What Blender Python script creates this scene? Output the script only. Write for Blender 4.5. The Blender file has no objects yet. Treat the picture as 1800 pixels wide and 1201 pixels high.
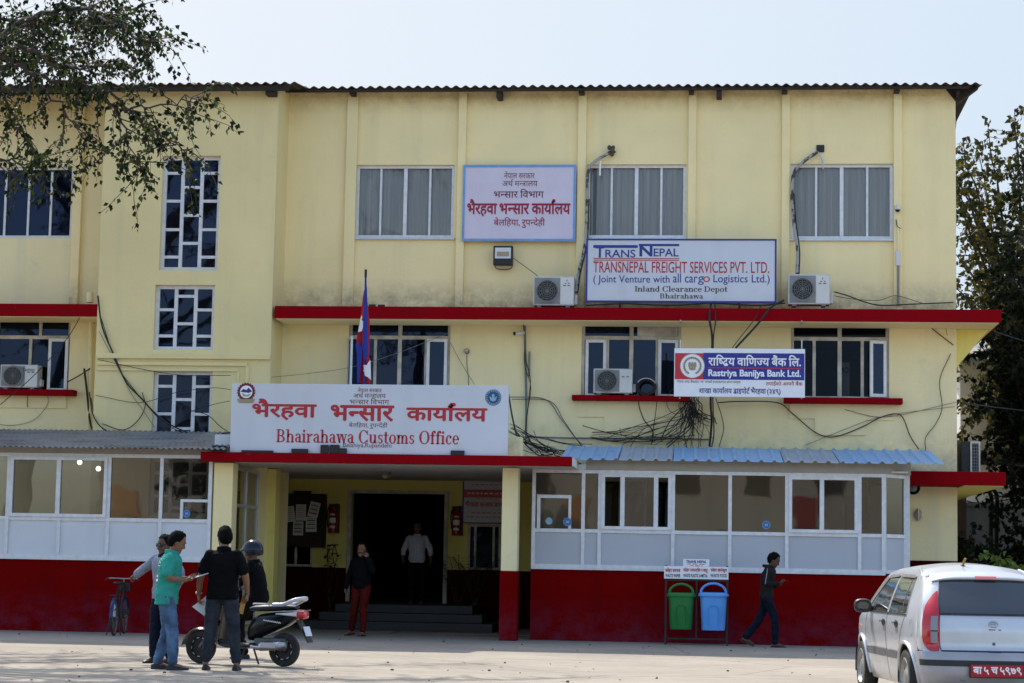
import bpy, bmesh, math, random
from mathutils import Vector, Matrix, noise
random.seed(7)
sc = bpy.context.scene
COL = sc.collection
R = math.radians

# ---------------------------------------------------------------- camera
F_PX, W_PX, H_PX = 3650.0, 1800.0, 1201.0
CAM = Vector((0.0, -40.3, 1.38))
YAW, PITCH, ROLL = R(6.1), math.atan(390 / 3650), R(1.06)
_f = Vector((-math.sin(YAW) * math.cos(PITCH), math.cos(YAW) * math.cos(PITCH), math.sin(PITCH)))
_r0 = Vector((math.cos(YAW), math.sin(YAW), 0))
_u0 = _r0.cross(_f)
_r = _r0 * math.cos(ROLL) + _u0 * math.sin(ROLL)
_u = _r.cross(_f)
cd = bpy.data.cameras.new('camera')
cam = bpy.data.objects.new('camera', cd)
COL.objects.link(cam)
cam.matrix_world = Matrix(((_r.x, _u.x, -_f.x, CAM.x), (_r.y, _u.y, -_f.y, CAM.y), (_r.z, _u.z, -_f.z, CAM.z), (0, 0, 0, 1)))
cd.sensor_width = 36
cd.lens = F_PX / W_PX * 36
cd.clip_end = 3000
sc.camera = cam

def ray(px, py):
    return (_f * F_PX + _r * (px - W_PX / 2) - _u * (py - H_PX / 2)).normalized()
def at(px, py, Y):                     # the point of the plane y = Y seen there
    d = ray(px, py); return CAM + d * ((Y - CAM.y) / d.y)
def at_ground(px, py, z=0.0):
    d = ray(px, py); return CAM + d * ((z - CAM.z) / d.z)
def at_depth(px, py, D):
    d = ray(px, py); return CAM + d * (D / d.dot(_f))
def rect(l, t, r, b, Y):               # x0, x1, z0, z1 of a wall rectangle
    xm, ym = (l + r) / 2, (t + b) / 2
    return at(l, ym, Y).x, at(r, ym, Y).x, at(xm, b, Y).z, at(xm, t, Y).z

# ---------------------------------------------------------------- light
SUN = Vector((-0.42, 0.67, 1.0)).normalized()     # towards the sun: high, behind the building
el = math.asin(SUN.z)
world = bpy.data.worlds.new('World'); sc.world = world; world.use_nodes = True
wn = world.node_tree
bg = wn.nodes['Background']; bg.inputs[1].default_value = 0.15
sky = wn.nodes.new('ShaderNodeTexSky'); sky.sky_type = 'NISHITA'; sky.sun_disc = False
sky.sun_elevation = el; sky.sun_rotation = math.atan2(SUN.x, SUN.y)
sky.air_density = 1.1; sky.dust_density = 2.4; sky.ozone_density = 1.0; sky.altitude = 100
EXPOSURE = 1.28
cap = wn.nodes.new('ShaderNodeVectorMath'); cap.operation = 'MINIMUM'      # clamps the sky to a pale even tone around the view
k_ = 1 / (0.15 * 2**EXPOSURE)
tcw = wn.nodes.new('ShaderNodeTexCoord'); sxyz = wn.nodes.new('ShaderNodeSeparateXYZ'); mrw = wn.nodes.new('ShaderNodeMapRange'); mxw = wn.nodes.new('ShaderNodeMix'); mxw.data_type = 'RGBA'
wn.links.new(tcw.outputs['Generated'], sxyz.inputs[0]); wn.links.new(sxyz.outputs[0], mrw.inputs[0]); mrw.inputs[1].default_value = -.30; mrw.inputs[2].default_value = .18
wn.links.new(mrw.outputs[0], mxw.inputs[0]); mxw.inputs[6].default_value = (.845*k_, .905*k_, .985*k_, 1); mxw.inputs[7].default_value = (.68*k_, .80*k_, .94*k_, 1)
mry = wn.nodes.new('ShaderNodeMapRange'); mry.interpolation_type = 'SMOOTHSTEP'; mry.inputs[1].default_value = .30; mry.inputs[2].default_value = .80; mry.inputs[3].default_value = 4.0; mry.inputs[4].default_value = 1.0  # higher clamp overhead and behind the camera, added to brighten the facade
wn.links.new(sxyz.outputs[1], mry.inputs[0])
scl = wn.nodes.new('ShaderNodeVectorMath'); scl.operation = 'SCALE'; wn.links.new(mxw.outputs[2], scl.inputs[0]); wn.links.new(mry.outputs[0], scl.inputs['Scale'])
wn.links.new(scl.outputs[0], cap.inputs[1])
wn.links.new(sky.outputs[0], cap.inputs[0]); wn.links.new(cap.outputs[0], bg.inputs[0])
sd = bpy.data.lights.new('sun', 'SUN'); sd.energy = 2.75; sd.angle = R(0.55); sd.color = (1, 0.955, 0.88)
so = bpy.data.objects.new('sun', sd); COL.objects.link(so); so.location = (-20, 30, 45)
so.rotation_euler = SUN.to_track_quat('Z', 'Y').to_euler()
sc.view_settings.view_transform = 'Standard'; sc.view_settings.look = 'None'
sc.view_settings.exposure = EXPOSURE; sc.view_settings.gamma = 1
sc.cycles.max_bounces = 8; sc.cycles.transparent_max_bounces = 12; sc.cycles.use_denoising = True
sc.cycles.caustics_reflective = False; sc.cycles.caustics_refractive = False
sc.cycles.sample_clamp_indirect = 6

# ---------------------------------------------------------------- helpers
class MB:
    def __init__(s): s.v = []; s.f = []
    def add(s, vs, fs):
        n = len(s.v); s.v += [Vector(v) for v in vs]; s.f += [tuple(i + n for i in f) for f in fs]; return s
    def box(s, x0, x1, y0, y1, z0, z1):
        return s.add([(x0,y0,z0),(x1,y0,z0),(x1,y1,z0),(x0,y1,z0),(x0,y0,z1),(x1,y0,z1),(x1,y1,z1),(x0,y1,z1)],
                     [(3,2,1,0),(4,5,6,7),(0,1,5,4),(1,2,6,5),(2,3,7,6),(3,0,4,7)])
    def quad(s, a, b, c, d): return s.add([a, b, c, d], [(0, 1, 2, 3)])
    def bar(s, a, b, w, h, up=(0, 0, 1)):          # a rectangular bar from a to b
        a, b = Vector(a), Vector(b); d = (b - a).normalized(); up = Vector(up)
        if abs(d.dot(up)) > 0.95: up = Vector((0, 1, 0))
        sx = d.cross(up).normalized() * w / 2; sz = sx.cross(d).normalized() * h / 2
        vs = [p + i * sx + j * sz for p in (a, b) for i, j in ((-1,-1),(1,-1),(1,1),(-1,1))]
        return s.add(vs, [(3,2,1,0),(4,5,6,7),(0,1,5,4),(1,2,6,5),(2,3,7,6),(3,0,4,7)])
    def tube(s, pts, r, n=8, cap=True):
        pts = [Vector(p) for p in pts]; m = len(pts)
        rs = r if isinstance(r, (list, tuple)) else [r] * m
        vs = []; prev = None
        for i, p in enumerate(pts):
            t = (pts[min(i + 1, m - 1)] - pts[max(i - 1, 0)])
            t = t.normalized() if t.length > 1e-9 else Vector((0, 0, 1))
            if prev is None:
                a = Vector((0, 0, 1)) if abs(t.z) < 0.9 else Vector((1, 0, 0))
                u = t.cross(a).normalized()
            else:
                u = prev - t * prev.dot(t)
                u = u.normalized() if u.length > 1e-6 else t.orthogonal().normalized()
            prev = u; w = t.cross(u)
            for k in range(n):
                a = 2 * math.pi * k / n
                vs.append(p + (u * math.cos(a) + w * math.sin(a)) * rs[i])
        fs = []
        for i in range(m - 1):
            for k in range(n):
                fs.append((i*n + k, i*n + (k+1) % n, (i+1)*n + (k+1) % n, (i+1)*n + k))
        if cap: fs += [tuple(range(n - 1, -1, -1)), tuple(range((m-1)*n, m*n))]
        return s.add(vs, fs)
    def lathe(s, prof, c=(0, 0, 0), axis='z', n=24, a0=0, a1=2*math.pi):   # prof: (radius, along)
        c = Vector(c); vs = []; full = abs(a1 - a0 - 2*math.pi) < 1e-6; k = n if full else n + 1
        for (r_, h) in prof:
            for i in range(k):
                a = a0 + (a1 - a0) * i / n; p, q = r_*math.cos(a), r_*math.sin(a)
                vs.append(c + Vector({'z': (p, q, h), 'x': (h, p, q), 'y': (q, h, p)}[axis]))
        fs = []
        for j in range(len(prof) - 1):
            for i in range(n):
                i2 = (i + 1) % k
                fs.append((j*k + i, j*k + i2, (j+1)*k + i2, (j+1)*k + i))
        return s.add(vs, fs)
    def ball(s, c, r, n=12, m=8):
        rx, ry, rz = (r, r, r) if not isinstance(r, (tuple, list)) else r
        c = Vector(c); vs = []; fs = []
        for j in range(m + 1):
            t = math.pi * (j + 0.02 * (j == 0) - 0.02 * (j == m)) / m
            for i in range(n):
                a = 2*math.pi*i/n
                vs.append(c + Vector((rx*math.sin(t)*math.cos(a), ry*math.sin(t)*math.sin(a), -rz*math.cos(t))))
        for j in range(m):
            for i in range(n):
                fs.append((j*n + i, j*n + (i+1) % n, (j+1)*n + (i+1) % n, (j+1)*n + i))
        fs += [tuple(range(n - 1, -1, -1)), tuple(range(m*n, m*n + n))]
        return s.add(vs, fs)
    def prism(s, poly, d, o=(0, 0, 0)):      # polygon of (x, z) extruded along y by d
        n = len(poly); o = Vector(o)
        vs = [o + Vector((x, 0, z)) for x, z in poly] + [o + Vector((x, d, z)) for x, z in poly]
        fs = [tuple(range(n)), tuple(range(2*n - 1, n - 1, -1))] + [(i, i + n, (i+1) % n + n, (i+1) % n) for i in range(n)]
        return s.add(vs, fs)
    def grid(s, fn, nu, nv):
        vs = [fn(i / nu, j / nv) for i in range(nu + 1) for j in range(nv + 1)]
        fs = [(i*(nv+1)+j, (i+1)*(nv+1)+j, (i+1)*(nv+1)+j+1, i*(nv+1)+j+1) for i in range(nu) for j in range(nv)]
        return s.add(vs, fs)
    def build(s, name, mat, parent=None, smooth=False, world=False, bevel=0, solid=0, auto=40):
        o0 = Vector((0, 0, 0))
        if world and parent is not None:
            p = parent
            while p is not None: o0 += p.location; p = p.parent
        me = bpy.data.meshes.new(name)
        me.from_pydata([v - o0 for v in s.v], [], s.f)
        bm = bmesh.new(); bm.from_mesh(me)
        if solid == 0: bmesh.ops.recalc_face_normals(bm, faces=bm.faces)
        if bevel:
            es = [e for e in bm.edges if len(e.link_faces) == 2 and e.calc_face_angle(0) > 0.6]
            bmesh.ops.bevel(bm, geom=es, offset=bevel, segments=2, affect='EDGES', profile=0.6, clamp_overlap=True)
        if smooth:
            for e in bm.edges:
                e.smooth = len(e.link_faces) == 2 and e.calc_face_angle(0) < R(auto)
            for f in bm.faces: f.smooth = True
        bm.to_mesh(me); bm.free()
        me.materials.append(mat)
        o = bpy.data.objects.new(name, me); COL.objects.link(o)
        if parent is not None: o.parent = parent
        return o

def tag(o, label=None, cat=None, group=None, kind=None):
    if label: o['label'] = label
    if cat: o['category'] = cat
    if group: o['group'] = group
    if kind: o['kind'] = kind
    return o
def thing(name, label, cat, loc=(0, 0, 0), rz=0, group=None):
    o = bpy.data.objects.new(name, None); COL.objects.link(o); o.empty_display_size = 0.2
    o.location = loc; o.rotation_euler = (0, 0, rz)
    return tag(o, label, cat, group)
def copy_tree(o, parent=None):
    c = o.copy(); COL.objects.link(c)
    if parent is not None: c.parent = parent
    for ch in list(o.children): copy_tree(ch, c)
    return c
def catenary(a, b, sag, n=14, wob=0.0):
    a, b = Vector(a), Vector(b); out = []
    for i in range(n + 1):
        t = i / n; p = a.lerp(b, t); p.z -= sag * 4 * t * (1 - t)
        if wob and 0 < i < n: p += Vector((random.uniform(-1, 1), random.uniform(-.3, .3), random.uniform(-1, 1))) * wob
        out.append(p)
    return out
def smooth_path(pts, k=6):
    P = [Vector(p) for p in pts]; out = []
    P = [P[0]*2 - P[1]] + P + [P[-1]*2 - P[-2]]
    for i in range(1, len(P) - 2):
        for j in range(k):
            t = j / k; a, b, c, d = P[i-1], P[i], P[i+1], P[i+2]
            out.append(0.5*((2*b) + (c - a)*t + (2*a - 5*b + 4*c - d)*t*t + (3*b - a - 3*c + d)*t**3))
    out.append(P[-2]); return out

# ---------------------------------------------------------------- materials
M = {}
def new_mat(name):
    m = bpy.data.materials.new(name); m.use_nodes = True; M[name] = m
    nt = m.node_tree; return m, nt, nt.nodes['Principled BSDF']
def N(nt, kind, **kw):
    n = nt.nodes.new(kind)
    for k, v in kw.items(): setattr(n, k, v)
    return n
def coords(nt, scale=(1, 1, 1)):
    tc = N(nt, 'ShaderNodeTexCoord'); mp = N(nt, 'ShaderNodeMapping'); mp.inputs['Scale'].default_value = scale
    nt.links.new(tc.outputs['Object'], mp.inputs['Vector']); return mp.outputs['Vector']
def fac_noise(nt, scale, detail=4, stretch=(1, 1, 1), lo=0.4, hi=0.6, rough=0.6):
    t = N(nt, 'ShaderNodeTexNoise'); t.inputs['Scale'].default_value = scale; t.inputs['Detail'].default_value = detail
    t.inputs['Roughness'].default_value = rough
    nt.links.new(coords(nt, stretch), t.inputs['Vector'])
    m = N(nt, 'ShaderNodeMapRange'); m.inputs[1].default_value = lo; m.inputs[2].default_value = hi
    nt.links.new(t.outputs[0], m.inputs[0]); return m.outputs[0]
def mix_col(nt, fac, a, b, mode='MIX'):
    m = N(nt, 'ShaderNodeMix', data_type='RGBA', blend_type=mode)
    for sock, v in ((m.inputs[0], fac), (m.inputs[6], a), (m.inputs[7], b)):
        if hasattr(v, 'is_linked'): nt.links.new(v, sock)
        elif isinstance(v, (int, float)): sock.default_value = v
        else: sock.default_value = (*v, 1)
    return m.outputs[2]
def scale_fac(nt, f, k):
    m = N(nt, 'ShaderNodeMath', operation='MULTIPLY'); nt.links.new(f, m.inputs[0]); m.inputs[1].default_value = k; return m.outputs[0]
def bump(nt, b, scale, strength, dist=0.02, stretch=(1, 1, 1)):
    t = N(nt, 'ShaderNodeTexNoise'); t.inputs['Scale'].default_value = scale; t.inputs['Detail'].default_value = 5
    nt.links.new(coords(nt, stretch), t.inputs['Vector'])
    n = N(nt, 'ShaderNodeBump'); n.inputs['Strength'].default_value = strength; n.inputs['Distance'].default_value = dist
    nt.links.new(t.outputs[0], n.inputs['Height']); nt.links.new(n.outputs[0], b.inputs['Normal'])
def simple(name, col, rough=0.6, metal=0.0, var=0.12, vs=6.0, bmp=0.0, bs=40, spec=0.4):
    m, nt, b = new_mat(name)
    b.inputs['Roughness'].default_value = rough; b.inputs['Metallic'].default_value = metal
    b.inputs['Specular IOR Level'].default_value = spec
    if var:
        c = mix_col(nt, fac_noise(nt, vs, 5, (1, 1, 1), .3, .7), tuple(x*(1 - var) for x in col), tuple(min(1, x*(1 + var)) for x in col))
        nt.links.new(c, b.inputs['Base Color'])
    else: b.inputs['Base Color'].default_value = (*col, 1)
    if bmp: bump(nt, b, bs, bmp)
    return m
def painted(name, col, stain, rough=0.75, streak=0.35, blotch=0.35, bmp=0.25, spots=None, spec=.25, foot=None):
    m, nt, b = new_mat(name); b.inputs['Roughness'].default_value = rough; b.inputs['Specular IOR Level'].default_value = spec
    c = mix_col(nt, fac_noise(nt, 0.7, 6, (1, 1, 1), .3, .75), tuple(x*.93 for x in col), tuple(min(1, x*1.06) for x in col))
    c = mix_col(nt, scale_fac(nt, fac_noise(nt, 1.0, 8, (2.2, 2.2, .16), .52, .78), streak), c, stain)
    c = mix_col(nt, scale_fac(nt, fac_noise(nt, 2.3, 9, (1, 1, 1), .56, .74, .7), blotch), c, stain)
    if spots: c = mix_col(nt, fac_noise(nt, 7, 8, (1, 1, .5), .66, .70, .7), c, spots)
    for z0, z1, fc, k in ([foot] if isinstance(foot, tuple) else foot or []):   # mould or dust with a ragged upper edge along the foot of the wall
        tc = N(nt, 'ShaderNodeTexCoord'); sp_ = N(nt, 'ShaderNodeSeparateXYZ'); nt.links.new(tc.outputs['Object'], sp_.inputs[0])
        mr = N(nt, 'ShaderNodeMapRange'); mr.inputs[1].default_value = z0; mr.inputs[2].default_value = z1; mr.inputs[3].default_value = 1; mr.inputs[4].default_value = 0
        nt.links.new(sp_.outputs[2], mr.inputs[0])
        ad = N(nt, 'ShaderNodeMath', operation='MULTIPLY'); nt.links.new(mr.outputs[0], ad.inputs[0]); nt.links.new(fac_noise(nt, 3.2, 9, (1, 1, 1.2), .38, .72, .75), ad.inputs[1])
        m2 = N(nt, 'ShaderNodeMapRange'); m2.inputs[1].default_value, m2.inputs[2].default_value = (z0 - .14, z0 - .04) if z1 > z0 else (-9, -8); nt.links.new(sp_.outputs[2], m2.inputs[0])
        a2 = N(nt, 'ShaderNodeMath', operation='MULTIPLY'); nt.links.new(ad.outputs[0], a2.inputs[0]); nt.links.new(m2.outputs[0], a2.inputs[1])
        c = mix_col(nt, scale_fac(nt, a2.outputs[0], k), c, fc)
    nt.links.new(c, b.inputs['Base Color']); bump(nt, b, 18, bmp, 0.015); return m

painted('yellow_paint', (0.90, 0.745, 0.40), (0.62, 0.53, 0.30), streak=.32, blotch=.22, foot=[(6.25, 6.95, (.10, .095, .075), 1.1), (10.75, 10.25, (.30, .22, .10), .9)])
painted('tower_paint', (0.80, 0.665, 0.34), (0.54, 0.48, 0.29), streak=.32, blotch=.25)
painted('low_paint', (0.88, 0.755, 0.43), (0.57, 0.55, 0.39), streak=.45, blotch=.4, foot=(3.3, 4.2, (.22, .22, .17), .8))
painted('porch_paint', (0.80, 0.68, 0.20), (0.5, 0.42, 0.15), streak=.4)
painted('red_paint', (0.245, 0.0012, 0.005), (0.13, 0.003, 0.006), rough=.75, streak=.35, blotch=.4, spots=(0.28, .03, .05), spec=.05)
painted('dado_paint', (0.165, 0.0006, 0.0008), (0.07, 0.002, 0.003), rough=.8, streak=.5, blotch=.5, spots=(0.11, .008, .02), spec=.04, foot=(0, .8, (.14, .022, .042), 1.2))
painted('dado_shaded', (0.035, 0.001, 0.001), (0.015, 0.002, 0.002), rough=.8, spec=.05)  # the red dado again, with the porch shade darkened into its colour
painted('ceiling_paint', (0.82, 0.76, 0.71), (0.35, 0.33, 0.32))
painted('white_board', (0.60, 0.62, 0.68), (0.44, 0.44, 0.46), rough=.45, streak=.28, blotch=.15, bmp=.05)
painted('panel_board', (0.45, 0.465, 0.505), (0.34, 0.35, 0.38), rough=.35, streak=.2, blotch=.2, bmp=.05)
painted('panel_board_white', (0.64, 0.655, 0.69), (0.45, 0.46, 0.50), rough=.35, streak=.2, blotch=.2, bmp=.05)
painted('fascia_board', (0.40, 0.37, 0.33), (0.25, 0.22, 0.19), streak=.5)
painted('grey_concrete', (0.30, 0.29, 0.27), (0.14, 0.13, 0.12), streak=.6, blotch=.7)
simple('alu_frame', (0.66, 0.66, 0.68), .4, .1, .12, 9)
simple('alu_grey', (0.50, 0.52, 0.56), .35, .4, .1, 9)
simple('old_frame', (0.50, 0.46, 0.40), .6, 0, .3, 5)
simple('roof_sheet', (0.060, 0.036, 0.028), .85, 0, .5, 2, .3)
simple('dark_wood', (0.03, 0.022, 0.018), .8, 0, .4, 8)
simple('black', (0.012, 0.012, 0.013), .5, 0, .3)
simple('black_cable', (0.014, 0.014, 0.016), .55, 0, .2)
simple('grey_cable', (0.16, 0.16, 0.16), .6, 0, .2)
simple('white_plastic', (0.62, 0.62, 0.60), .45, 0, .06, 4)
simple('ac_white', (0.52, 0.51, 0.48), .5, 0, .16, 7)
simple('ac_grey', (0.22, 0.22, 0.22), .6, 0, .2)
simple('dark_grille', (0.02, 0.02, 0.022), .6, 0, .2)
simple('steel', (0.45, 0.45, 0.46), .3, .9, .1)
simple('interior', (0.05, 0.045, 0.038), .9, 0, .4, 1)
simple('text_red', (0.42, 0.02, 0.03), .5, 0, .1)
simple('text_crimson', (0.30, 0.012, 0.05), .5, 0, .1)
simple('text_dark', (0.05, 0.035, 0.05), .5, 0, .1)
simple('text_maroon', (0.13, 0.012, 0.03), .5, 0, .1)
simple('text_navy', (0.02, 0.035, 0.22), .5, 0, .1)
simple('text_white', (0.80, 0.80, 0.82), .5, 0, .04)
simple('sign_blue', (0.018, 0.022, 0.24), .4, 0, .06)
simple('sign_red', (0.52, 0.02, 0.03), .4, 0, .06)
simple('sky_blue_paint', (0.16, 0.32, 0.60), .5, 0, .12)
simple('pink_white', (0.62, 0.56, 0.66), .6, 0, .05, 3)
simple('paper', (0.72, 0.71, 0.70), .7, 0, .04)
simple('extinguisher_red', (0.30, 0.01, 0.008), .3, 0, .1)
simple('flag_red', (0.36, 0.008, 0.02), .75, 0, .12)
simple('flag_blue', (0.015, 0.03, 0.25), .75, 0, .12)
simple('flag_white', (0.68, 0.66, 0.70), .75, 0, .05)
simple('bark', (0.06, 0.045, 0.035), .95, 0, .4, 12, .6)
simple('soil', (0.10, 0.08, 0.06), .95, 0, .4, 6)
simple('brown_wood', (0.10, 0.045, 0.02), .6, 0, .3, 8)

def glass(name, tint=(0.02, 0.025, 0.04), refl=1.0, clear=0.0, rough=0.03, wav=0.15, ior=1.6):
    m, nt, b = new_mat(name); nt.nodes.remove(b)
    out = nt.nodes['Material Output']
    gl = N(nt, 'ShaderNodeBsdfGlossy'); gl.inputs['Roughness'].default_value = rough; gl.inputs['Color'].default_value = (*refl, 1) if isinstance(refl, tuple) else (refl, refl, refl, 1)
    df = N(nt, 'ShaderNodeBsdfDiffuse'); df.inputs['Color'].default_value = (*tint, 1)
    tr = N(nt, 'ShaderNodeBsdfTransparent'); tr.inputs['Color'].default_value = (.82, .83, .84, 1)
    base = N(nt, 'ShaderNodeMixShader'); base.inputs[0].default_value = clear
    nt.links.new(df.outputs[0], base.inputs[1]); nt.links.new(tr.outputs[0], base.inputs[2])
    fr = N(nt, 'ShaderNodeFresnel'); fr.inputs['IOR'].default_value = ior
    t = N(nt, 'ShaderNodeTexNoise'); t.inputs['Scale'].default_value = 2.2; t.inputs['Detail'].default_value = 1
    nt.links.new(coords(nt), t.inputs['Vector'])
    bp = N(nt, 'ShaderNodeBump'); bp.inputs['Strength'].default_value = wav; bp.inputs['Distance'].default_value = 0.02
    nt.links.new(t.outputs[0], bp.inputs['Height']); nt.links.new(bp.outputs[0], gl.inputs['Normal'])
    mx = N(nt, 'ShaderNodeMixShader')
    nt.links.new(fr.outputs[0], mx.inputs[0]); nt.links.new(base.outputs[0], mx.inputs[1]); nt.links.new(gl.outputs[0], mx.inputs[2])
    nt.links.new(mx.outputs[0], out.inputs[0]); return m
glass('dark_glass', (0.004, 0.005, 0.010), (.22, .30, .55), .25)
glass('black_glass', (0.002, 0.002, 0.003), (.10, .12, .18), .35)
glass('curtain_glass', (0.05, 0.055, 0.065), .7, .93)
glass('porch_glass', (0.014, 0.012, 0.010), 1.0, .48, .02, .06, 1.8)
glass('car_glass', (0.05, 0.055, 0.055), 1.0, .35, .05, .1)

def light_mat(name, col, s):
    m, nt, b = new_mat(name); b.inputs['Emission Color'].default_value = (*col, 1); b.inputs['Emission Strength'].default_value = s; return m
light_mat('bulb_lit', (1, .95, .85), 6)

# curtain: light and shade of soft vertical folds painted into the colour
m, nt, b = new_mat('curtain'); b.inputs['Roughness'].default_value = .9
c = mix_col(nt, fac_noise(nt, 3, 3, (5, 1, .15), .3, .7), (.52, .51, .50), (.74, .72, .70)); nt.links.new(c, b.inputs['Base Color'])

# ground: dusty concrete
m, nt, b = new_mat('dusty_concrete'); b.inputs['Roughness'].default_value = .9; b.inputs['Specular IOR Level'].default_value = .15
c = mix_col(nt, fac_noise(nt, .35, 8, (1, 1, 1), .35, .68), (.255, .217, .17), (.325, .28, .222))
c = mix_col(nt, scale_fac(nt, fac_noise(nt, 2.4, 9, (1, 1.6, 1), .52, .7, .7), .55), c, (.15, .125, .10))
c = mix_col(nt, scale_fac(nt, fac_noise(nt, .55, 9, (.35, 1.5, 1), .53, .70, .72), .5), c, (.16, .135, .11))
c = mix_col(nt, fac_noise(nt, 26, 6, (1, 1, 1), .68, .72), c, (.16, .13, .10))
v = N(nt, 'ShaderNodeTexVoronoi', feature='DISTANCE_TO_EDGE'); v.inputs['Scale'].default_value = .22
t = N(nt, 'ShaderNodeTexNoise'); t.inputs['Scale'].default_value = 1.4; t.inputs['Detail'].default_value = 8
cc = coords(nt); nt.links.new(cc, t.inputs['Vector'])
va = N(nt, 'ShaderNodeMixRGB'); va.inputs[0].default_value = .12; nt.links.new(cc, va.inputs[1]); nt.links.new(t.outputs[1], va.inputs[2])
nt.links.new(va.outputs[0], v.inputs['Vector'])
mr = N(nt, 'ShaderNodeMapRange'); mr.inputs[1].default_value = .0015; mr.inputs[2].default_value = .006; mr.inputs[3].default_value = .8; mr.inputs[4].default_value = 0
nt.links.new(v.outputs['Distance'], mr.inputs[0])
c = mix_col(nt, mr.outputs[0], c, (.17, .14, .11))
nt.links.new(c, b.inputs['Base Color']); bump(nt, b, 9, .6, .03)

# metal sheets
def sheet(name, col, stain, k):
    m, nt, b = new_mat(name); b.inputs['Roughness'].default_value = .5; b.inputs['Metallic'].default_value = .15
    c = mix_col(nt, scale_fac(nt, fac_noise(nt, 1.1, 8, (1, 2, 1), .48, .72), k), col, stain)
    c = mix_col(nt, scale_fac(nt, fac_noise(nt, 9, 8, (1, .4, 1), .6, .7), .5), c, (.09, .07, .05))
    nt.links.new(c, b.inputs['Base Color']); return m
sheet('blue_sheet', (.26, .45, .66), (.28, .40, .52), .6)
sheet('faded_sheet', (.36, .43, .49), (.27, .31, .34), .6)
sheet('zinc_sheet', (.27, .27, .27), (.10, .085, .075), .9)

# foliage
def leaf_mat(name, a, bcol, c_, trans=.3):
    m, nt, b = new_mat(name); b.inputs['Roughness'].default_value = .6; b.inputs['Specular IOR Level'].default_value = .12
    gi = N(nt, 'ShaderNodeNewGeometry'); rp = N(nt, 'ShaderNodeValToRGB')
    rp.color_ramp.elements[0].color = (*a, 1); rp.color_ramp.elements[1].color = (*c_, 1)
    e = rp.color_ramp.elements.new(.6); e.color = (*bcol, 1)
    nt.links.new(gi.outputs['Random Per Island'], rp.inputs[0]); nt.links.new(rp.outputs[0], b.inputs['Base Color'])
    tl = N(nt, 'ShaderNodeBsdfTranslucent'); nt.links.new(rp.outputs[0], tl.inputs[0])
    mx = N(nt, 'ShaderNodeMixShader'); mx.inputs[0].default_value = trans
    nt.links.new(b.outputs[0], mx.inputs[1]); nt.links.new(tl.outputs[0], mx.inputs[2])
    nt.links.new(mx.outputs[0], nt.nodes['Material Output'].inputs[0]); return m
leaf_mat('peepal_leaf', (.006, .014, .005), (.013, .026, .008), (.085, .11, .02), .16)
leaf_mat('dry_leaf', (.10, .06, .03), (.14, .09, .04), (.18, .12, .05), .3)
leaf_mat('dark_leaf', (.004, .009, .004), (.010, .017, .006), (.03, .036, .010), .12)
leaf_mat('crown_leaf', (.03, .035, .014), (.05, .055, .016), (.20, .15, .02), .3)
leaf_mat('bush_leaf', (.05, .09, .015), (.09, .14, .025), (.16, .19, .04), .3)
leaf_mat('palm_leaf', (.03, .05, .015), (.04, .06, .018), (.06, .08, .02), .2)
# ================================================================ setting
YF, YT, YL, YR, YC, YB = 0.0, -1.0, -3.3, -2.1, -3.7, 4.2
g = MB()
g.grid(lambda u, v: Vector((-60 + 120*u, -110 + 140*v, 0.012*noise.noise(Vector((u*40, v*46, 0))))), 60, 70)
gr = g.build('ground', M['dusty_concrete'], smooth=True); tag(gr, kind='structure')
far = MB(); far.quad((-1500,-1500,-.06),(1500,-1500,-.06),(1500,1500,-.06),(-1500,1500,-.06))
tag(far.build('terrain', M['soil']), kind='structure')

# ================================================================ the customs building
B = thing('customs_building', 'pale yellow three storey office building with red ledges and a glazed veranda', 'building')

def wall(name, x0, x1, z0, z1, Y, holes, mat, dep=.16, parent=None, top=None):
    xs = sorted({x0, x1, *[h[0] for h in holes], *[h[1] for h in holes]})
    zs = sorted({z0, z1, *[h[2] for h in holes], *[h[3] for h in holes]})
    m = MB()
    for a, b in zip(xs, xs[1:]):
        for c, d in zip(zs, zs[1:]):
            xm, zm = (a + b)/2, (c + d)/2
            if any(h[0] < xm < h[1] and h[2] < zm < h[3] for h in holes): continue
            m.quad((a, Y, c), (b, Y, c), (b, Y, d), (a, Y, d))
    for a, b, c, d in holes:
        m.quad((a, Y, c), (a, Y+dep, c), (a, Y+dep, d), (a, Y, d)); m.quad((b, Y+dep, c), (b, Y, c), (b, Y, d), (b, Y+dep, d))
        m.quad((a, Y, d), (a, Y+dep, d), (b, Y+dep, d), (b, Y, d)); m.quad((a, Y+dep, c), (a, Y, c), (b, Y, c), (b, Y+dep, c))
    return m.build(name, mat, parent or B, solid=1)

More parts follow.
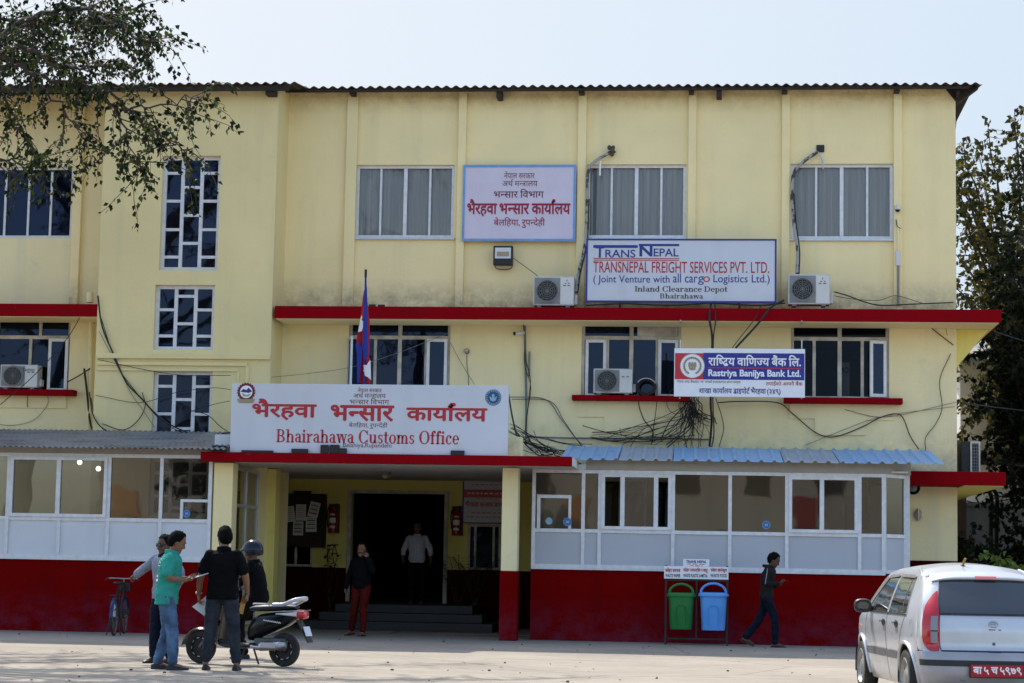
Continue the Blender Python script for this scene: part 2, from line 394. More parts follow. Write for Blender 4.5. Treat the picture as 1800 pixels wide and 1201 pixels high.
def window(hole, Y, cols, rows=(), mat='alu_frame', glass_mat='dark_glass', fw=.05, curtain=False, rec=.10, bars=None, name='window'):
    """frame (part) with panes and a curtain (sub-parts); cols: inner mullions, rows: (height, x from, x to) bars, as fractions"""
    a, b, c, d = hole; y0, y1 = Y + rec - .03, Y + rec + .03
    m = MB(); w, h = b - a, d - c
    m.box(a, a+fw, y0, y1, c, d); m.box(b-fw, b, y0, y1, c, d)
    m.box(a+fw, b-fw, y0, y1, c, c+fw); m.box(a+fw, b-fw, y0, y1, d-fw, d)
    for (q, z_0, z_1, k) in cols:
        m.box(a+w*q-fw*k/2, a+w*q+fw*k/2, y0+.006, y1-.004, c+h*z_0+(fw if z_0 == 0 else 0), c+h*z_1-(fw if z_1 == 1 else 0))
    for (q, x_0, x_1, k) in rows:
        m.box(a+w*x_0, a+w*x_1, y0+.003, y1-.002, c+h*q-fw*k/2, c+h*q+fw*k/2)
    f = m.build(name, M[mat], B)
    p = MB(); p.quad((a+.01, Y+rec+.012, c+.01), (b-.01, Y+rec+.012, c+.01), (b-.01, Y+rec+.012, d-.01), (a+.01, Y+rec+.012, d-.01))
    p.build('pane', M[glass_mat], f, solid=1)
    if curtain:
        q = MB(); n = 90; ph = random.random()*9
        def cf(u, v):
            x = a + w*u; k = math.sin(u*w*42 + ph + 2*noise.noise(Vector((u*5, 0, ph)))) + .4*math.sin(u*w*87 + ph)
            return Vector((x, Y+rec+.075 + .018*k, c + (d-c)*v))
        q.grid(cf, n, 1); q.build('curtain', M['curtain'], f, smooth=True, solid=1)
    return f

# -- main right wing -------------------------------------------------------
X0 = at(482, 400, 0).x                       # hidden start behind the tower
X1 = at(1681, 500, 0).x                      # free right corner
z_slab_t, z_slab_b = at(1100, 541, YT).z, at(1100, 563, YT).z
eave_y, slope = -.45, math.tan(R(7.5))
z_eave = at(1100, 153, eave_y).z
z_top = z_eave + .43*slope + .0
U = [rect(625, 290, 798, 418, 0), rect(1031, 289, 1206, 418, 0), rect(1390, 288, 1570, 420, 0)]
Mi = [rect(612, 553, 791, 716, 0), rect(1022, 557, 1197, 701, 0), rect(1390, 559, 1563, 702, 0)]
zl = at(1200, 1000, 0).z
porch_x0, porch_x1 = at(482, 900, YB).x, at(937, 900, YR).x
zc = at(640, 812, YC).z                       # canopy soffit
lowhole = (at(372, 900, YL).x, porch_x1, 0.0, zc)
Lw = [rect(1045, 842, 1180, 935, 0), rect(1390, 842, 1530, 935, 0)]
X0b = at(376, 900, 0).x
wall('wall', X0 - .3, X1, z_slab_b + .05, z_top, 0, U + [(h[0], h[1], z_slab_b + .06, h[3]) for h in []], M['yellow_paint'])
wall('wall', X0b, X1, 0, z_slab_b + .05, 0, Mi + [lowhole] + Lw, M['low_paint'])
mm = MB(); mm.quad((X1, 0, 0), (X1, 12, 0), (X1, 12, z_top + .9), (X1, 0, z_top)); mm.quad((X1, 12, 0), (-22, 12, 0), (-22, 12, z_top + .9), (X1, 12, z_top + .9))
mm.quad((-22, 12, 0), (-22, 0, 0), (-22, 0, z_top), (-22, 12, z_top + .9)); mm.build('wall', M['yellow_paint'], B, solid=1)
ii = MB(); ii.box(-22 + .05, X1 - .05, 5.5, 5.6, zc + .3, z_top - .3); ii.box(-22 + .05, X1 - .05, .3, 5.45, z_slab_t - .3, z_slab_t - .2)
ii.box(-22+.05, X1-.05, 10.2, 10.3, 0, zc); ii.build('inner_wall', M['interior'], B)

for h in U: window(h, 0, [(.25, 0, 1, .7), (.5, 0, 1, 1.2), (.75, 0, 1, .7)], glass_mat='curtain_glass', curtain=True, fw=.06)
for k, h in enumerate(U):                      # sliding frame sill
    MB().box(h[0]-.03, h[1]+.03, -.05, .06, h[2]-.045, h[2]-.002).build('sill', M['alu_grey'], B, bevel=.006)
MB().box(U[1][0]+.02, U[1][0]+.25, .17, .19, U[1][2], U[1][3]).build('dark_curtain', M['dark_grille'], B)

def casement(h, tq, extra, mat='old_frame', g='dark_glass'):
    f = window(h, 0, [(.5, 0, 1, 1.3)] + [(q, 0, tq, 1.0) for q in extra], [(tq, .02, .98, 1.2)], mat=mat, fw=.06, rec=.09, glass_mat=g)
    return f
w1 = casement(Mi[0], .755, [.26, .76]); w2 = casement(Mi[1], .745, [.26, .76]); w3 = casement(Mi[2], .745, [.24, .73], g='black_glass')
def sash(h, q0, q1, z0, z1, parent, ang=0, hinge=0, mat='alu_frame', pane='dark_glass', off=.02):
    w, hh = (q1 - q0)*(h[1]-h[0]), (z1 - z0)*(h[3]-h[2])
    px_ = h[0] + (h[1]-h[0])*(q0 if hinge == 0 else q1); sgn = 1 if hinge == 0 else -1
    ca, sa = math.cos(ang), math.sin(ang)
    base = Vector((px_, off, h[2] + z0*(h[3]-h[2])))
    def P(u, dy, z): return base + Vector((sgn*(u*ca) + dy*sa*sgn, -u*sa + dy*ca, z))
    m = MB(); t = .06
    for (u0, u1, c, d) in ((0, t, 0, hh), (w-t, w, 0, hh), (t, w-t, 0, t), (t, w-t, hh-t, hh)):
        vs = [P(u, dy, z) for z in (c, d) for (u, dy) in ((u0, -.02), (u1, -.02), (u1, .02), (u0, .02))]
        m.add(vs, [(3,2,1,0),(4,5,6,7),(0,1,5,4),(1,2,6,5),(2,3,7,6),(3,0,4,7)])
    s = m.build('sash', M[mat], parent)
    MB().quad(P(t, 0, t), P(w-t, 0, t), P(w-t, 0, hh-t), P(t, 0, hh-t)).build('pane', M[pane], parent, solid=1)
sash(Mi[1], .04, .25, .02, .72, w2, 0, 0, off=.03); sash(Mi[1], .77, .97, .02, .72, w2, R(8), 1, off=.03)
sash(Mi[2], .79, .97, .03, .72, w3, R(20), 1, off=.02)
sash(Mi[0], .0, .24, .02, .74, w1, R(72), 0, off=.0); sash(Mi[0], .77, .97, .02, .74, w1, R(4), 1, off=.03)
MB().box(Mi[1][0]+.56*(Mi[1][1]-Mi[1][0]), Mi[1][1]-.07, .06, .075, Mi[1][2]+.77*(Mi[1][3]-Mi[1][2]), Mi[1][3]-.06).build('wooden_shutter', M['old_frame'], w2)

# pilasters, ledge, sills, relief panels
for (l, r) in ((606, 625), (803, 817), (1014, 1029), (1209, 1223), (1374, 1388), (1571, 1586)):
    a, b = at(l, 350, -.1).x, at(r, 350, -.1).x
    MB().box(a, b, -.10, -.002, z_slab_t - .1, z_top - .015).build('pilaster', M['yellow_paint'], B, bevel=.012)
xs0, xs1 = at(482, 548, YT).x, at(1760, 552, YT).x
MB().box(xs0 + .003, xs1, YT, -.003, z_slab_b, z_slab_t).build('ledge', M['red_paint'], B, bevel=.012)
MB().box(X1 + .003, xs1, .0, 7, z_slab_b + .002, z_slab_t).build('ledge', M['red_paint'], B, bevel=.012)
mm = MB(); mm.box(xs0 + .02, xs1 - .04, YT + .03, -.004, z_slab_b - .012, z_slab_b - .002); mm.build('soffit', M['yellow_paint'], B)
mm = MB(); mm.box(X1 + .02, xs1 - .04, -.002, 6.9, z_slab_b - .012, z_slab_b - .002)
mm.add([(X1+.004, .1, z_slab_b-.014), (X1+.004, .1, z_slab_b-.75), (xs1-.1, .1, z_slab_b-.014), (X1+.004, .3, z_slab_b-.014), (X1+.004, .3, z_slab_b-.75), (xs1-.1, .3, z_slab_b-.014)],
       [(0,1,2),(5,4,3),(0,3,4,1),(1,4,5,2),(2,5,3,0)]); mm.build('soffit', M['porch_paint'], B)
for (l, t, r, b_) in ((1005, 695, 1211, 704), (1378, 699, 1587, 709)):
    a, b, c, d = rect(l, t, r, b_, -.28); MB().box(a, b, -.28, -.003, c, d).build('sill', M['red_paint'], B, bevel=.008)
def relief(pts, Y=-.035):
    p = [at(x, y, Y) for x, y in pts]; MB().prism([(q.x, q.z) for q in p], .034, (0, Y, 0)).build('relief_panel', M['low_paint'], B)
relief([(1016, 705), (1016, 733), (1062, 733), (1062, 760), (1150, 760), (1150, 733), (1196, 733), (1196, 705)])
relief([(1388, 710), (1388, 736), (1432, 736), (1432, 765), (1522, 765), (1522, 739), (1571, 739), (1571, 711)])

# roof sheets with real corrugation
def corrugated(parent, x0, x1, y0, z0, y1, z1, mat, per=.19, amp=.024, th=.012, name='roof_sheet', skew=0, step=10, trap=False):
    m = MB(); n = max(4, int((x1 - x0)/per*step))
    rows = 3 if y1 - y0 < 4 else 6
    def f(off):
        def g_(u, v):
            x = x0 + (x1 - x0)*u; ph = x/per*2*math.pi
            k = math.sin(ph)
            if trap: k = 1.0 if (x/per) % 1 < .18 else (-1.0 if .26 < (x/per) % 1 < .92 else 0)
            return Vector((x + skew*(1-v), y0 + (y1-y0)*v, z0 + (z1-z0)*v + amp*k + off + .006*noise.noise(Vector((x*1.3, v*3, z0)))))
        return g_
    m.grid(f(0), n, rows); m.grid(f(-th), n, rows)
    k = (n + 1)*(rows + 1)
    for i in range(n): m.f.append((i*(rows+1), (i+1)*(rows+1), (i+1)*(rows+1)+k, i*(rows+1)+k))
    return m.build(name, M[mat], parent, smooth=not trap, solid=0)
xr1 = at(1727, 140, eave_y).x; xr0 = at(470, 160, eave_y).x
corrugated(B, xr0, xr1, eave_y, z_eave + .03, 6.5, z_eave + .03 + 6.95*slope, 'roof_sheet')
mm = MB()
mm.box(xr0+.1, xr1-.25, eave_y+.06, eave_y+.10, z_eave-.055, z_eave-.002)
mm.build('purlin', M['dark_wood'], B)
mm = MB(); mm.box(-22, X1+.3, .1, 12, z_top-.10, z_top-.03); mm.build('ceiling', M['dark_wood'], B)
mm = MB(); mm.quad((xr0, 6.5, z_eave+7*slope), (xr1, 6.5, z_eave+7*slope), (xr1, 13, z_eave+.2), (xr0, 13, z_eave+.2)); mm.build('roof_sheet', M['roof_sheet'], B, solid=1)
for px_ in (617, 876, 1021, 1215, 1264, 1380, 1578):
    x = at(px_, 160, eave_y).x; big = px_ in (876, 1264)
    MB().box(x-.05, x+.05, eave_y+.11, -.003, z_eave-(.17 if big else .09), z_eave+.0).build('roof_bracket', M['dark_wood'], B)
MB().bar((X1+.02, eave_y+.2, z_eave-.12), (X1+.55, 5.5, z_eave+.42), .06, .12).build('roof_bracket', M['dark_wood'], B)
mm = MB(); mm.add([(X1-.2, -.01, z_top-.02), (X1+.45, -.01, z_top), (X1+.03, -.01, z_top-.32), (X1-.2, .25, z_top-.02), (X1+.45, .25, z_top), (X1+.03, .25, z_top-.32)],
                  [(0,2,1),(3,4,5),(0,1,4,3),(1,2,5,4),(2,0,3,5)]); mm.build('gable_board', M['dark_wood'], B)

# -- stair tower ---------------------------------------------------------------
tx0, tx1 = at(175, 450, YT).x, at(481, 450, YT).x
zt_eave = at(300, 150, -1.4).z; zt_top = zt_eave + .4*slope
TW = [rect(283, 274, 385, 475, YT), rect(271, 501, 376, 615, YT), rect(268, 652, 372, 768, YT), rect(262, 806, 366, 908, YT)]
wall('stair_tower', tx0, tx1, 0, zt_top, YT, TW, M['tower_paint'], .16)
mm = MB(); mm.quad((tx1, YT, 0), (tx1, .0, 0), (tx1, .0, zt_top+.1), (tx1, YT, zt_top)); mm.quad((tx0, 0, 0), (tx0, YT, 0), (tx0, YT, zt_top), (tx0, 0, zt_top+.1))
mm.quad((tx0, 1, 0), (tx1, 1, 0), (tx1, 1, zt_top), (tx0, 1, zt_top)); mm.build('tower_side', M['tower_paint'], B, solid=1)
for k, h in enumerate(TW):
    odd, even = [([.36, .61, .855, .12], [.24, .485, .73]), ([.22, .625], [.41, .835]), ([.35, .77], [.13, .57]), ([.35, .75], [.15, .55])][k]
    window(h, YT, [(.335, 0, 1, 1), (.665, 0, 1, 1)], [(q, .03, .335, .8) for q in odd] + [(q, .335, .665, .8) for q in even] + [(q, .665, .97, .8) for q in odd], fw=.07, rec=.13, mat='alu_frame')
def mould(pts, w=.07, Y=YT, d=.05):
    m = MB(); p = [at(x, y, Y) for x, y in pts]
    for a, b in zip(p, p[1:]):
        if abs(a.x - b.x) > abs(a.z - b.z): m.box(min(a.x, b.x), max(a.x, b.x), Y-d, Y-.002, (a.z+b.z)/2-w/2, (a.z+b.z)/2+w/2)
        else: m.box((a.x+b.x)/2-w/2, (a.x+b.x)/2+w/2, Y-d+.003, Y-.002, min(a.z, b.z), max(a.z, b.z)-w/2-.002)
    m.build('moulding', M['tower_paint'], B, bevel=.01)
mould([(171, 626), (476, 628)], .10, d=.07); mould([(171, 639), (435, 641), (435, 680)], .07); mould([(171, 650), (419, 651), (419, 680)], .05, d=.035)
txl = at(-30, 150, -1.4).x - 3
corrugated(B, txl, at(524, 152, -1.4).x, -1.4, zt_eave + .03, 3, zt_eave + .03 + 4.4*slope, 'roof_sheet')
MB().box(txl, at(508, 152, -1.3).x, -1.34, -1.28, zt_eave-.10, zt_eave-.0).build('purlin', M['dark_wood'], B)
MB().box(at(468, 160, -1.2).x, at(484, 160, -1.2).x, -1.27, -1.003, zt_eave-.16, zt_eave-.02).build('roof_bracket', M['dark_wood'], B)

# -- left wing ------------------------------------------------------------------
lx0 = -22
LU = [rect(-60, 293, 127, 418, 0)]; LM = [rect(-60, 558, 122, 690, 0)]
wall('wall', lx0, tx0, 0, zt_top + .1, 0, LU + LM, M['low_paint'])
mm = MB(); mm.quad((lx0, -.002, zt_top-.3), (tx0, -.002, zt_top-.3), (tx0, -.002, zt_top+.1), (lx0, -.002, zt_top+.1)); mm.build('wall_top', M['yellow_paint'], B, solid=1)
window(LU[0], 0, [(.14, 0, 1, .8), (.36, 0, 1, .8), (.58, 0, 1, .8), (.79, 0, 1, .8)], glass_mat='dark_glass', fw=.055)
wl = window(LM[0], 0, [(.29, 0, 1, 1), (.61, 0, .72, 1), (.70, .72, 1, 1)], [(.74, .02, .98, 1.2)], mat='old_frame', fw=.06)
sash(LM[0], .80, .985, .02, .72, wl, R(6), 1)
a, b = at(128, 350, -.1).x, at(143, 350, -.1).x
MB().box(a, b, -.10, -.004, at(130, 537, -.1).z, zt_top).build('pilaster', M['yellow_paint'], B, bevel=.012)
zl_t, zl_b = at(90, 534, YT).z, at(90, 556, YT).z
MB().box(lx0, tx0 - .003, YT + .01, -.005, zl_b, zl_t).build('ledge', M['red_paint'], B, bevel=.012)
MB().box(lx0, tx0 - .003, YT + .04, -.006, zl_b - .012, zl_b - .002).build('soffit', M['yellow_paint'], B)
a, b, c, d = rect(-60, 684, 128, 694, -.28); MB().box(a, b, -.28, -.003, c, d).build('sill', M['red_paint'], B, bevel=.008)
relief([(-40, 695), (-40, 716), (116, 718), (116, 696)])
pp = MB()
for px_, r_ in ((160, .05),):
    pp.tube([at(px_ - 4, 765, -.12), at(px_ - 1, 640, -.12), at(px_, 560, -.12)], r_, 10)
pp.tube([at(158, 532, -.6), at(158, 515, -.6)], .07, 10)
pp.build('drain_pipe', M['low_paint'], B, smooth=True)

# -- left glazed veranda ---------------------------------------------------------
def zc_(y, Y, px_): return at(px_, y, Y).z
def glazed(Y, secs, yt, ym, yb, name, panelmat, glass_secs=(), xend=None):
    """secs: vertical post centres in pixels; rails by height"""
    xs = [at(p, (yt+yb)/2, Y).x for p in secs]; pxm = (secs[0]+secs[-1])/2
    z1, z2, z3 = zc_(yt, Y, pxm), zc_(ym, Y, pxm), zc_(yb, Y, pxm); w = .065
    m = MB()
    for x in xs: m.box(x-w/2, x+w/2, Y-.035, Y+.035, z3, z1)
    for a, b in zip(xs, xs[1:]):
        for z in (z1-w/2, z2, z3+w/2): m.box(a+w/2, b-w/2, Y-.031, Y+.031, z-w/2, z+w/2)
    m.box(xs[0]-w/2, xs[-1]+w/2, Y-.045, Y+.03, z3-.03, z3-.002)
    fr = m.build(name, M['alu_frame'], B)
    for i, (a, b) in enumerate(zip(xs, xs[1:])):
        MB().box(a+w/2, b-w/2, Y-.006, Y+.006, z3+w, z2-w/2).build('panel', M[panelmat], fr)
        if i in glass_secs: continue
        MB().quad((a+w/2, Y, z2+w/2), (b-w/2, Y, z2+w/2), (b-w/2, Y, z1-w), (a+w/2, Y, z1-w)).build('pane', M['porch_glass'], fr, solid=1)
    return fr, xs, z1, z2, z3
def slider(fr, x0, x1, z0, z1, Y, parts, lit=True, open_=()):
    m = MB(); t = .06
    m.box(x0, x1, Y-.06, Y+.04, z0, z0+t); m.box(x0, x1, Y-.06, Y+.04, z1-t, z1)
    m.box(x0, x0+t, Y-.058, Y+.038, z0+t, z1-t); m.box(x1-t, x1, Y-.058, Y+.038, z0+t, z1-t)
    q = [x0+t] + [x0 + (x1-x0)*k for k in parts] + [x1-t]
    for x in q[1:-1]: m.box(x-.04, x+.04, Y-.055, Y+.02, z0+t, z1-t)
    m.build('sash', M['alu_frame'], fr)
    for i, (a, b) in enumerate(zip(q, q[1:])):
        if i not in open_: MB().quad((a, Y-.01, z0+t), (b, Y-.01, z0+t), (b, Y-.01, z1-t), (a, Y-.01, z1-t)).build('pane', M['porch_glass'], fr, solid=1)
secs = [-170, -75, 14, 103, 191, 283, 369]
frL, xsL, z1, z2, z3 = glazed(YL, [-170, -75, 14, 191, 283, 369], 797, 912, 981, 'veranda_frame', 'panel_board_white', (2,))
x = at(103, 950, YL).x; MB().box(x-.03, x+.03, YL-.036, YL+.036, z3+.066, z2-.034).build('mullion', M['alu_frame'], frL)
slider(frL, xsL[2]+.033, xsL[3]-.033, z2+.033, z1-.066, YL, [.5])
hx0, hx1, hz0, hz1 = rect(317, 878, 366, 911, YL-.04)
mm = MB(); mm.box(hx0, hx0+.05, YL-.05, YL+.02, z2+.034, hz1); mm.box(hx0+.05, xsL[-1]-.034, YL-.05, YL+.02, hz1-.05, hz1); mm.build('hatch', M['alu_frame'], frL)
MB().box(xsL[0], xsL[-1]+.02, YL, YL+.2, 0, z3-.032).build('veranda_wall', M['dado_paint'], B)
mm = MB(); mm.box(xsL[0], at(372, 800, YL).x, YL-.02, YL+.06, z1+.002, z1+.10); mm.build('fascia', M['fascia_board'], B)
za_t, za_b = at(180, 757, YT).z, at(180, 786, YL-.55).z
corrugated(B, xsL[0], at(398, 786, YL-.5).x, YL-.55, za_b, YT-.01, za_t, 'zinc_sheet', per=.105, amp=.016, name='awning', step=8)
mm = MB(); mm.box(xsL[0], xsL[-1]+.03, YL+.1, YT-.02, z1+.103, z1+.12); mm.build('veranda_ceiling', M['ceiling_paint'], B)
mm = MB(); mm.box(xsL[0], xsL[-1]+.03, YL+.2, YT, .1, .14); mm.build('veranda_floor', M['grey_concrete'], B)
for px_, py_ in ((140, 813), (173, 824)):
    p = at(px_, py_, YL+1.2); MB().ball(p, .045).build('bulb', M['bulb_lit'], B, smooth=True)

# -- porch: canopy, columns, ceiling, back wall, door, steps ------------------------
cx0, cx1 = at(352, 803, YC).x, at(1005, 816, YC).x
czt, czb = at(640, 798, YC).z, at(640, 815, YC).z
MB().box(cx0, cx1, YC, YC + .12, czb, czt).build('canopy', M['red_paint'], B, bevel=.012)
MB().box(cx0 + .002, cx1 - .002, YC + .122, -.002, czb + .02, czt - .01).build('canopy', M['ceiling_paint'], B)
MB().box(porch_x0 - .6, porch_x1 + 1.5, .0, YB + .1, czb + .02, czb + .12).build('porch_ceiling', M['ceiling_paint'], B)
a, b = at(371, 900, YL).x + .035, at(408, 900, YL).x
MB().box(a, b, YL-.02, YL+.36, 0, czb - .002).build('column', M['yellow_paint'], B, bevel=.012)
a, b = at(882, 900, -2.9).x, at(910, 900, -2.9).x; zr = at(896, 1004, -2.9).z
MB().box(a, b, -2.9, -2.55, zr, czb - .002).build('column', M['low_paint'], B, bevel=.012)
MB().box(a-.015, b+.015, -2.915, -2.535, 0, zr - .002).build('column_base', M['dado_paint'], B, bevel=.012)
a, b, c, d = rect(893, 768, 917, 799, -3.1); MB().box(a, b, -3.1, -2.8, czt+.002, d).build('parapet_stub', M['low_paint'], B, bevel=.015)
a, b, c, d = rect(377, 764, 409, 792, -3.3); MB().box(a, b, -3.3, -3.0, czt+.002, d).build('parapet_stub', M['panel_board_white'], B, bevel=.015)
# glass partition at the porch's left end
gx = at(409, 900, YL+.4).x + .01; pw = MB()
ys_ = [YL+.40, YL+1.35, YL+2.3]
for y in ys_: pw.box(gx-.03, gx+.03, y-.03, y+.03, .15, czb-.05)
for z in (.18, 1.2, 2.35, czb-.08):
    for p, q in zip(ys_, ys_[1:]): pw.box(gx-.028, gx+.028, p+.03, q-.03, z-.03, z+.03)
pf = pw.build('partition', M['alu_grey'], B)
MB().quad((gx, ys_[0], 1.2), (gx, ys_[-1], 1.2), (gx, ys_[-1], czb-.1), (gx, ys_[0], czb-.1)).build('pane', M['porch_glass'], pf, solid=1)
MB().quad((gx, ys_[0], .2), (gx, ys_[-1], .2), (gx, ys_[-1], 1.2), (gx, ys_[0], 1.2)).build('panel', M['dado_shaded'], pf, solid=1)
MB().box(gx-.1, gx+.35, ys_[-1]+.04, ys_[-1]+.45, 0, czb-.002).build('column', M['porch_paint'], B, bevel=.012)
zd = at(590, 998, YB).z                        # top of the shade-darkened dado inside the porch
mm = MB(); mm.quad((porch_x0, ys_[-1]+.4, zd), (porch_x0, YB, zd), (porch_x0, YB, czb+.05), (porch_x0, ys_[-1]+.4, czb+.05)); mm.build('porch_side', M['porch_paint'], B, solid=1)
mm = MB(); mm.quad((porch_x0+.004, ys_[-1]+.4, 0), (porch_x0+.004, YB, 0), (porch_x0+.004, YB, zd), (porch_x0+.004, ys_[-1]+.4, zd)); mm.build('porch_dado', M['dado_shaded'], B, solid=1)
door = rect(617, 868, 780, 1058, YB); door = (door[0], door[1], .5, door[3])
win_r = rect(822, 922, 880, 1000, YB); win_l = rect(490, 955, 549, 996, YB)
px0, px1 = porch_x0 - .02, porch_x1 + 1.2
wall('porch_wall', px0, px1, zd, czb + .05, YB, [(door[0], door[1], zd, door[3]), (win_r[0], win_r[1], zd, win_r[3]), (win_l[0], win_l[1], zd, win_l[3])], M['porch_paint'], .2)
wall('porch_dado', px0, px1, 0, zd - .001, YB - .004, [(door[0], door[1], 0, zd - .001)], M['dado_shaded'], .2)
mm = MB()
for x_0, x_1, z_0, z_1 in ((door[0]-.09, door[0]+.0, .5, door[3]+.07), (door[1], door[1]+.09, .5, door[3]+.07), (door[0], door[1], door[3], door[3]+.07)):
    mm.box(x_0, x_1, YB-.05, YB-.008, z_0, z_1)
mm.build('door_frame', M['old_frame'], B, bevel=.008)
for h in (win_r, win_l):
    window((h[0], h[1], zd + .01, h[3]), YB, [(.22, 0, 1, 1), (.78, 0, 1, 1)] if h is win_r else [(.5, 0, 1, 1)], mat='old_frame', rec=.05)
hall = MB(); hx0, hx1 = door[0] - .6, door[1] + .6
hall.quad((hx0, YB+.2, .5), (hx0, YB+6, .5), (hx0, YB+6, 3), (hx0, YB+.2, 3)); hall.quad((hx1, YB+.2, .5), (hx1, YB+6, .5), (hx1, YB+6, 3), (hx1, YB+.2, 3))
hall.quad((hx0, YB+6, .5), (hx1, YB+6, .5), (hx1, YB+6, 3), (hx0, YB+6, 3)); hall.quad((hx0, YB+.2, .495), (hx1, YB+.2, .495), (hx1, YB+6, .495), (hx0, YB+6, .495))
hall.quad((hx0, YB+.2, 3), (hx1, YB+.2, 3), (hx1, YB+6, 3), (hx0, YB+6, 3)); hall.build('hallway', M['interior'], B, solid=1)
painted('marble_step', (.035, .033, .036), (.015, .014, .016), rough=.5, streak=.3, blotch=.8, spots=(.12, .115, .13))
st0, st1 = at(536, 1080, 1.2).x, at(868, 1080, 1.2).x
for k, (y, z) in enumerate(((1.0, .17), (1.38, .335), (1.76, .5))):
    MB().box(st0 + .25*k, st1 - .25*k, y, YB - .006, (.0, .172, .337)[k], z).build('step', M['marble_step'], B, bevel=.01)

# -- right glazed veranda --------------------------------------------------------------
frR, xsR, z1, z2, z3 = glazed(YR, [938, 1025, 1054, 1183, 1283, 1383, 1511, 1553], 829, 937, 1003, 'veranda_frame', 'panel_board', (2, 5))
slider(frR, xsR[2]+.033, xsR[3]-.033, z2+.033, z1-.066, YR, [.30, .78], open_=(0, 2))
slider(frR, xsR[5]+.033, xsR[6]-.033, z2+.033, z1-.066, YR, [.48])
hx0, hx1, hz0, hz1 = rect(944, 870, 1004, 934, YR-.04)
mm = MB(); mm.box(hx0, hx0+.06, YR-.05, YR+.02, z2+.034, hz1); mm.box(hx1-.05, hx1, YR-.05, YR+.02, z2+.034, hz1-.06); mm.box(hx0+.06, hx1, YR-.05, YR+.02, hz1-.06, hz1); mm.build('hatch', M['alu_frame'], frR)
# chamfered end
ea, eb = Vector((xsR[-1] + .035, YR, 0)), Vector((at(1593, 900, YR+.5).x, YR+.5, 0))
ed = (eb - ea).normalized(); en = Vector((ed.y, -ed.x, 0))
mm = MB()
for q, w in ((eb, .12), (ea, .03)):
    for (zz0, zz1) in ((z3, z1),): mm.bar(q + Vector((0, 0, zz0)), q + Vector((0, 0, zz1)), w, w)
for z in (z1-.033, z2, z3+.033): mm.bar(ea + Vector((0, 0, z)), eb + Vector((0, 0, z)), .06, .065)
fe = mm.build('veranda_frame', M['alu_frame'], B)
Zv = lambda p, z: Vector((p.x, p.y, z))
MB().quad(Zv(ea, z2), Zv(eb, z2), Zv(eb, z1-.06), Zv(ea, z1-.06)).build('pane', M['porch_glass'], fe, solid=1)
MB().quad(Zv(ea, z3+.06), Zv(eb, z3+.06), Zv(eb, z2), Zv(ea, z2)).build('panel', M['panel_board'], fe, solid=1)
def plan_prism(pts, z0_, z1_, name, mat, bev=0):
    n = len(pts); m = MB(); m.add([(x, y, z0_) for x, y in pts] + [(x, y, z1_) for x, y in pts],
        [tuple(range(n-1, -1, -1)), tuple(range(n, 2*n))] + [(i, (i+1) % n, (i+1) % n + n, i + n) for i in range(n)])
    return m.build(name, M[mat], B, bevel=bev)
xa = xsR[0] - .035
plan_prism([(xa, YR), (ea.x, YR), (eb.x + .04, eb.y), (eb.x + .04, eb.y + .2), (ea.x, YR + .2), (xa + .2, YR + .2), (xa + .2, -.01), (xa, -.01)], 0, z3 - .032, 'veranda_wall', 'dado_paint')
MB().box(eb.x - .1, eb.x + .04, eb.y + .2, -.004, 0, z3 - .03).build('veranda_wall', M['dado_paint'], B)
MB().quad((eb.x + .02, eb.y+.06, z3), (eb.x + .02, 0, z3), (eb.x + .02, 0, z1 + .2), (eb.x + .02, eb.y+.06, z1 + .2)).build('veranda_side', M['panel_board'], B, solid=1)
MB().quad((xa + .03, YR + .03, z3), (xa + .03, 0, z3), (xa + .03, 0, z1), (xa + .03, YR + .03, z1)).build('veranda_side', M['panel_board'], B, solid=1)
zf = at(1300, 807, YR - .06).z
xfa = at(1031, 815, YR).x
plan_prism([(xfa, YR - .06), (ea.x, YR - .06), (eb.x + .08, eb.y - .06), (eb.x + .08, eb.y + .05), (ea.x, YR + .05), (xfa, YR + .05)], z1 + .002, zf, 'fascia', 'fascia_board')
MB().box(xa, xfa - .003, YR - .05, YR + .05, z1 + .002, z1 + .1).build('fascia', M['alu_grey'], B)
MB().box(xa, eb.x, YR + .06, -.003, z1 + .02, z1 + .05).build('veranda_ceiling', M['ceiling_paint'], B)
MB().box(xa + .25, eb.x - .15, YR + .22, -.003, .1, .14).build('veranda_floor', M['grey_concrete'], B)
for k, (l, r, mt) in enumerate(((994, 1092, 'blue_sheet'), (1092, 1183, 'faded_sheet'), (1183, 1370, 'blue_sheet'), (1370, 1463, 'faded_sheet'), (1463, 1640, 'blue_sheet'))):
    zb_, zt_ = at(1300, 809, YR - .45).z, at(1300, 787, -.9).z
    corrugated(B, at(l, 810, -1.3).x + .004, at(r, 810, -1.3).x, YR - .45, zb_, -.9, zt_, mt, per=.235, amp=.018, name='awning', trap=True, step=25, skew=.02*k)
MB().box(xfa, eb.x, -.95, -.004, z1 + .06, at(1300, 790, -.95).z).build('awning_support', M['grey_concrete'], B)
for h in Lw: window(h, 0, [(.33, 0, 1, 1), (.66, 0, 1, 1)], mat='old_frame')

# -- lower right ledge and wall base ------------------------------------------------------
a, b, c, d = rect(1590, 829, 1768, 853, YT); MB().box(a - .6, b, YT, -.004, c, d).build('ledge', M['red_paint'], B, bevel=.012)
MB().box(X1 + .003, b, 0, 7, c + .002, d).build('ledge', M['red_paint'], B, bevel=.012)
MB().box(X1 + .02, b - .04, YT+.03, 6.9, c - .012, c - .002).build('soffit', M['porch_paint'], B)
MB().box(eb.x + .05, X1 + .02, -.03, -.003, 0, at(1640, 986, 0).z).build('wall_base', M['dado_shaded'], B)
z_ll = d

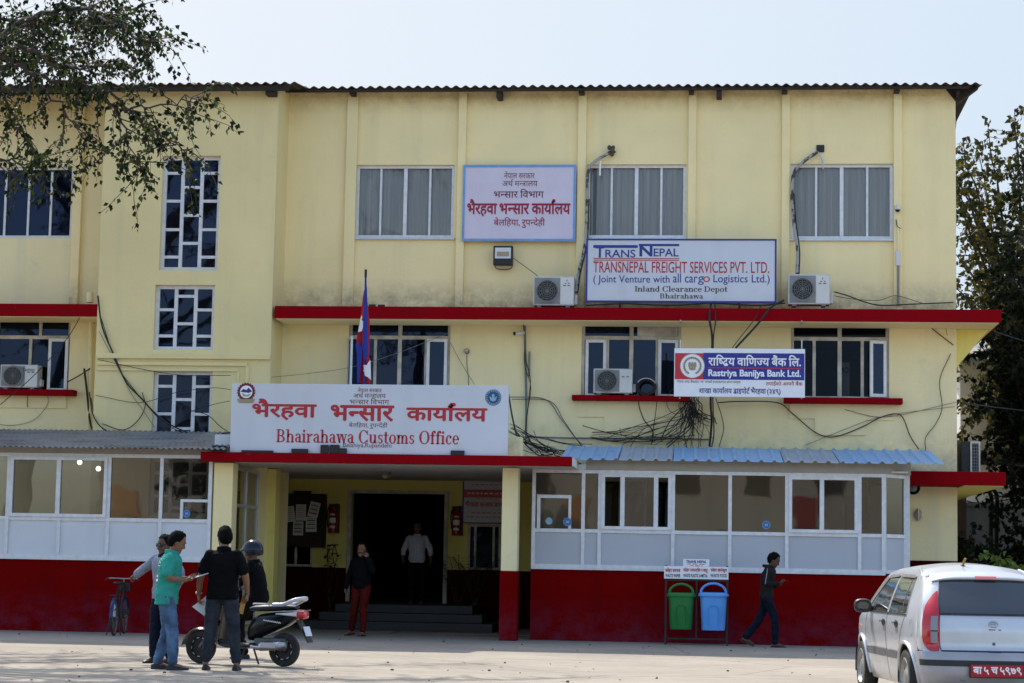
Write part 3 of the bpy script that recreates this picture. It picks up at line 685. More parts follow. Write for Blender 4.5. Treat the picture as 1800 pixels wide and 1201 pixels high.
# ================================================================ writing
def glyphs(s, bold=0.0):
    """flat (verts, faces) of a run of characters, size 1"""
    c = bpy.data.curves.new('run', 'FONT'); c.body = s; c.size = 1; c.offset = bold; c.resolution_u = 4
    o = bpy.data.objects.new('run', c); COL.objects.link(o)
    dg = bpy.context.evaluated_depsgraph_get(); me = bpy.data.meshes.new_from_object(o.evaluated_get(dg))
    vs = [v.co.copy() for v in me.vertices]; fs = [tuple(p.vertices) for p in me.polygons]
    bpy.data.objects.remove(o); bpy.data.curves.remove(c); bpy.data.meshes.remove(me)
    return vs, fs
def crop(vs, fs, xmax):
    bm = bmesh.new(); bv = [bm.verts.new(v) for v in vs]
    for f in fs:
        try: bm.faces.new([bv[i] for i in f])
        except ValueError: pass
    bmesh.ops.bisect_plane(bm, geom=bm.verts[:] + bm.edges[:] + bm.faces[:], plane_co=(xmax, 0, 0), plane_no=(1, 0, 0), clear_outer=True)
    bm.verts.index_update(); out = [v.co.copy() for v in bm.verts], [tuple(v.index for v in f.verts) for f in bm.faces]
    bm.free(); return out
def stroke2(pts, w):
    vs, fs = [], []
    for a, b in zip(pts, pts[1:]):
        a, b = Vector((*a, 0)), Vector((*b, 0)); n = (b - a).normalized(); n = Vector((-n.y, n.x, 0))*w/2; e = (b - a).normalized()*w*.3
        k = len(vs); vs += [a - e - n, b + e - n, b + e + n, a - e + n]; fs.append((k, k+1, k+2, k+3))
    return vs, fs
def deva(spec, bold=0.0):
    """'|' parts: plain runs; ~x half letter; ^ hook over the last letter; _ slanted foot under the last letter; TR the joined t-r; a space is a gap"""
    V_, F_ = [], []; x = 0.0; last = (0, 0)
    lay = [0]
    def put(vs, fs, dx):
        for ox, oy in (((0, 0), (-bold, 0), (bold, 0), (0, bold), (0, -bold)) if bold else ((0, 0),)):
            n = len(V_); lay[0] += 1; V_.extend(Vector((v.x + dx + ox, v.y + oy, lay[0]*.00004)) for v in vs); F_.extend(tuple(i + n for i in f) for f in fs)
    w = .075 + bold*2
    for p in spec.split('|'):
        if p == ' ': x += .24; continue
        if p == '^': put(*stroke2([(-.13, .62), (-.17, .72), (-.11, .81), (-.02, .82)], w), x); continue
        if p == '_': put(*stroke2([(-.20, .17), (-.33, .0)], w), x); put(*stroke2([(-.20, .17), (-.10, .03)], w), x); continue
        if p == 'i': put(*glyphs('ि'), x + .02); x += .262; continue
        if p == 'TR':
            put(*stroke2([(0, .59), (.50, .59)], w), x); put(*stroke2([(.37, .59), (.37, 0)], w), x); put(*stroke2([(.37, .36), (.10, .36), (.02, .30)], w), x)
            put(*stroke2([(.34, .34), (.08, .04)], w), x); x += .50; continue
        half = p[0] == '~'; s = p[1:] if half else p
        vs, fs = glyphs(s); lo, hi = min(v.x for v in vs), max(v.x for v in vs)
        if half: vs, fs = crop(vs, fs, hi - .185); hi = max(v.x for v in vs)
        if s[0] in 'ािी' : pass
        put(vs, fs, x - lo); x += hi - lo - .004
    return V_, F_
def serif(s):
    """a bold roman letter drawn from stems, bowls and serifs"""
    V_, F_ = [], []; X = [0.0]; K, T = .135, .045
    def q(x0, x1, y0, y1, sk=0):
        n = len(V_); V_.extend([Vector((X[0]+x0, y0, 0)), Vector((X[0]+x1, y0, 0)), Vector((X[0]+x1+sk, y1, 0)), Vector((X[0]+x0+sk, y1, 0))]); F_.append((n, n+1, n+2, n+3))
    def arc(cx, cy, rx, ry, a0, a1, k=K, t=T):
        m = 22; n = len(V_)
        for i in range(m + 1):
            a = math.radians(a0 + (a1 - a0)*i/m); w = t + (k - t)*abs(math.cos(a))**1.5
            for d in (0, w):
                V_.append(Vector((X[0]+cx+(rx-d)*math.cos(a), cy+(ry-min(d, ry*.9)*(t + (k-t)*.0 + w)/(2*w) if d else ry)*math.sin(a), 0)))
        for i in range(m): F_.append((n+2*i, n+2*i+2, n+2*i+3, n+2*i+1))
    def stem(x, y0, y1, b=True, tp=True, k=K):
        q(x, x+k, y0, y1)
        if b: q(x-.06, x+k+.06, y0, y0+T)
        if tp == 'l': q(x-.07, x+.01, y1-T*1.2, y1)
        elif tp: q(x-.06, x+k+.06, y1-T, y1)
    H, C, A = .46, .67, .68
    for ch in s:
        if ch == ' ': X[0] += .26; continue
        w = .5
        if ch == 'B': stem(.08, 0, C); arc(.30, .495, .24, .175, -90, 90); arc(.30, .175, .29, .175, -90, 90); q(.2, .31, C-T, C); q(.2, .31, .325, .37); q(.2, .31, 0, T); w = .66
        elif ch == 'D': stem(.08, 0, C); arc(.30, .335, .36, .335, -90, 90); q(.2, .31, C-T, C); q(.2, .31, 0, T); w = .72
        elif ch == 'I': stem(.09, 0, C); w = .32
        elif ch == 'h': stem(.07, 0, A, tp='l'); arc(.30, .28, .21, .18, 0, 180, K, .06); q(.375, .51, 0, .29); q(.33, .56, 0, T); w = .58
        elif ch == 'n': stem(.07, 0, H, tp='l'); arc(.30, .28, .21, .18, 0, 180, K, .06); q(.375, .51, 0, .29); q(.33, .56, 0, T); w = .58
        elif ch == 'm': stem(.07, 0, H, tp='l'); arc(.28, .28, .19, .18, 0, 180, K, .06); q(.335, .47, 0, .29); q(.30, .51, 0, T); arc(.54, .28, .20, .18, 0, 180, K, .06); q(.605, .74, 0, .29); q(.56, .79, 0, T); w = .83
        elif ch == 'a': arc(.23, .31, .19, .16, 0, 165, K, .05); q(.285, .42, .06, .32); arc(.23, .14, .19, .14, 60, 300, K, .045); q(.40, .49, 0, T*1.4); q(.3, .42, 0, .08); w = .50
        elif ch == 'i': stem(.07, 0, H, tp='l'); arc(.14, .60, .075, .075, 0, 360, .07, .07); w = .30
        elif ch == 'l': stem(.07, 0, A, tp='l'); w = .29
        elif ch == 'd': arc(.25, .23, .22, .235, 60, 300, K, .045); q(.33, .465, 0, A); q(.26, .34, A-T, A); q(.46, .53, 0, T); w = .55
        elif ch == 'p': q(.07, .205, -.2, H); q(0, .08, H-T, H); q(.01, .27, -.2, -.2+T); arc(.27, .23, .23, .235, -120, 120, K, .045); w = .54
        elif ch == 'r': stem(.07, 0, H, tp='l'); arc(.34, .27, .15, .19, 50, 160, .12, .08); w = .44
        elif ch == 'w': q(.17, .30, 0, H, -.13); q(.17, .23, 0, H, .14); q(.47, .60, 0, H, -.16); q(.48, .54, 0, H, .15); q(0, .22, H-T, H); q(.25, .47, H-T, H); q(.56, .72, H-T, H); w = .72
        elif ch == 'C': arc(.36, .335, .33, .35, 38, 322, .15, .045); q(.58, .635, .44, .66); q(.59, .64, .06, .2); w = .70
        elif ch == 'c': arc(.24, .23, .22, .24, 40, 320, K, .05); arc(.34, .36, .07, .07, 0, 360, .065, .065); w = .45
        elif ch == 'u': q(.07, .205, .16, H); q(0, .08, H-T, H); arc(.27, .18, .20, .19, 180, 350, K, .06); q(.36, .495, 0, H); q(.29, .37, H-T, H); q(.49, .56, 0, T); w = .58
        elif ch == 's': arc(.20, .335, .155, .13, 40, 280, .12, .055); arc(.20, .125, .165, .135, -140, 100, .12, .055); q(.31, .35, .31, .44); q(.03, .07, .03, .16); w = .41
        elif ch == 't': q(.09, .225, .09, .60); q(0, .33, H-T, H); arc(.24, .11, .15, .12, 180, 320, K, .05); w = .36
        elif ch == 'o': arc(.25, .23, .235, .24, 0, 360, K, .05); w = .51
        elif ch == 'O': arc(.37, .335, .35, .35, 0, 360, .155, .045); w = .75
        elif ch == 'f': stem(.09, 0, .55, tp=False); arc(.26, .53, .17, .16, 60, 180, K, .06); arc(.31, .61, .07, .07, 0, 360, .065, .065); q(0, .33, H-T, H); w = .36
        elif ch == 'e': arc(.24, .23, .22, .24, 0, 320, K, .05); q(.12, .45, .22, .27); w = .47
        X[0] += w
    return V_, F_
LIFT = [0]
def lettering(shape, box, Y, mat, parent, name='lettering', world=True, tr=None):
    """fit the flat letters into the rectangle seen at those pixels on the plane y = Y"""
    vs, fs = shape
    lo_x, hi_x = min(v.x for v in vs), max(v.x for v in vs); lo_y, hi_y = min(v.y for v in vs), max(v.y for v in vs)
    if tr: x0, x1, z0, z1 = box
    else: x0, x1, z0, z1 = rect(*box, Y)
    m = MB(); m.add([(x0 + (v.x-lo_x)/(hi_x-lo_x)*(x1-x0), Y - v.z, z0 + (v.y-lo_y)/(hi_y-lo_y)*(z1-z0)) for v in vs], fs)
    return m.build(name, M[mat], parent, world=world, solid=1)
def disc(c, r, Y, n=28, r2=None, jag=0):
    m = MB(); m.add([(c.x, Y, c.z)] + [(c.x + r*(1 + jag*(i % 2))*math.cos(2*math.pi*i/n), Y, c.z + (r2 or r)*(1 + jag*(i % 2))*math.sin(2*math.pi*i/n)) for i in range(n)],
                    [(0, 1 + i, 1 + (i+1) % n) for i in range(n)]); return m
def ring(c, r, w, Y, n=36):
    m = MB(); m.add([(c.x + q*math.cos(2*math.pi*i/n), Y, c.z + q*math.sin(2*math.pi*i/n)) for i in range(n) for q in (r, r - w)],
                    [(2*i, 2*((i+1) % n), 2*((i+1) % n)+1, 2*i+1) for i in range(n)]); return m
def board(name, label, px, Y, mat, border=None, bw=.04, thick=.05, cat='sign'):
    x0, x1, z0, z1 = rect(*px, Y)
    t = thing(name, label, cat, ((x0+x1)/2, Y, z0))
    MB().box(x0, x1, Y, Y + thick, z0, z1).build('board', M[mat], t, world=True, bevel=.004)
    if border:
        m = MB(); y0, y1 = Y - .012, Y - .002
        m.box(x0, x1, y0, y1, z0, z0+bw); m.box(x0, x1, y0, y1, z1-bw, z1); m.box(x0, x0+bw, y0, y1, z0+bw, z1-bw); m.box(x1-bw, x1, y0, y1, z0+bw, z1-bw)
        m.build('border', M[border], t, world=True)
    return t
NS, AM, BV = 'नेपाल| |सरकार', 'अथ|^| |म|~न|TR|ालय', 'भ|~न|सार| |िवभाग'
BBK, BR = 'भैरहवा| |भ|~न|सार| |काया|^|लय', 'बेलिहया,| |रुप|~न|देही'

Y = -.16
t = board('wall_sign', 'pinkish white painted sign with a pale blue border between the upper floor windows', (813, 290, 1012, 424), Y, 'pink_white', 'sky_blue_paint', .045, .055)
for s, bx, mt, bd in ((NS, (886, 301, 940, 314), 'text_maroon', 0), (AM, (883, 315, 945, 328), 'text_maroon', 0), (BV, (868, 332, 956, 348), 'text_maroon', .008), (BBK, (821, 350, 1003, 381), 'text_crimson', .03), (BR, (868, 382, 958, 401), 'text_crimson', .01)):
    lettering(deva(s, bd), bx, Y - .004, mt, t)

Y = -.80
t = board('freight_sign', 'large white freight company sign with a navy rim standing on the red ledge', (1030, 420, 1365, 532), Y, 'white_board', 'sign_blue', .032, .07)
m = MB()
for px_ in (1090, 1300):
    a = at(px_, 500, Y + .08); m.bar((a.x, Y+.09, z_slab_t+.003), (a.x, Y+.09, z_slab_t+1.0), .04, .04); m.bar((a.x, Y+.09, z_slab_t+.8), (a.x, -.01, z_slab_t+.5), .03, .03)
m.build('support', M['black'], t, world=True)
def T(s, b=0): return glyphs(s, b)
for s, bx, mt, bd in (('T', (1047, 433, 1062, 453), 'text_navy', .03), ('RANS', (1064, 439, 1117, 453), 'text_navy', .012), ('N', (1124, 431, 1147, 451), 'text_navy', .03), ('EPAL', (1149, 437, 1193, 451), 'text_navy', .012),
        ('TRANSNEPAL FREIGHT SERVICES PVT. LTD.', (1043, 460, 1352, 480), 'text_red', .006), ('( Joint Venture with', (1043, 484, 1177, 501), 'text_navy', .004), ('all car', (1183, 481, 1226, 497), 'text_navy', .004),
        ('Logistics Ltd.)', (1254, 483, 1353, 501), 'text_navy', .004)):
    lettering(T(s, bd), bx, Y - .004, mt, t)
lettering(T('g'), (1227, 486, 1237, 501), Y - .004, 'text_navy', t); lettering(T('o'), (1236, 486, 1248, 496), Y - .004, 'text_red', t)
lettering(serif('Inland Clearance Depot'), (1116, 503, 1279, 516), Y - .004, 'text_dark', t); lettering(serif('Bhairahawa'), (1160, 516, 1236, 525), Y - .004, 'text_dark', t)
for l, tt, r, b_, mt in ((1043, 431, 1121, 436, 'text_navy'), (1123, 429, 1194, 433, 'text_navy'), (1043, 454, 1194, 455.4, 'text_red'), (1043, 457, 1194, 458.4, 'text_red')):
    x0, x1, z0, z1 = rect(l, tt, r, b_, Y); MB().quad((x0, Y-.005, z0), (x1, Y-.005, z0), (x1, Y-.005, z1), (x0, Y-.005, z1)).build('stripe', M[mt], t, world=True, solid=1)

Y = -1.25
t = board('bank_sign', 'white, blue and red bank sign with a round emblem hung below the ledge', (1185, 613, 1415, 698), Y, 'text_white', None)
def patch(px, Y, mat, parent, name='band'):
    x0, x1, z0, z1 = rect(*px, Y); return MB().quad((x0, Y, z0), (x1, Y, z0), (x1, Y, z1), (x0, Y, z1)).build(name, M[mat], parent, world=True, solid=1)
patch((1236, 621, 1414, 668), Y - .003, 'sign_blue', t); patch((1186.5, 621, 1236, 667), Y - .003, 'sign_red', t); patch((1245, 646.5, 1408, 648), Y - .006, 'sign_red', t)
c = at(1217, 643.5, Y)
disc(c, .235, Y - .006).build('emblem', M['text_white'], t, world=True, solid=1)
simple('emblem_gold', (.34, .27, .16), .5)
e = ring(c, .235, .012, Y - .009)
for k in range(22):                              # a wreath and a flower bowl
    a = R(-150 + k*300/21 + 90); q = Vector((c.x + .155*math.cos(a), 0, c.z + .155*math.sin(a)))
    e.add(*(lambda D: (D.v, D.f))(disc(q, .024, Y - .009, 6)))
for dx in (-.05, 0, .05): e.add(*(lambda D: (D.v, D.f))(disc(Vector((c.x + dx, 0, c.z + .02)), .03, Y - .009, 8, .06)))
e.add(*(lambda D: (D.v, D.f))(disc(Vector((c.x, 0, c.z - .055)), .065, Y - .010, 12, .03)))
e.build('emblem_print', M['emblem_gold'], t, world=True, solid=1)
lettering(deva('रा|i|~ष|ट|_|य| |वािण|~ज|य| |बैंक| |िल.', .022), (1245, 624, 1408, 645), Y - .007, 'text_white', t)
lettering(T('Rastriya Banijya Bank Ltd.', .03), (1245, 650, 1408, 666), Y - .007, 'text_white', t)
lettering(deva('नेपाल| |रा|~ष|ट|_| |बैंकबाट| |"क"| |वगको|^| |इजाजतपत|_| |प|_|ा|~प|त| |संस्था'), (1190, 668, 1302, 675), Y - .004, 'text_dark', t)
lettering(deva('तपाईंको| |आ|~फ|नै| |बैंक', .01), (1346, 670, 1411, 679), Y - .004, 'text_red', t)
lettering(deva('शाखा| |काया|^|लय| |ड|_|ाइपोट|^| |भैरहवा| |(३४९)', .015), (1229, 680, 1372, 695), Y - .004, 'text_navy', t)
m = MB()
for px_ in (1195, 1409): a = at(px_, 690, Y+.06); m.tube([(a.x, Y+.07, a.z+1.0), (a.x, Y+.07, a.z - .12)], .012, 6); m.bar((a.x, Y+.07, z_slab_b-.02), (a.x, YT+.3, z_slab_b-.02), .02, .02)
m.build('hanger', M['steel'], t, world=True)

Y = -3.60
x0, x1 = at(406, 730, Y).x, at(893, 740, Y).x; z1 = at(650, 676, Y).z
t = thing('office_sign', 'wide white office sign with large red lettering and two round crests on the porch roof', 'sign', ((x0+x1)/2, Y, czt))
MB().box(x0, x1, Y, Y + .10, czt + .004, z1).build('board', M['white_board'], t, world=True, bevel=.006)
for s, bx, mt, bd in ((NS, (629, 681, 671, 690), 'text_maroon', 0), (AM, (621, 690, 678, 700), 'text_maroon', 0), (BV, (615, 700, 684, 711), 'text_maroon', .0),
                      ('भैरहवा', (443, 701, 557, 739), 'text_red', .028), ('भ|~न|सार', (581, 712, 693, 741), 'text_red', .028), ('काया|^|लय', (714, 708, 857, 741), 'text_red', .028), (BR, (613, 742, 681, 754), 'text_maroon', 0)):
    lettering(deva(s, bd), bx, Y - .004, mt, t)
lettering(serif('Bhairahawa Customs Office'), (486, 756, 807, 780), Y - .004, 'text_red', t); lettering(T('Belahiya,Rupandehi'), (603, 779, 688, 789), Y - .004, 'text_maroon', t)
c = at(433, 689, Y)
D = disc(c, .155, Y - .004, 40, jag=.12); D.build('crest', M['text_maroon'], t, world=True, solid=1)
disc(c, .115, Y - .007).build('crest_field', M['text_white'], t, world=True, solid=1)
mt = MB(); mt.add([(c.x + x, Y - .010, c.z + z) for x, z in ((-.11, .0), (-.05, .055), (.0, .03), (.04, .075), (.11, .01), (.05, -.02), (-.04, -.01))], [tuple(range(7))]); mt.build('crest_hills', M['text_navy'], t, world=True, solid=1)
mt = MB(); mt.add([(c.x + x, Y - .012, c.z + z) for x, z in ((-.17, -.13), (.17, -.13), (.13, -.20), (-.13, -.20))], [(0, 1, 2, 3)]); mt.add([(c.x + x, Y - .011, c.z + z) for x, z in ((-.08, -.02), (.0, -.06), (.09, -.03), (.05, -.08), (-.05, -.08))], [(0, 1, 2, 3, 4)])
mt.build('crest_scroll', M['emblem_gold'], t, world=True, solid=1)
c = at(867, 699, Y); simple('crest_blue', (.015, .06, .17), .4, 0, .1); simple('crest_pale', (.25, .42, .55), .5, 0, .1)
disc(c, .145, Y - .004).build('crest', M['crest_blue'], t, world=True, solid=1)
e = ring(c, .135, .01, Y - .007)
for k in range(20): 
    a = 2*math.pi*k/20; e.add(*(lambda D: (D.v, D.f))(disc(Vector((c.x + .11*math.cos(a), 0, c.z + .11*math.sin(a))), .010, Y - .007, 5)))
e.add([(c.x + x, Y - .007, c.z + z) for x, z in ((-.07, .03), (-.02, -.01), (-.025, .05), (0, .07), (.025, .05), (.02, -.01), (.07, .03), (.05, -.05), (0, -.07), (-.05, -.05))], [tuple(range(10))])
e.build('crest_print', M['crest_pale'], t, world=True, solid=1)
simple('rust', (.12, .06, .035), .9)
for k, (px_, py_) in enumerate(((415, 705), (884, 790), (530, 796), (700, 797))):
    pass

def wordrows(rows, Y, mat, parent, name='print', wd=(.03, .10)):
    """rows of short word-like marks too small to read: (x0, x1, z, h)"""
    m = MB(); rr = random.Random(len(rows)*7 + 3)
    for x0, x1, z, h in rows:
        x = x0
        while x < x1 - .01:
            w = min(rr.uniform(*wd), x1 - x); m.quad((x, Y, z), (x + w, Y, z), (x + w, Y, z + h), (x, Y, z + h))
            n = 3
            for k in range(n): xx = x + w*(k + .3)/n; m.quad((xx, Y, z - h*.9), (xx + w*.14, Y, z - h*.9), (xx + w*.14, Y, z), (xx, Y, z))
            x += w + .03
    return m.build(name, M[mat], parent, world=True, solid=1)
Y = YB - .09
t = board('notice_sign', 'white notice sign with red lines of small writing beside the fire extinguisher, behind the column', (813, 838, 905, 921), Y, 'white_board', 'sign_blue', .03, .05)
x0, x1, z0, z1 = rect(817, 842, 901, 917, Y); h = z1 - z0
patch((814.5, 861, 904, 875), Y - .003, 'sign_red', t)
wordrows([(x0+.05, x1-.05, z0+h*.95, .012), (x0+.15, x1-.1, z0+h*.86, .012), (x0+.25, x1-.3, z0+h*.53, .01), (x0+.2, x1-.3, z0+h*.36, .01), (x0+.15, x1-.12, z0+h*.2, .012), (x0+.05, x1-.08, z0+h*.1, .012)], Y - .004, 'text_red', t)
lettering(deva(BBK, .02), (818, 881, 900, 892), Y - .004, 'text_red', t)
wordrows([(x0+.05, x1-.1, z0+h*.65, .02)], Y - .006, 'text_white', t)

# ================================================================ air conditioners
def ac(label, px, Y, depth=.32, group=None, logo='text_red', name='air_conditioner'):
    x0, x1, z0, z1 = rect(*px, Y); w, h = x1 - x0, z1 - z0
    t = thing(name, label, 'air conditioner', ((x0+x1)/2, Y + depth/2, z0), group=group)
    MB().box(x0, x1, Y, Y+depth, z0 + .03, z1).build('casing', M['ac_white'], t, world=True, bevel=.018)
    c = Vector((x0 + w*.345, Y, (z0+z1)/2 + .012)); r = min(w*.29, h*.43)
    q = MB(); q.box(x0 + .03, x0 + w*.66, Y - .006, Y - .001, z0 + .06, z1 - .03); q.build('grille_panel', M['ac_grey'], t, world=True, bevel=.002)
    q = MB(); q.lathe([(r, -.010), (r, -.03), (r - .02, -.034), (r - .03, -.012)], c, 'y', 28); q.build('fan_ring', M['ac_grey'], t, world=True, smooth=True)
    disc(c, r - .012, Y - .009).build('fan_opening', M['dark_grille'], t, world=True, solid=1)
    g_ = MB()
    for k in range(1, 6): g_.lathe([(r*k/6 - .003, -.022), (r*k/6 + .003, -.022), (r*k/6 + .003, -.028), (r*k/6 - .003, -.028)], c, 'y', 24)
    for k in range(12): a = math.pi*k/6; g_.bar(c + Vector((0, -.026, 0)), c + Vector((r*math.cos(a), -.026, r*math.sin(a))), .004, .004)
    g_.build('guard', M['ac_grey'], t, world=True)
    MB().box(x0 + w*.67, x1 - .012, Y - .006, Y - .001, z0 + .05, z1 - .02).build('service_panel', M['white_plastic'], t, world=True, bevel=.002)
    lx, lz = x0 + w*.83, z1 - h*.2; l_ = MB()
    if logo:
        for a in (90, 210, 330):
            p = Vector((lx + .025*math.cos(R(a)), 0, lz + .025*math.sin(R(a)))); d1, d2 = Vector((math.cos(R(a-30)), 0, math.sin(R(a-30))))*.022, Vector((math.cos(R(a+30)), 0, math.sin(R(a+30))))*.022
            l_.add([(v.x, Y - .008, v.z) for v in (p - d1*.9 + d2*0, p + d2, p + d1 + d2 - d1*.1, p + d1)], [(0, 1, 2, 3)])
        l_.build('logo', M[logo], t, world=True, solid=1)
    wordrows([(lx - .08, lx + .08, lz - .06, .012)], Y - .008, 'text_dark', t, 'logo_print', (.05, .06))
    for q_ in (x0 + w*.15, x1 - w*.15): MB().box(q_ - .04, q_ + .04, Y + .02, Y + depth - .02, z0 - .0, z0 + .028).build('foot', M['ac_grey'], t, world=True)
    MB().box(x1 + .002, x1 + .06, Y + .08, Y + .24, z0 + .06, z0 + h*.42).build('valve_cover', M['ac_white'], t, world=True, bevel=.01)
    return t
AG = 'outdoor air conditioner units on the facade'
ac('beige air conditioner unit on the red ledge below the black floodlight', (937, 486, 1009, 540), -.78, group=AG)
ac('beige air conditioner unit on the red ledge below the window nearest the corner', (1385, 482, 1459, 538), -.78, group=AG)
ac('weathered air conditioner unit on the window sill beside the blue bank sign', (1043, 648, 1112, 694), -.262, .3, group=AG, logo=None)
t = ac('air conditioner unit on the sill of the lower window west of the stair tower', (0, 641, 66, 684), -.262, .3, group=AG, logo=None)
lettering(T('Techno', .01), (39, 647, 61, 653), -.272, 'text_dark', t)
sx = X1 + .12
t = thing('air_conditioner', 'air conditioner unit end-on above the lower ledge at the building corner', 'air conditioner', (sx + .25, 1.0, z_ll), group=AG)
x0, x1, z0, z1 = rect(1690, 776, 1725, 826, .4)
MB().box(x0, x1 - .02, .42, 1.25, z_ll + .03, z1).build('casing', M['dark_grille'], t, world=True, bevel=.015)
m = MB()
for k in range(4): pass
m.box(x0 + .17, x0 + .2, .39, .42, z_ll + .03, z1); m.box(x1 - .05, x1 - .02, .39, .42, z_ll + .03, z1); m.box(x0+.2, x1-.05, .39, .42, z_ll + .03, z_ll + .07); m.box(x0+.2, x1-.05, .39, .42, z1 - .04, z1)
m.build('rim', M['ac_white'], t, world=True)
m = MB()
for k in range(9): z = z_ll + .1 + k*(z1 - z_ll - .16)/8; m.box(x0+.2, x1-.05, .40, .412, z, z + .008)
for k in range(3): x = x0 + .24 + k*.05; m.box(x, x + .008, .405, .418, z_ll+.08, z1-.05)
m.build('guard', M['ac_grey'], t, world=True)
MB().box(x0 + .05, x1 - .05, .5, 1.2, z_ll + .002, z_ll + .028).build('foot', M['ac_grey'], t, world=True)

# ================================================================ lamps, cameras, conduits
def floodlight():
    x0, x1, z0, z1 = rect(867, 432, 901, 466, -.3)
    t = thing('floodlight', 'square black floodlight on the wall below the pinkish painted sign', 'lamp', ((x0+x1)/2, -.1, z0))
    MB().box(x0, x1, -.30, -.14, z0, z1).build('housing', M['black'], t, world=True, bevel=.015)
    MB().box(x0+.035, x1-.035, -.306, -.301, z0 + .13, z1 - .04).build('lens', M['panel_board_white'], t, world=True)
    MB().box(x0+.07, x1-.07, -.311, -.307, z0 + .17, z1 - .12).build('led_panel', M['emblem_gold'], t, world=True)
    m = MB(); m.tube(smooth_path([(x0+.02, -.2, z0+.1), (x0+.05, -.1, z0-.04), (x1-.05, -.1, z0-.04), (x1-.02, -.2, z0+.1)]), .01, 6); m.box(x0+.1, x1-.1, -.138, -.003, z0+.1, z0+.16); m.build('bracket', M['black'], t, world=True)
floodlight()
def cctv(label, px_, py_, Y, r=.06, arm=(0, .2, .05), dome=True, group='security cameras on the building'):
    p = at(px_, py_, Y); t = thing('security_camera', label, 'camera', p, group=group)
    m = MB()
    if dome: m.lathe([(.0, .05), (r, .05), (r, .0), (r*.9, -.02)], (0, 0, 0), 'z', 16); m.build('mount', M['white_plastic'], t, smooth=True); MB().ball((0, 0, -.02), r*.8).build('lens', M['black'], t, smooth=True)
    else:
        m.tube([(-.07, -.05, -.01), (.09, .05, .02)], .04, 12); m.build('housing', M['white_plastic'], t, smooth=True); MB().tube([(-.09, -.063, -.014), (-.071, -.051, -.01)], .035, 12).build('lens', M['black'], t)
    q = MB(); q.tube([(0, 0, .03), arm], .018, 8); q.build('arm', M['white_plastic'], t)
    return t
cctv('small white dome camera on the upper wall near the building corner', 1578, 367, -.18, .06, (0, .07, .08))
cctv('small camera on the wall beside the vertical conduit under the red ledge', 912, 586, -.16, .05, (.05, .155, .0), dome=False)
cctv('dark dome camera on a rod under the porch ceiling', 498, 833, YB - 1.2, .07, (-.45, .0, .06))
t = thing('wall_lamp', 'small dark bulb holder on the wall under the red ledge with a wire hanging', 'lamp', at(820, 617, -.08))
m = MB(); m.lathe([(.0, .08), (.05, .08), (.05, .04), (.03, .03)], (0, 0, 0), 'y', 14); m.build('base', M['black'], t, smooth=True); MB().ball((0, -.02, 0), (.045, .06, .045)).build('bulb', M['steel'], t, smooth=True)
MB().tube(smooth_path([(0, .06, -.04), (.01, .07, -.3), (.04, .07, -.5), (.05, .072, -.9)]), .006, 5).build('wire', M['grey_cable'], t)
t = thing('wall_lamp', 'oval bulkhead lamp on the yellow wall at the building corner', 'lamp', at(1614, 905, -.06))
m = MB(); m.ball((0, 0, 0), (.065, .05, .12), 16, 10); m.build('glass_cover', M['emblem_gold'], t, smooth=True)
m = MB(); m.lathe([(.085, .055), (.085, .03), (.07, .02)], (0, 0, 0), 'y', 20); m.tube([(0, -.05, -.115), (0, -.056, 0), (0, -.05, .115)], .008, 6); m.tube([(-.07, -.0, 0), (0, -.06, 0), (.07, 0, 0)], .008, 6); m.build('cage', M['steel'], t, smooth=True)
t = thing('wall_lamp', 'round black lamp under the lower red ledge', 'lamp', at(1605, 858, -.25))
m = MB(); m.lathe([(.0, .245), (.05, .24), (.06, .1), (.12, .04), (.13, -.05), (.11, -.06)], (0, 0, 0), 'y', 20); m.build('shade', M['black'], t, smooth=True); MB().ball((0, -.04, 0), .08).build('bulb', M['ac_grey'], t, smooth=True)
t = thing('ceiling_lamp', 'small round lamp on the porch ceiling above the doorway', 'lamp', (at(675, 826, 0).x, 0, czb + .018))
m = MB(); m.lathe([(.0, .0), (.13, .0), (.15, -.03), (.10, -.06)], (0, 0, 0), 'z', 20); m.build('base', M['ac_grey'], t, smooth=True); MB().ball((.03, 0, -.08), (.07, .07, .06)).build('bulb', M['emblem_gold'], t, smooth=True)
t = thing('junction_box', 'grey conduit with a white junction box on the corner pilaster', 'conduit', at(1579, 535, -.14))
x0, x1, z0, z1 = rect(1575, 441, 1583, 467, -.16); MB().box(x0, x1, -.17, -.103, z0, z1).build('box', M['white_plastic'], t, world=True, bevel=.008)
MB().tube([at(1578.5, 385, -.13), at(1579, 441, -.13)], .018, 8).build('conduit', M['low_paint'], t, world=True); MB().tube([at(1579, 467, -.13), at(1579, 537, -.13)], .022, 8).build('conduit', M['ac_grey'], t, world=True)
MB().tube(smooth_path([at(1575, 386, -.13), at(1577, 397, -.15), at(1583, 402, -.14)]), .008, 5).build('wire', M['black'], t, world=True)

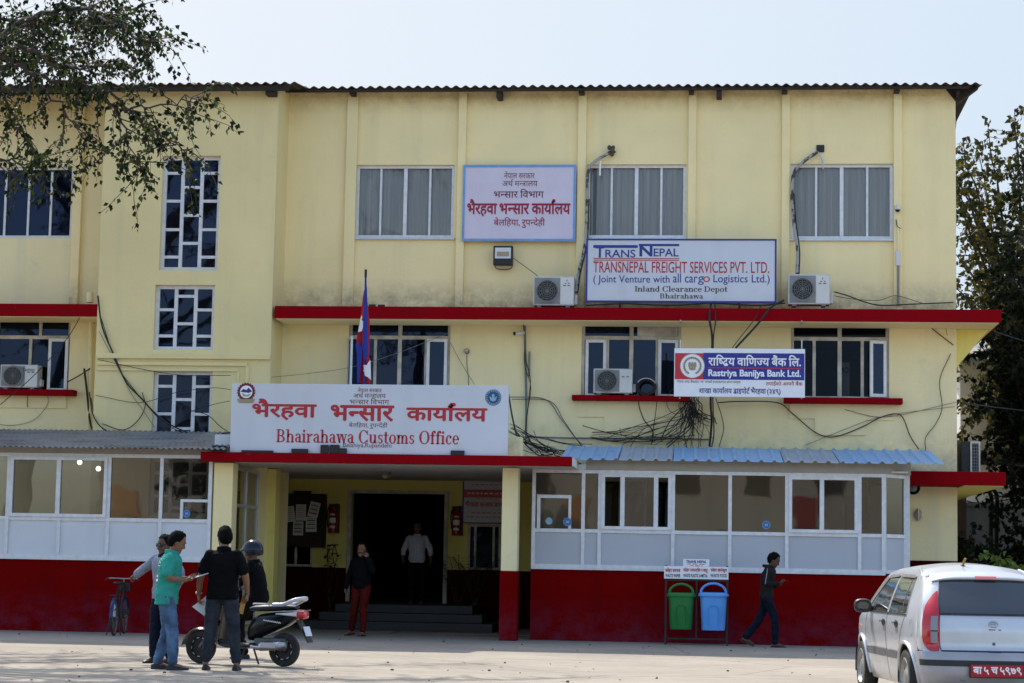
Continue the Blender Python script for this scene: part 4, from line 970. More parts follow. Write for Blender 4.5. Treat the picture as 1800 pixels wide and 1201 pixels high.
# ================================================================ cables
def cable(label, pts, Y, r=.009, mat='black_cable', name='cable', jit=0, group='loose cables along the facade'):
    if isinstance(Y, (int, float)): Y = [Y]*len(pts)
    P = [at(x, y, q) for (x, y), q in zip(pts, Y)]; b = P[0].copy()
    m = MB(); m.tube(smooth_path([p - b for p in P]), r, 6); o = m.build(name, M[mat], smooth=True); o.location = b
    return tag(o, label, 'cable', group)
for lab, pts, Y, r, mt in (
  ('thin wire from the black floodlight down to the air conditioner', [(901, 453), (922, 468), (945, 485)], [-.2, -.3, -.6], .007, 'black_cable'),
  ('black cables hanging from the red ledge behind the bank sign', [(1250, 533), (1247, 560), (1252, 600), (1249, 700), (1251, 740), (1247, 786)], [-.9, -1.06, -1.05, -1.0, -.3, -.2], .022, 'black_cable'),
  ('second black cable beside the thick drop under the freight sign', [(1256, 533), (1258, 562), (1254, 600), (1253, 700), (1255, 760), (1251, 786)], [-.9, -1.07, -1.05, -1.0, -.3, -.2], .012, 'black_cable'),
  ('slanting thick black cable from the ledge to the bank sign', [(1378, 528), (1355, 541), (1330, 572), (1293, 612)], [-.9, -1.06, -1.1, -1.15], .020, 'black_cable'),
  ('slanting thin black cable from the ledge to the bank sign', [(1338, 536), (1327, 560), (1300, 595), (1287, 612)], [-.9, -1.05, -1.1, -1.15], .008, 'black_cable'),
  ('cable from the office sign corner running down to the awning', [(895, 698), (958, 702), (985, 735), (1010, 768), (1027, 785)], [-.15, -.05, -.06, -.1, -.4], .011, 'grey_cable'),
  ('thin twin of the cable running to the blue awning', [(900, 702), (966, 705), (990, 738), (1005, 760), (1022, 784)], [-.15, -.05, -.06, -.1, -.4], .007, 'black_cable'),
  ('long grey pipe-like cable above the blue awning', [(925, 768), (990, 770), (1100, 771), (1180, 771), (1246, 773)], [-.1, -.08, -.06, -.06, -.1], .018, 'grey_cable'),
  ('cable looped below the window with the coiled hose', [(1124, 695), (1123, 712), (1132, 738), (1147, 757), (1147, 778)], [-.3, -.2, -.1, -.06, -.06], .010, 'black_cable'),
  ('straight thin cable beside the loop under the window sill', [(1155, 705), (1152, 730), (1148, 757), (1145, 782)], [-.3, -.12, -.06, -.06], .007, 'black_cable'),
  ('black cable curving along the wall beside the bank sign drop', [(1258, 700), (1268, 730), (1272, 755), (1264, 785)], [-.9, -.3, -.1, -.3], .008, 'black_cable'),
  ('long sagging cable under the window nearest the corner', [(1262, 708), (1300, 706), (1366, 708), (1393, 727), (1433, 760), (1467, 768), (1517, 750), (1550, 733), (1583, 730), (1600, 767), (1615, 790)], -.07, .011, 'black_cable'),
  ('thin cable crossing the sagging cable near the building corner', [(1485, 720), (1540, 733), (1590, 728), (1680, 707)], -.06, .006, 'grey_cable'),
  ('thin cable above the stepped panels near the building corner', [(1415, 783), (1480, 757), (1530, 738), (1580, 727), (1678, 715)], -.08, .006, 'grey_cable'),
  ('wavy dark cable down the corner wall to the blue awning', [(1671, 622), (1652, 668), (1656, 716), (1645, 745), (1627, 770), (1628, 797)], -.05, .008, 'black_cable'),
  ('short dark cable slanting to the corner under the red ledge', [(1620, 563), (1645, 583), (1676, 607)], -.05, .010, 'black_cable'),
  ('thin wire dropping from the red ledge near the corner', [(1662, 562), (1663, 578), (1665, 590)], -.05, .005, 'black_cable'),
  ('thin wires behind the corner air conditioner on the ledge', [(1466, 513), (1490, 520), (1520, 531), (1550, 537), (1600, 535), (1676, 532)], [-.5, -.4, -.3, -.2, -.15, -.12], .012, 'black_cable'),
  ('thin looping wire along the ledge near the corner', [(1466, 520), (1500, 526), (1545, 528), (1575, 520), (1620, 533)], [-.5, -.4, -.3, -.2, -.15], .006, 'black_cable'),
  ('thick black cable run lying along the top of the ledge', [(1030, 537), (1100, 534), (1180, 537), (1250, 533), (1330, 537), (1380, 533)], [-.95, -.9, -.92, -.95, -.9, -.9], .016, 'black_cable'),
  ('thin wire across the wall from the stair tower to the flag', [(478, 663), (540, 657), (620, 645), (700, 620), (790, 585)], [-.95, -.4, -.3, -.25, -.15], .006, 'grey_cable'),
  ('thin wire slanting down the wall to the office sign', [(790, 600), (812, 640), (834, 676)], [-.1, -.08, -.15], .006, 'grey_cable'),
  ('thick cable bundle falling across the stair tower', [(172, 520), (180, 575), (202, 628), (222, 672), (250, 702), (280, 735), (310, 752), (350, 770)], [-1.06, -1.05, -1.05, -1.06, -1.05, -1.1, -1.15, -1.4], .016, 'black_cable'),
  ('thin cable beside the bundle across the stair tower', [(178, 560), (205, 640), (238, 688), (262, 715), (300, 750), (330, 764)], [-1.06, -1.05, -1.06, -1.06, -1.1, -1.3], .008, 'black_cable'),
  ('grey cable beside the bundle across the stair tower', [(174, 582), (212, 655), (232, 694), (252, 722), (272, 752)], [-1.06, -1.05, -1.06, -1.06, -1.1], .007, 'grey_cable'),
  ('cable lying along the top of the grey corrugated awning', [(157, 690), (166, 735), (195, 760), (265, 766), (367, 764), (410, 760)], [-.6, -1.06, -1.1, -1.15, -1.2, -1.6], .013, 'black_cable'),
  ('second cable lying along the top of the grey awning', [(160, 700), (172, 745), (210, 764), (290, 763), (372, 770)], [-.6, -1.06, -1.1, -1.15, -1.3], .009, 'black_cable'),
  ('looped cable on the stair tower beside its lowest window', [(250, 690), (255, 715), (240, 742), (215, 756), (180, 745)], -1.05, .009, 'black_cable'),
  ('thin wire across the lowest stair window toward the office sign', [(172, 632), (265, 652), (330, 660), (405, 660)], [-1.05, -1.06, -1.1, -1.6], .006, 'black_cable'),
  ('lower thin wire across the lowest stair window', [(168, 695), (245, 708), (310, 690), (372, 682), (405, 685)], [-1.05, -1.06, -1.1, -1.2, -1.8], .006, 'black_cable'),
  ('wire from the lowest stair window down to the white stub', [(330, 720), (365, 730), (385, 748), (402, 760)], [-1.1, -1.2, -1.6, -2.2], .008, 'black_cable'),
  ('wire rising from the lowest stair window frame', [(300, 756), (335, 725), (372, 712), (404, 705)], [-1.1, -1.12, -1.3, -2.0], .006, 'black_cable'),
  ('slanting wires from the drain pipe to the lower window', [(118, 672), (140, 660), (158, 648)], [-.1, -.15, -.2], .012, 'black_cable'),
  ('wire hanging below the sill west of the stair tower', [(82, 692), (84, 710), (60, 738), (20, 748), (-20, 742)], [-.2, -.06, -.05, -.05, -.05], .006, 'grey_cable'),
  ('thin wire hanging straight below the west window sill', [(49, 692), (48, 716)], [-.2, -.06], .008, 'black_cable'),
  ('wire crossing the west window and its air conditioner', [(0, 712), (60, 660), (118, 595), (150, 540)], [-.4, -.62, -.8, -.9], .008, 'black_cable'),
  ('black cable bundle running down beside the drain pipe', [(148, 648), (153, 690), (158, 740), (165, 762)], [-.2, -.2, -.2, -.9], .022, 'black_cable'),
  ('black cable leaning on the corner of the office sign', [(894, 693), (900, 730), (908, 766)], [-3.3, -3.2, -3.1], .016, 'black_cable'),
):
    cable(lab, pts, Y, r, mt)
# two nests of wire nobody could count
def nest(name, label, c, spread, n, Y, seed, r=.006):
    rr = random.Random(seed); o = at(*c, Y); m = MB()
    for k in range(n):
        pts = []; p = Vector((rr.gauss(0, .10), rr.uniform(-.06, .02), rr.uniform(.1, .3)*spread[1]))
        for j in range(6):
            pts.append(p.copy()); p = p + Vector((rr.gauss(0, .12)*spread[0], rr.uniform(-.02, .02), -abs(rr.gauss(.13, .07))*spread[1])); p.y = min(.06, max(-.15, p.y))
        m.tube(smooth_path(pts, 4), r*rr.choice((.7, 1, 1.5)), 5)
    for k in range(n//4):
        a, rad = Vector((rr.gauss(0, .12), rr.uniform(-.1, .0), rr.gauss(-.25, .2)*spread[1])), rr.uniform(.06, .2)
        m.tube([a + Vector((rad*math.cos(t*.5), 0, rad*1.3*math.sin(t*.5))) for t in range(14)], r, 5)
    q = m.build(name, M['black_cable'], smooth=True); q.location = o; return tag(q, label, 'cables')
nest('cable_tangle', 'dense hanging nest of black cables beside the window under the bank sign', (1214, 712), (.32, .75), 30, -.22, 5)
def strands(name, label, starts, ends, n, Y, seed, sag=.1, r=.007):
    rr = random.Random(seed); o = at(*starts[0], Y); m = MB()
    for k in range(n):
        s0, e0 = rr.choice(starts), rr.choice(ends)
        a, b_ = at(s0[0] + rr.gauss(0, 6), s0[1] + rr.gauss(0, 6), Y + rr.uniform(-.05, .05)) - o, at(e0[0] + rr.gauss(0, 8), e0[1] + rr.gauss(0, 5), Y + rr.uniform(-.1, .05)) - o
        c_ = a.lerp(b_, .5) + Vector((rr.gauss(0, .10), rr.uniform(-.08, .02), -sag*rr.uniform(.2, 1.6)))
        m.tube(smooth_path([a, a.lerp(c_, .5) + Vector((rr.gauss(0, .04), 0, -sag*.3)), c_, c_.lerp(b_, .5) + Vector((rr.gauss(0, .04), 0, -sag*.2)), b_], 4), r*rr.choice((.6, .8, 1, 1.6)), 5)
    q = m.build(name, M['black_cable'], smooth=True); q.location = o; return tag(q, label, 'cables')
strands('cable_tangle', 'mass of black cables sweeping from the office sign corner over the porch roof', [(900, 752), (908, 770), (918, 762), (925, 775)], [(985, 799), (1003, 800), (970, 795), (1030, 786), (960, 790)], 28, -.9, 9, .14, .007)
strands('cable_tangle', 'spray of thin wires spreading from the cable nest to the awning and the sills', [(1212, 712), (1220, 722)], [(1180, 784), (1196, 788), (1215, 788), (1232, 786), (1246, 770), (1165, 770), (1240, 740), (1150, 782)], 30, -.24, 4, .05)
strands('cable_tangle', 'loose web of thin wires along the wall over the blue awning', [(1040, 770), (1062, 772), (1100, 765), (1020, 752)], [(1180, 752), (1195, 735), (1147, 765), (1200, 770)], 12, -.12, 6, .08, .005)
for lab, pts in (('thin wire fanning out from the cable nest over the awning', [(1198, 745), (1150, 755), (1110, 773), (1085, 787)]),
                 ('upper wire fanning out from the cable nest to the wall', [(1200, 716), (1160, 735), (1110, 752), (1062, 772)]),
                 ('second wire fanning out from the cable nest over the awning', [(1205, 735), (1140, 750), (1120, 768), (1108, 785)]),
                 ('wire fanning from the cable heap beside the yellow stub', [(900, 772), (945, 768), (985, 778), (1030, 790)]),
                 ('wire falling from the sign corner into the cable heap', [(896, 745), (925, 760), (960, 785), (995, 800)])):
    cable(lab, pts, -.35, .007)
t = thing('conduit', 'vertical grey conduit with loose wires between the flag and the cable heap', 'conduit', at(925, 770, -.1))
MB().tube([at(922, 562, -.06), at(925, 690, -.06), at(925, 772, -.06)], .022, 8).build('pipe', M['grey_cable'], t, world=True)
MB().tube([at(931, 618, -.06), at(930, 662, -.06)], .02, 8).build('pipe', M['ac_grey'], t, world=True)
m = MB(); m.tube(smooth_path([at(919, 541, -1.02), at(921, 580, -.12), at(924, 630, -.1), at(932, 665, -.1), at(930, 700, -.1), at(923, 760, -.1)]), .009, 6); m.tube(smooth_path([at(923, 600, -.1), at(922, 640, -.1), at(933, 680, -.1), at(928, 720, -.1)]), .007, 6)
m.build('wire', M['black_cable'], t, world=True, smooth=True)
def hose(label, pts, Y, endlab):
    P = [at(x, y, q) for (x, y), q in zip(pts, Y)]; t = thing('coolant_hose', label, 'hose', P[0])
    MB().tube(smooth_path(P, 8), .032, 8).build('lagging', M['hose_wrap'], t, world=True, smooth=True)
    MB().tube(smooth_path([p + Vector((.04, -.01, 0)) for p in P[:4]], 6), .012, 6).build('cable', M['black_cable'], t, world=True, smooth=True); return t, P
m_, nt_, b_ = new_mat('hose_wrap'); b_.inputs['Roughness'].default_value = .8
nt_.links.new(mix_col(nt_, fac_noise(nt_, 9, 3, (1, 1, .6), .5, .56), (.36, .34, .30), (.05, .05, .05)), b_.inputs['Base Color'])
t, P = hose('wrapped grey hose rising past the window beside the painted sign', [(1012, 515), (1017, 480), (1029, 425), (1032, 350), (1034, 302), (1046, 284), (1076, 266)], [-.6, -.4, -.2, -.16, -.16, -.16, -.08], '')
m = MB(); rr = random.Random(3)
for k in range(9): m.ball(P[-1] + Vector((rr.gauss(.02, .05), rr.uniform(-.08, .02), rr.gauss(.02, .04))), rr.uniform(.02, .05), 7, 5)
m.build('sealant', M['soil'], t, world=True); a = at(1055, 283, -.1); MB().tube([a, a + Vector((0, -.03, -.3))], .02, 8).build('drain_tube', M['text_white'], t, world=True)
t, P = hose('wrapped grey hose rising past the window nearest the corner', [(1401, 482), (1402, 440), (1396, 395), (1392, 340), (1396, 303), (1412, 285), (1437, 267)], [-.5, -.3, -.16, -.14, -.14, -.14, -.06], '')
x0, x1, z0, z1 = rect(1435, 255, 1449, 268, -.01); MB().box(x0, x1, -.03, -.002, z0, z1).build('wall_hole', M['black'], t, world=True, bevel=.02)
MB().tube(smooth_path([P[-1], at(1445, 280, -.1), at(1447, 297, -.1)]), .018, 7).build('drain_tube', M['ac_white'], t, world=True)
# the coiled hose on the sill
c = at(1136, 680, -.24); t = thing('coiled_hose', 'coil of black hose on the sill beside the weathered air conditioner', 'hose', c - Vector((0, 0, .16)))
m = MB()
for k in range(5):
    rad = .19 - .012*k; m.tube([c + Vector((rad*math.cos(a*.262), -.02 + .03*k + .01*math.sin(a), rad*.85*math.sin(a*.262))) for a in range(25)], .017, 6, cap=False)
m.build('coil', M['black_cable'], t, world=True, smooth=True)
m = MB(); m.tube([c + Vector((.19*math.cos(a*.2), -.045, .16*math.sin(a*.2))) for a in range(2, 14)], .010, 6); m.build('coil_strip', M['ac_white'], t, world=True)

# ================================================================ flag
Yf = -3.25; base = at(641, 690, Yf); base.z = czt
t = thing('national_flag', 'red and blue pennant flag hanging limp from a leaning pole above the office sign', 'flag', base)
top = at(643, 476, Yf); MB().tube([base, top], .018, 8).build('pole', M['flag_blue'], t, world=True); MB().tube([top - Vector((0, 0, .12)), top + Vector((0, 0, .02))], .024, 8).build('finial', M['black'], t, world=True)
def cloth(pts, dy, mat, name, fold=.03):
    P = [at(350 + x/3, 450 + y/3, Yf + dy) for x, y in pts]; n = len(P)
    bm = bmesh.new(); vs = [bm.verts.new(p) for p in P]; bm.faces.new(vs)
    bmesh.ops.triangulate(bm, faces=bm.faces); bmesh.ops.subdivide_edges(bm, edges=bm.edges, cuts=3, use_grid_fill=True)
    q = MB(); bm.verts.index_update()
    for v in bm.verts: v.co.y += fold*math.sin(v.co.x*38 + v.co.z*2.2) 
    V0 = [v.co.copy() for v in bm.verts]; F0 = [tuple(v.index for v in f.verts) for f in bm.faces]; k = len(V0)
    q.add(V0 + [v + Vector((0, .008, 0)) for v in V0], F0 + [tuple(i + k for i in reversed(f)) for f in F0])
    bm.free(); return q.build(name, M[mat], t, world=True, solid=1)
cloth([(872, 180), (888, 250), (898, 340), (898, 520), (884, 560), (860, 490), (830, 455), (848, 330), (866, 210)], 0, 'flag_red', 'cloth')
cloth([(850, 495), (885, 555), (899, 535), (906, 672), (845, 672), (841, 520)], .03, 'flag_red', 'cloth')
cloth([(878, 90), (885, 180), (881, 330), (876, 440), (892, 525), (868, 560), (860, 470), (867, 330), (872, 190)], -.035, 'flag_blue', 'border', .015)
cloth([(829, 452), (862, 485), (852, 505), (848, 560), (842, 672), (834, 672), (833, 520), (826, 472)], -.03, 'flag_blue', 'border', .015)
cloth([(856, 312), (861, 324), (857, 336), (865, 345), (858, 360), (865, 372), (858, 396), (838, 402), (844, 364), (849, 332)], -.04, 'flag_white', 'moon_emblem', .012)
cloth([(892, 562), (903, 548), (906, 655), (890, 640), (874, 632), (880, 616), (864, 606), (878, 592), (866, 575), (884, 576)], -.03, 'flag_white', 'sun_emblem', .012)

# rubble left on the roofs
for k, (l, tt, r, b_, Y, zb) in enumerate(((512, 789, 541, 796, -3.68, czt), (563, 782, 577, 797, -3.68, czt), (579, 782, 596, 797, -3.66, czt), (596, 788, 609, 797, -3.68, czt), (792, 792, 816, 798, -3.68, czt), (648, 535, 660, 541, -.97, z_slab_t), (664, 536, 676, 541, -.97, z_slab_t), (372, 783, 398, 791, -3.69, czt), (424, 793, 480, 795, -3.69, czt))):
    a, b, c, d = rect(l, tt, r, b_, Y); o = MB(); o.box(a, b, Y, Y + .055, zb + .002, max(d, zb + .04))
    q = MB(); q.v = [v - Vector(((a+b)/2, Y, zb)) for v in o.v]; q.f = o.f
    ob = q.build('loose_brick', M['black'], bevel=.008); ob.location = ((a+b)/2, Y, zb)
    tag(ob, ('dark flat block on the porch roof under the red lettering', 'upright dark block on the porch roof under the customs lettering', 'second upright dark block next to the first under the lettering', 'low dark block beside the two upright blocks', 'flat dark block on the porch roof under the word ending of the sign',
             'small dark block on the red ledge behind the flag', 'second small dark block on the red ledge behind the flag', 'dark crumpled scrap on the porch roof corner beside the grey awning', 'long thin dark strip on the porch roof under the sign')[k], 'block', 'dark blocks left on the roofs')
# ================================================================ porch contents
x0, x1, z0, z1 = rect(487, 868, 572, 962, YB - .14)
t = thing('notice_board', 'dark wooden notice board on the porch wall with papers pinned to it', 'notice board', ((x0+x1)/2, YB - .1, z0))
MB().box(x0, x1, YB - .12, YB - .012, z0, z1).build('board', M['dark_wood'], t, world=True)
m = MB()
for a, b, c, d in ((x0, x0+.06, z0, z1), (x1-.06, x1, z0, z1), (x0+.06, x1-.06, z1-.06, z1), (x0+.06, x1-.06, z0, z0+.06)): m.box(a, b, YB-.15, YB-.121, c, d)
m.box(x0 + .35, x1 - .35, YB - .14, YB - .02, z1 + .002, z1 + .06); m.build('frame', M['dark_wood'], t, world=True)
for k, (cx_, cy_, w, h, an, lab) in enumerate(((509, 904, 18, 27, 8, 'tilted paper notice at the far edge of the group on the dark board'), (529, 901, 18, 28, 0, 'topmost upright paper notice in the middle of the dark board'), (552, 896, 18, 26, -12, 'tilted paper notice with bold black bars, topmost on the board'),
                              (524, 929, 18, 24, 0, 'lowest paper notice with two black bars on the board'), (547, 922, 19, 26, 1, 'paper notice with two black bars under the tilted one'))):
    Yp = YB - .125 - .004*k; c = at(cx_, cy_, Yp); s = (at(cx_+1, cy_, Yp) - c).length; w *= s; h *= s
    t = thing('paper_notice', lab, 'paper', c, group='papers pinned to the notice board'); t.rotation_euler = (0, R(-an), 0)
    MB().box(-w/2, w/2, -.001, .001, -h/2, h/2).build('sheet', M['paper'], t)
    m = MB()
    for j in range(6): z = h/2 - h*(.14 + .13*j); m.quad((-w*.38, -.003, z), (w*.36, -.003, z), (w*.36, -.003, z + (.022 if (k > 1 and j % 2) else .006)), (-w*.38, -.003, z + (.022 if (k > 1 and j % 2) else .006)))
    m.build('print', M['text_dark'], t, solid=1)
def extinguisher(l, tt, r, b_, lab):
    x0, x1, z0, z1 = rect(l, tt, r, b_, YB - .2); c = (x0+x1)/2; h = z1 - z0; t = thing('fire_extinguisher', lab, 'fire extinguisher', (c, YB - .12, z0), group='fire extinguishers beside the porch door')
    q = MB(); q.box(-.12, .12, .06, .10, .02, h - .02); q.build('backing_board', M['brown_wood'], t)
    q = MB(); q.lathe([(0, .02), (.085, .02), (.09, .05), (.09, h*.66), (.07, h*.76), (.028, h*.82), (.028, h*.88)], (0, -.04, 0), 'z', 18); q.build('cylinder', M['extinguisher_red'], t, smooth=True)
    q = MB(); q.box(-.02, .02, -.06, -.02, h*.86, h*.94); q.bar((-.02, -.05, h*.93), (.09, -.07, h*.98), .02, .015); q.bar((-.02, -.05, h*.89), (.08, -.07, h*.89), .02, .012); q.build('valve', M['black'], t)
    q = MB(); q.tube(smooth_path([(-.02, -.05, h*.9), (-.11, -.08, h*.8), (-.12, -.09, h*.5), (-.10, -.09, h*.22)]), .013, 6); q.build('hose', M['black'], t, smooth=True)
    q = MB(); q.lathe([(.0925, h*.36), (.0925, h*.52)], (0, -.04, 0), 'z', 10, R(-140), R(-40)); q.lathe([(.0925, h*.19), (.0925, h*.27)], (0, -.04, 0), 'z', 10, R(-130), R(-50)); q.lathe([(.0925, h*.60), (.0925, h*.65)], (0, -.04, 0), 'z', 10, R(-125), R(-55)); q.build('label_print', M['paper'], t, solid=1)
extinguisher(575, 884, 595, 939, 'red fire extinguisher with white labels beside the notice board'); extinguisher(793, 888, 812, 943, 'red fire extinguisher with white labels beside the red lettered notice')

def leaf_mesh(m, p, d, n, L, W, bend=.25):
    d = d.normalized(); s = d.cross(n); s = s.normalized() if s.length > 1e-4 else d.orthogonal().normalized(); n = s.cross(d)
    a, b, c = p, p + d*L*.45 - n*L*bend*.15, p + d*L - n*L*bend
    k = len(m.v); m.v += [a, b + s*W/2 + n*W*.12, c, b - s*W/2 + n*W*.12, b]; m.f += [(k, k+1, k+4), (k+1, k+2, k+4), (k+2, k+3, k+4), (k+3, k, k+4)]
def rvec(rr): 
    while True:
        v = Vector((rr.uniform(-1, 1), rr.uniform(-1, 1), rr.uniform(-1, 1)))
        if .05 < v.length < 1: return v.normalized()
def potted(loc, h, lab, kind, seed, mat='dark_leaf', spread=.25):
    rr = random.Random(seed); t = thing('potted_plant', lab, 'plant', loc)
    q = MB(); q.lathe([(0, 0), (.11, 0), (.15, .24), (.17, .25), (.17, .29), (.14, .29), (.13, .25), (0, .25)], (0, 0, 0), 'z', 18); q.build('pot', M['brown_wood'], t, smooth=True)
    st, lf = MB(), MB()
    if kind == 'palm':
        for k in range(9):
            a = k*2.4 + rr.uniform(-.3, .3); el_ = rr.uniform(.6, 1.2); L = h*rr.uniform(.6, .85); p0 = Vector((0, 0, .27)); pts = []
            for j in range(9):
                u = j/8; pts.append(p0 + Vector((math.cos(a)*spread*2.2*u**1.3, math.sin(a)*spread*2.2*u**1.3, (h-.27)*(u*1.25 - .45*u*u*(1.4 - el_*.5))*.95)))
            st.tube(pts, .006, 5)
            for j in range(3, 9):
                d = (pts[j] - pts[j-1]).normalized()
                for sgn in (-1, 1):
                    s = d.cross(Vector((0, 0, 1))).normalized()*sgn
                    for f_ in (0, .5): leaf_mesh(lf, pts[j-1].lerp(pts[j], f_), s + d*.9 - Vector((0, 0, .25)), Vector((0, 0, 1)), h*.16, .028, .3)
    else:
        for k in range(5):
            pts = [Vector((0, 0, .25))]; 
            for j in range(7): pts.append(pts[-1] + Vector((rr.gauss(0, spread*.14), rr.gauss(0, spread*.14), (h-.25)/7*rr.uniform(.8, 1.1))))
            st.tube(pts, .007, 5)
            for j in range(2, 8):
                for _ in range(3):
                    d = rvec(rr); d.z = abs(d.z)*.4 - .2; leaf_mesh(lf, pts[j], d, Vector((0, 0, 1)), rr.uniform(.09, .16), .07, .3)
    st.build('stem', M['bark'], t); lf.build('foliage', M[mat], t, solid=1)
p = at(581, 1000, YB - .5); potted((p.x, YB - .5, 0), at(581, 950, YB - .5).z, 'thin leafy plant in a pot below the fire extinguisher by the notice board', 'leafy', 3, spread=.3)
p = at(806, 1000, YB - .6); potted((p.x, YB - .6, 0), at(806, 948, YB - .6).z, 'potted palm with arching fronds beside the porch door', 'palm', 5, 'palm_leaf', .3)
p = at(836, 1000, YB - .9); potted((p.x, YB - .9, 0), at(836, 958, YB - .9).z, 'smaller potted palm below the red lettered notice', 'palm', 8, 'palm_leaf', .22)

# stickers on the veranda glass
def sticker(px_, py_, Y, r, lab, mat='sign_blue'):
    c = at(px_, py_, Y); t = thing('window_sticker', lab, 'sticker', c, group='round stickers on the veranda glass')
    disc(Vector((0, 0, 0)), r, 0).build('disc', M[mat], t, solid=1)
    m = ring(Vector((0, 0, 0)), r*.95, r*.09, -.002)
    m.add([(x*r, -.003, z*r) for x, z in ((-.5, .1), (-.2, .35), (.0, .1), (.25, .4), (.5, .05), (.2, -.05), (.45, -.35), (.0, -.2), (-.45, -.35), (-.2, -.02))], [tuple(range(10))]); m.build('print', M['crest_pale'], t, solid=1)
simple('sticker_blue', (.03, .12, .42), .4)
sticker(997.5, 917.5, YR - .07, .078, 'blue round sticker on the hatch beside the porch passage', 'sticker_blue'); sticker(965, 916, YR - .02, .065, 'pale grey round sticker beside the blue one on the hatch', 'crest_pale')
sticker(1347, 923, YR - .03, .075, 'blue round sticker on the wide pane above the walking man', 'sticker_blue'); sticker(328, 903, YL - .06, .07, 'blue round sticker in the small hatch beside the yellow column', 'sticker_blue')
# a sack behind the office window
x0, x1, z0, z1 = rect(1474, 636, 1494, 680, .35); t = thing('plastic_sack', 'white printed sack standing inside the window nearest the corner', 'sack', ((x0+x1)/2, .45, z0))
m = MB(); m.box(x0, x1, .36, .55, z0 - .3, z1); m.build('sack', M['paper'], t, world=True, bevel=.04)
lettering(T('MO', .04), (1476, 645, 1492, 656), .355, 'sign_blue', t); 
MB().box(x0 - .5, x1 + .5, .3, .9, z0 - .35, z0 - .302).build('shelf', M['interior'], t, world=True)

# ================================================================ waste bins
Yw = -2.75; gx0, gx1, gxm = at(1170, 1100, Yw).x, at(1278, 1100, Yw).x, at(1224, 1100, Yw).x
zs_ = at(1224, 1018, Yw).z
t = thing('bin_stand', 'black metal stand with a white waste sorting sign above two bins', 'stand', (gxm, Yw, 0))
m = MB()
for x in (gx0, gx1):
    m.bar((x, Yw, .12), (x, Yw, zs_ + .24), .035, .035); m.bar((x, Yw-.22, .0), (x, Yw-.018, .26), .03, .03); m.bar((x, Yw+.22, .0), (x, Yw+.018, .26), .03, .03)
m.bar((gxm, Yw, .1), (gxm, Yw, zs_ + .24), .028, .028)
for z in (.10, zs_ - .02): m.bar((gx0+.018, Yw + .004, z), (gx1-.018, Yw + .004, z), .03, .03)
m.bar((gx0+.02, Yw + .005, at(1224, 1052, Yw).z), (gx1-.02, Yw + .005, at(1224, 1052, Yw).z), .02, .02)
m.build('frame', M['black'], t, world=True)
x0, x1, z0, z1 = rect(1167.5, 996, 1280.5, 1018, Yw - .03); MB().box(x0, x1, Yw - .035, Yw - .02, z0, z1).build('sign_panel', M['text_white'], t, world=True)
a, b, c, d = rect(1201, 983, 1247, 996, Yw - .03); MB().box(a, b, Yw - .035, Yw - .02, z1 + .002, d).build('sign_panel', M['text_white'], t, world=True)
Y = Yw - .039
for s, bx in (('फोहर| |कागज', (1169.5, 998, 1196, 1007)), ('फोहर| |~प|ला|~स|टिक| |र| |धातु', (1201, 998, 1244, 1007)), ('फोहर| |खानेकुरा', (1249, 998, 1278, 1007))): lettering(deva(s, .03), bx, Y, 'text_red', t)
for s, bx in (('WASTE PAPER', (1169.5, 1009, 1196, 1015)), ('WASTE PLASTIC & METAL', (1201, 1009, 1244, 1015)), ('WASTE FOOD', (1249, 1009, 1278, 1015))): lettering(T(s, .02), bx, Y, 'text_dark', t)
lettering(T('TRANS NEPAL', .03), (1206, 985, 1242, 990), Y, 'text_navy', t)
x0, x1, z0, z1 = rect(1208, 991, 1241, 995, Y); wordrows([(x0, x1, z0 + .03, .008), (x0 + .06, x1 - .06, z0, .008)], Y, 'text_red', t)
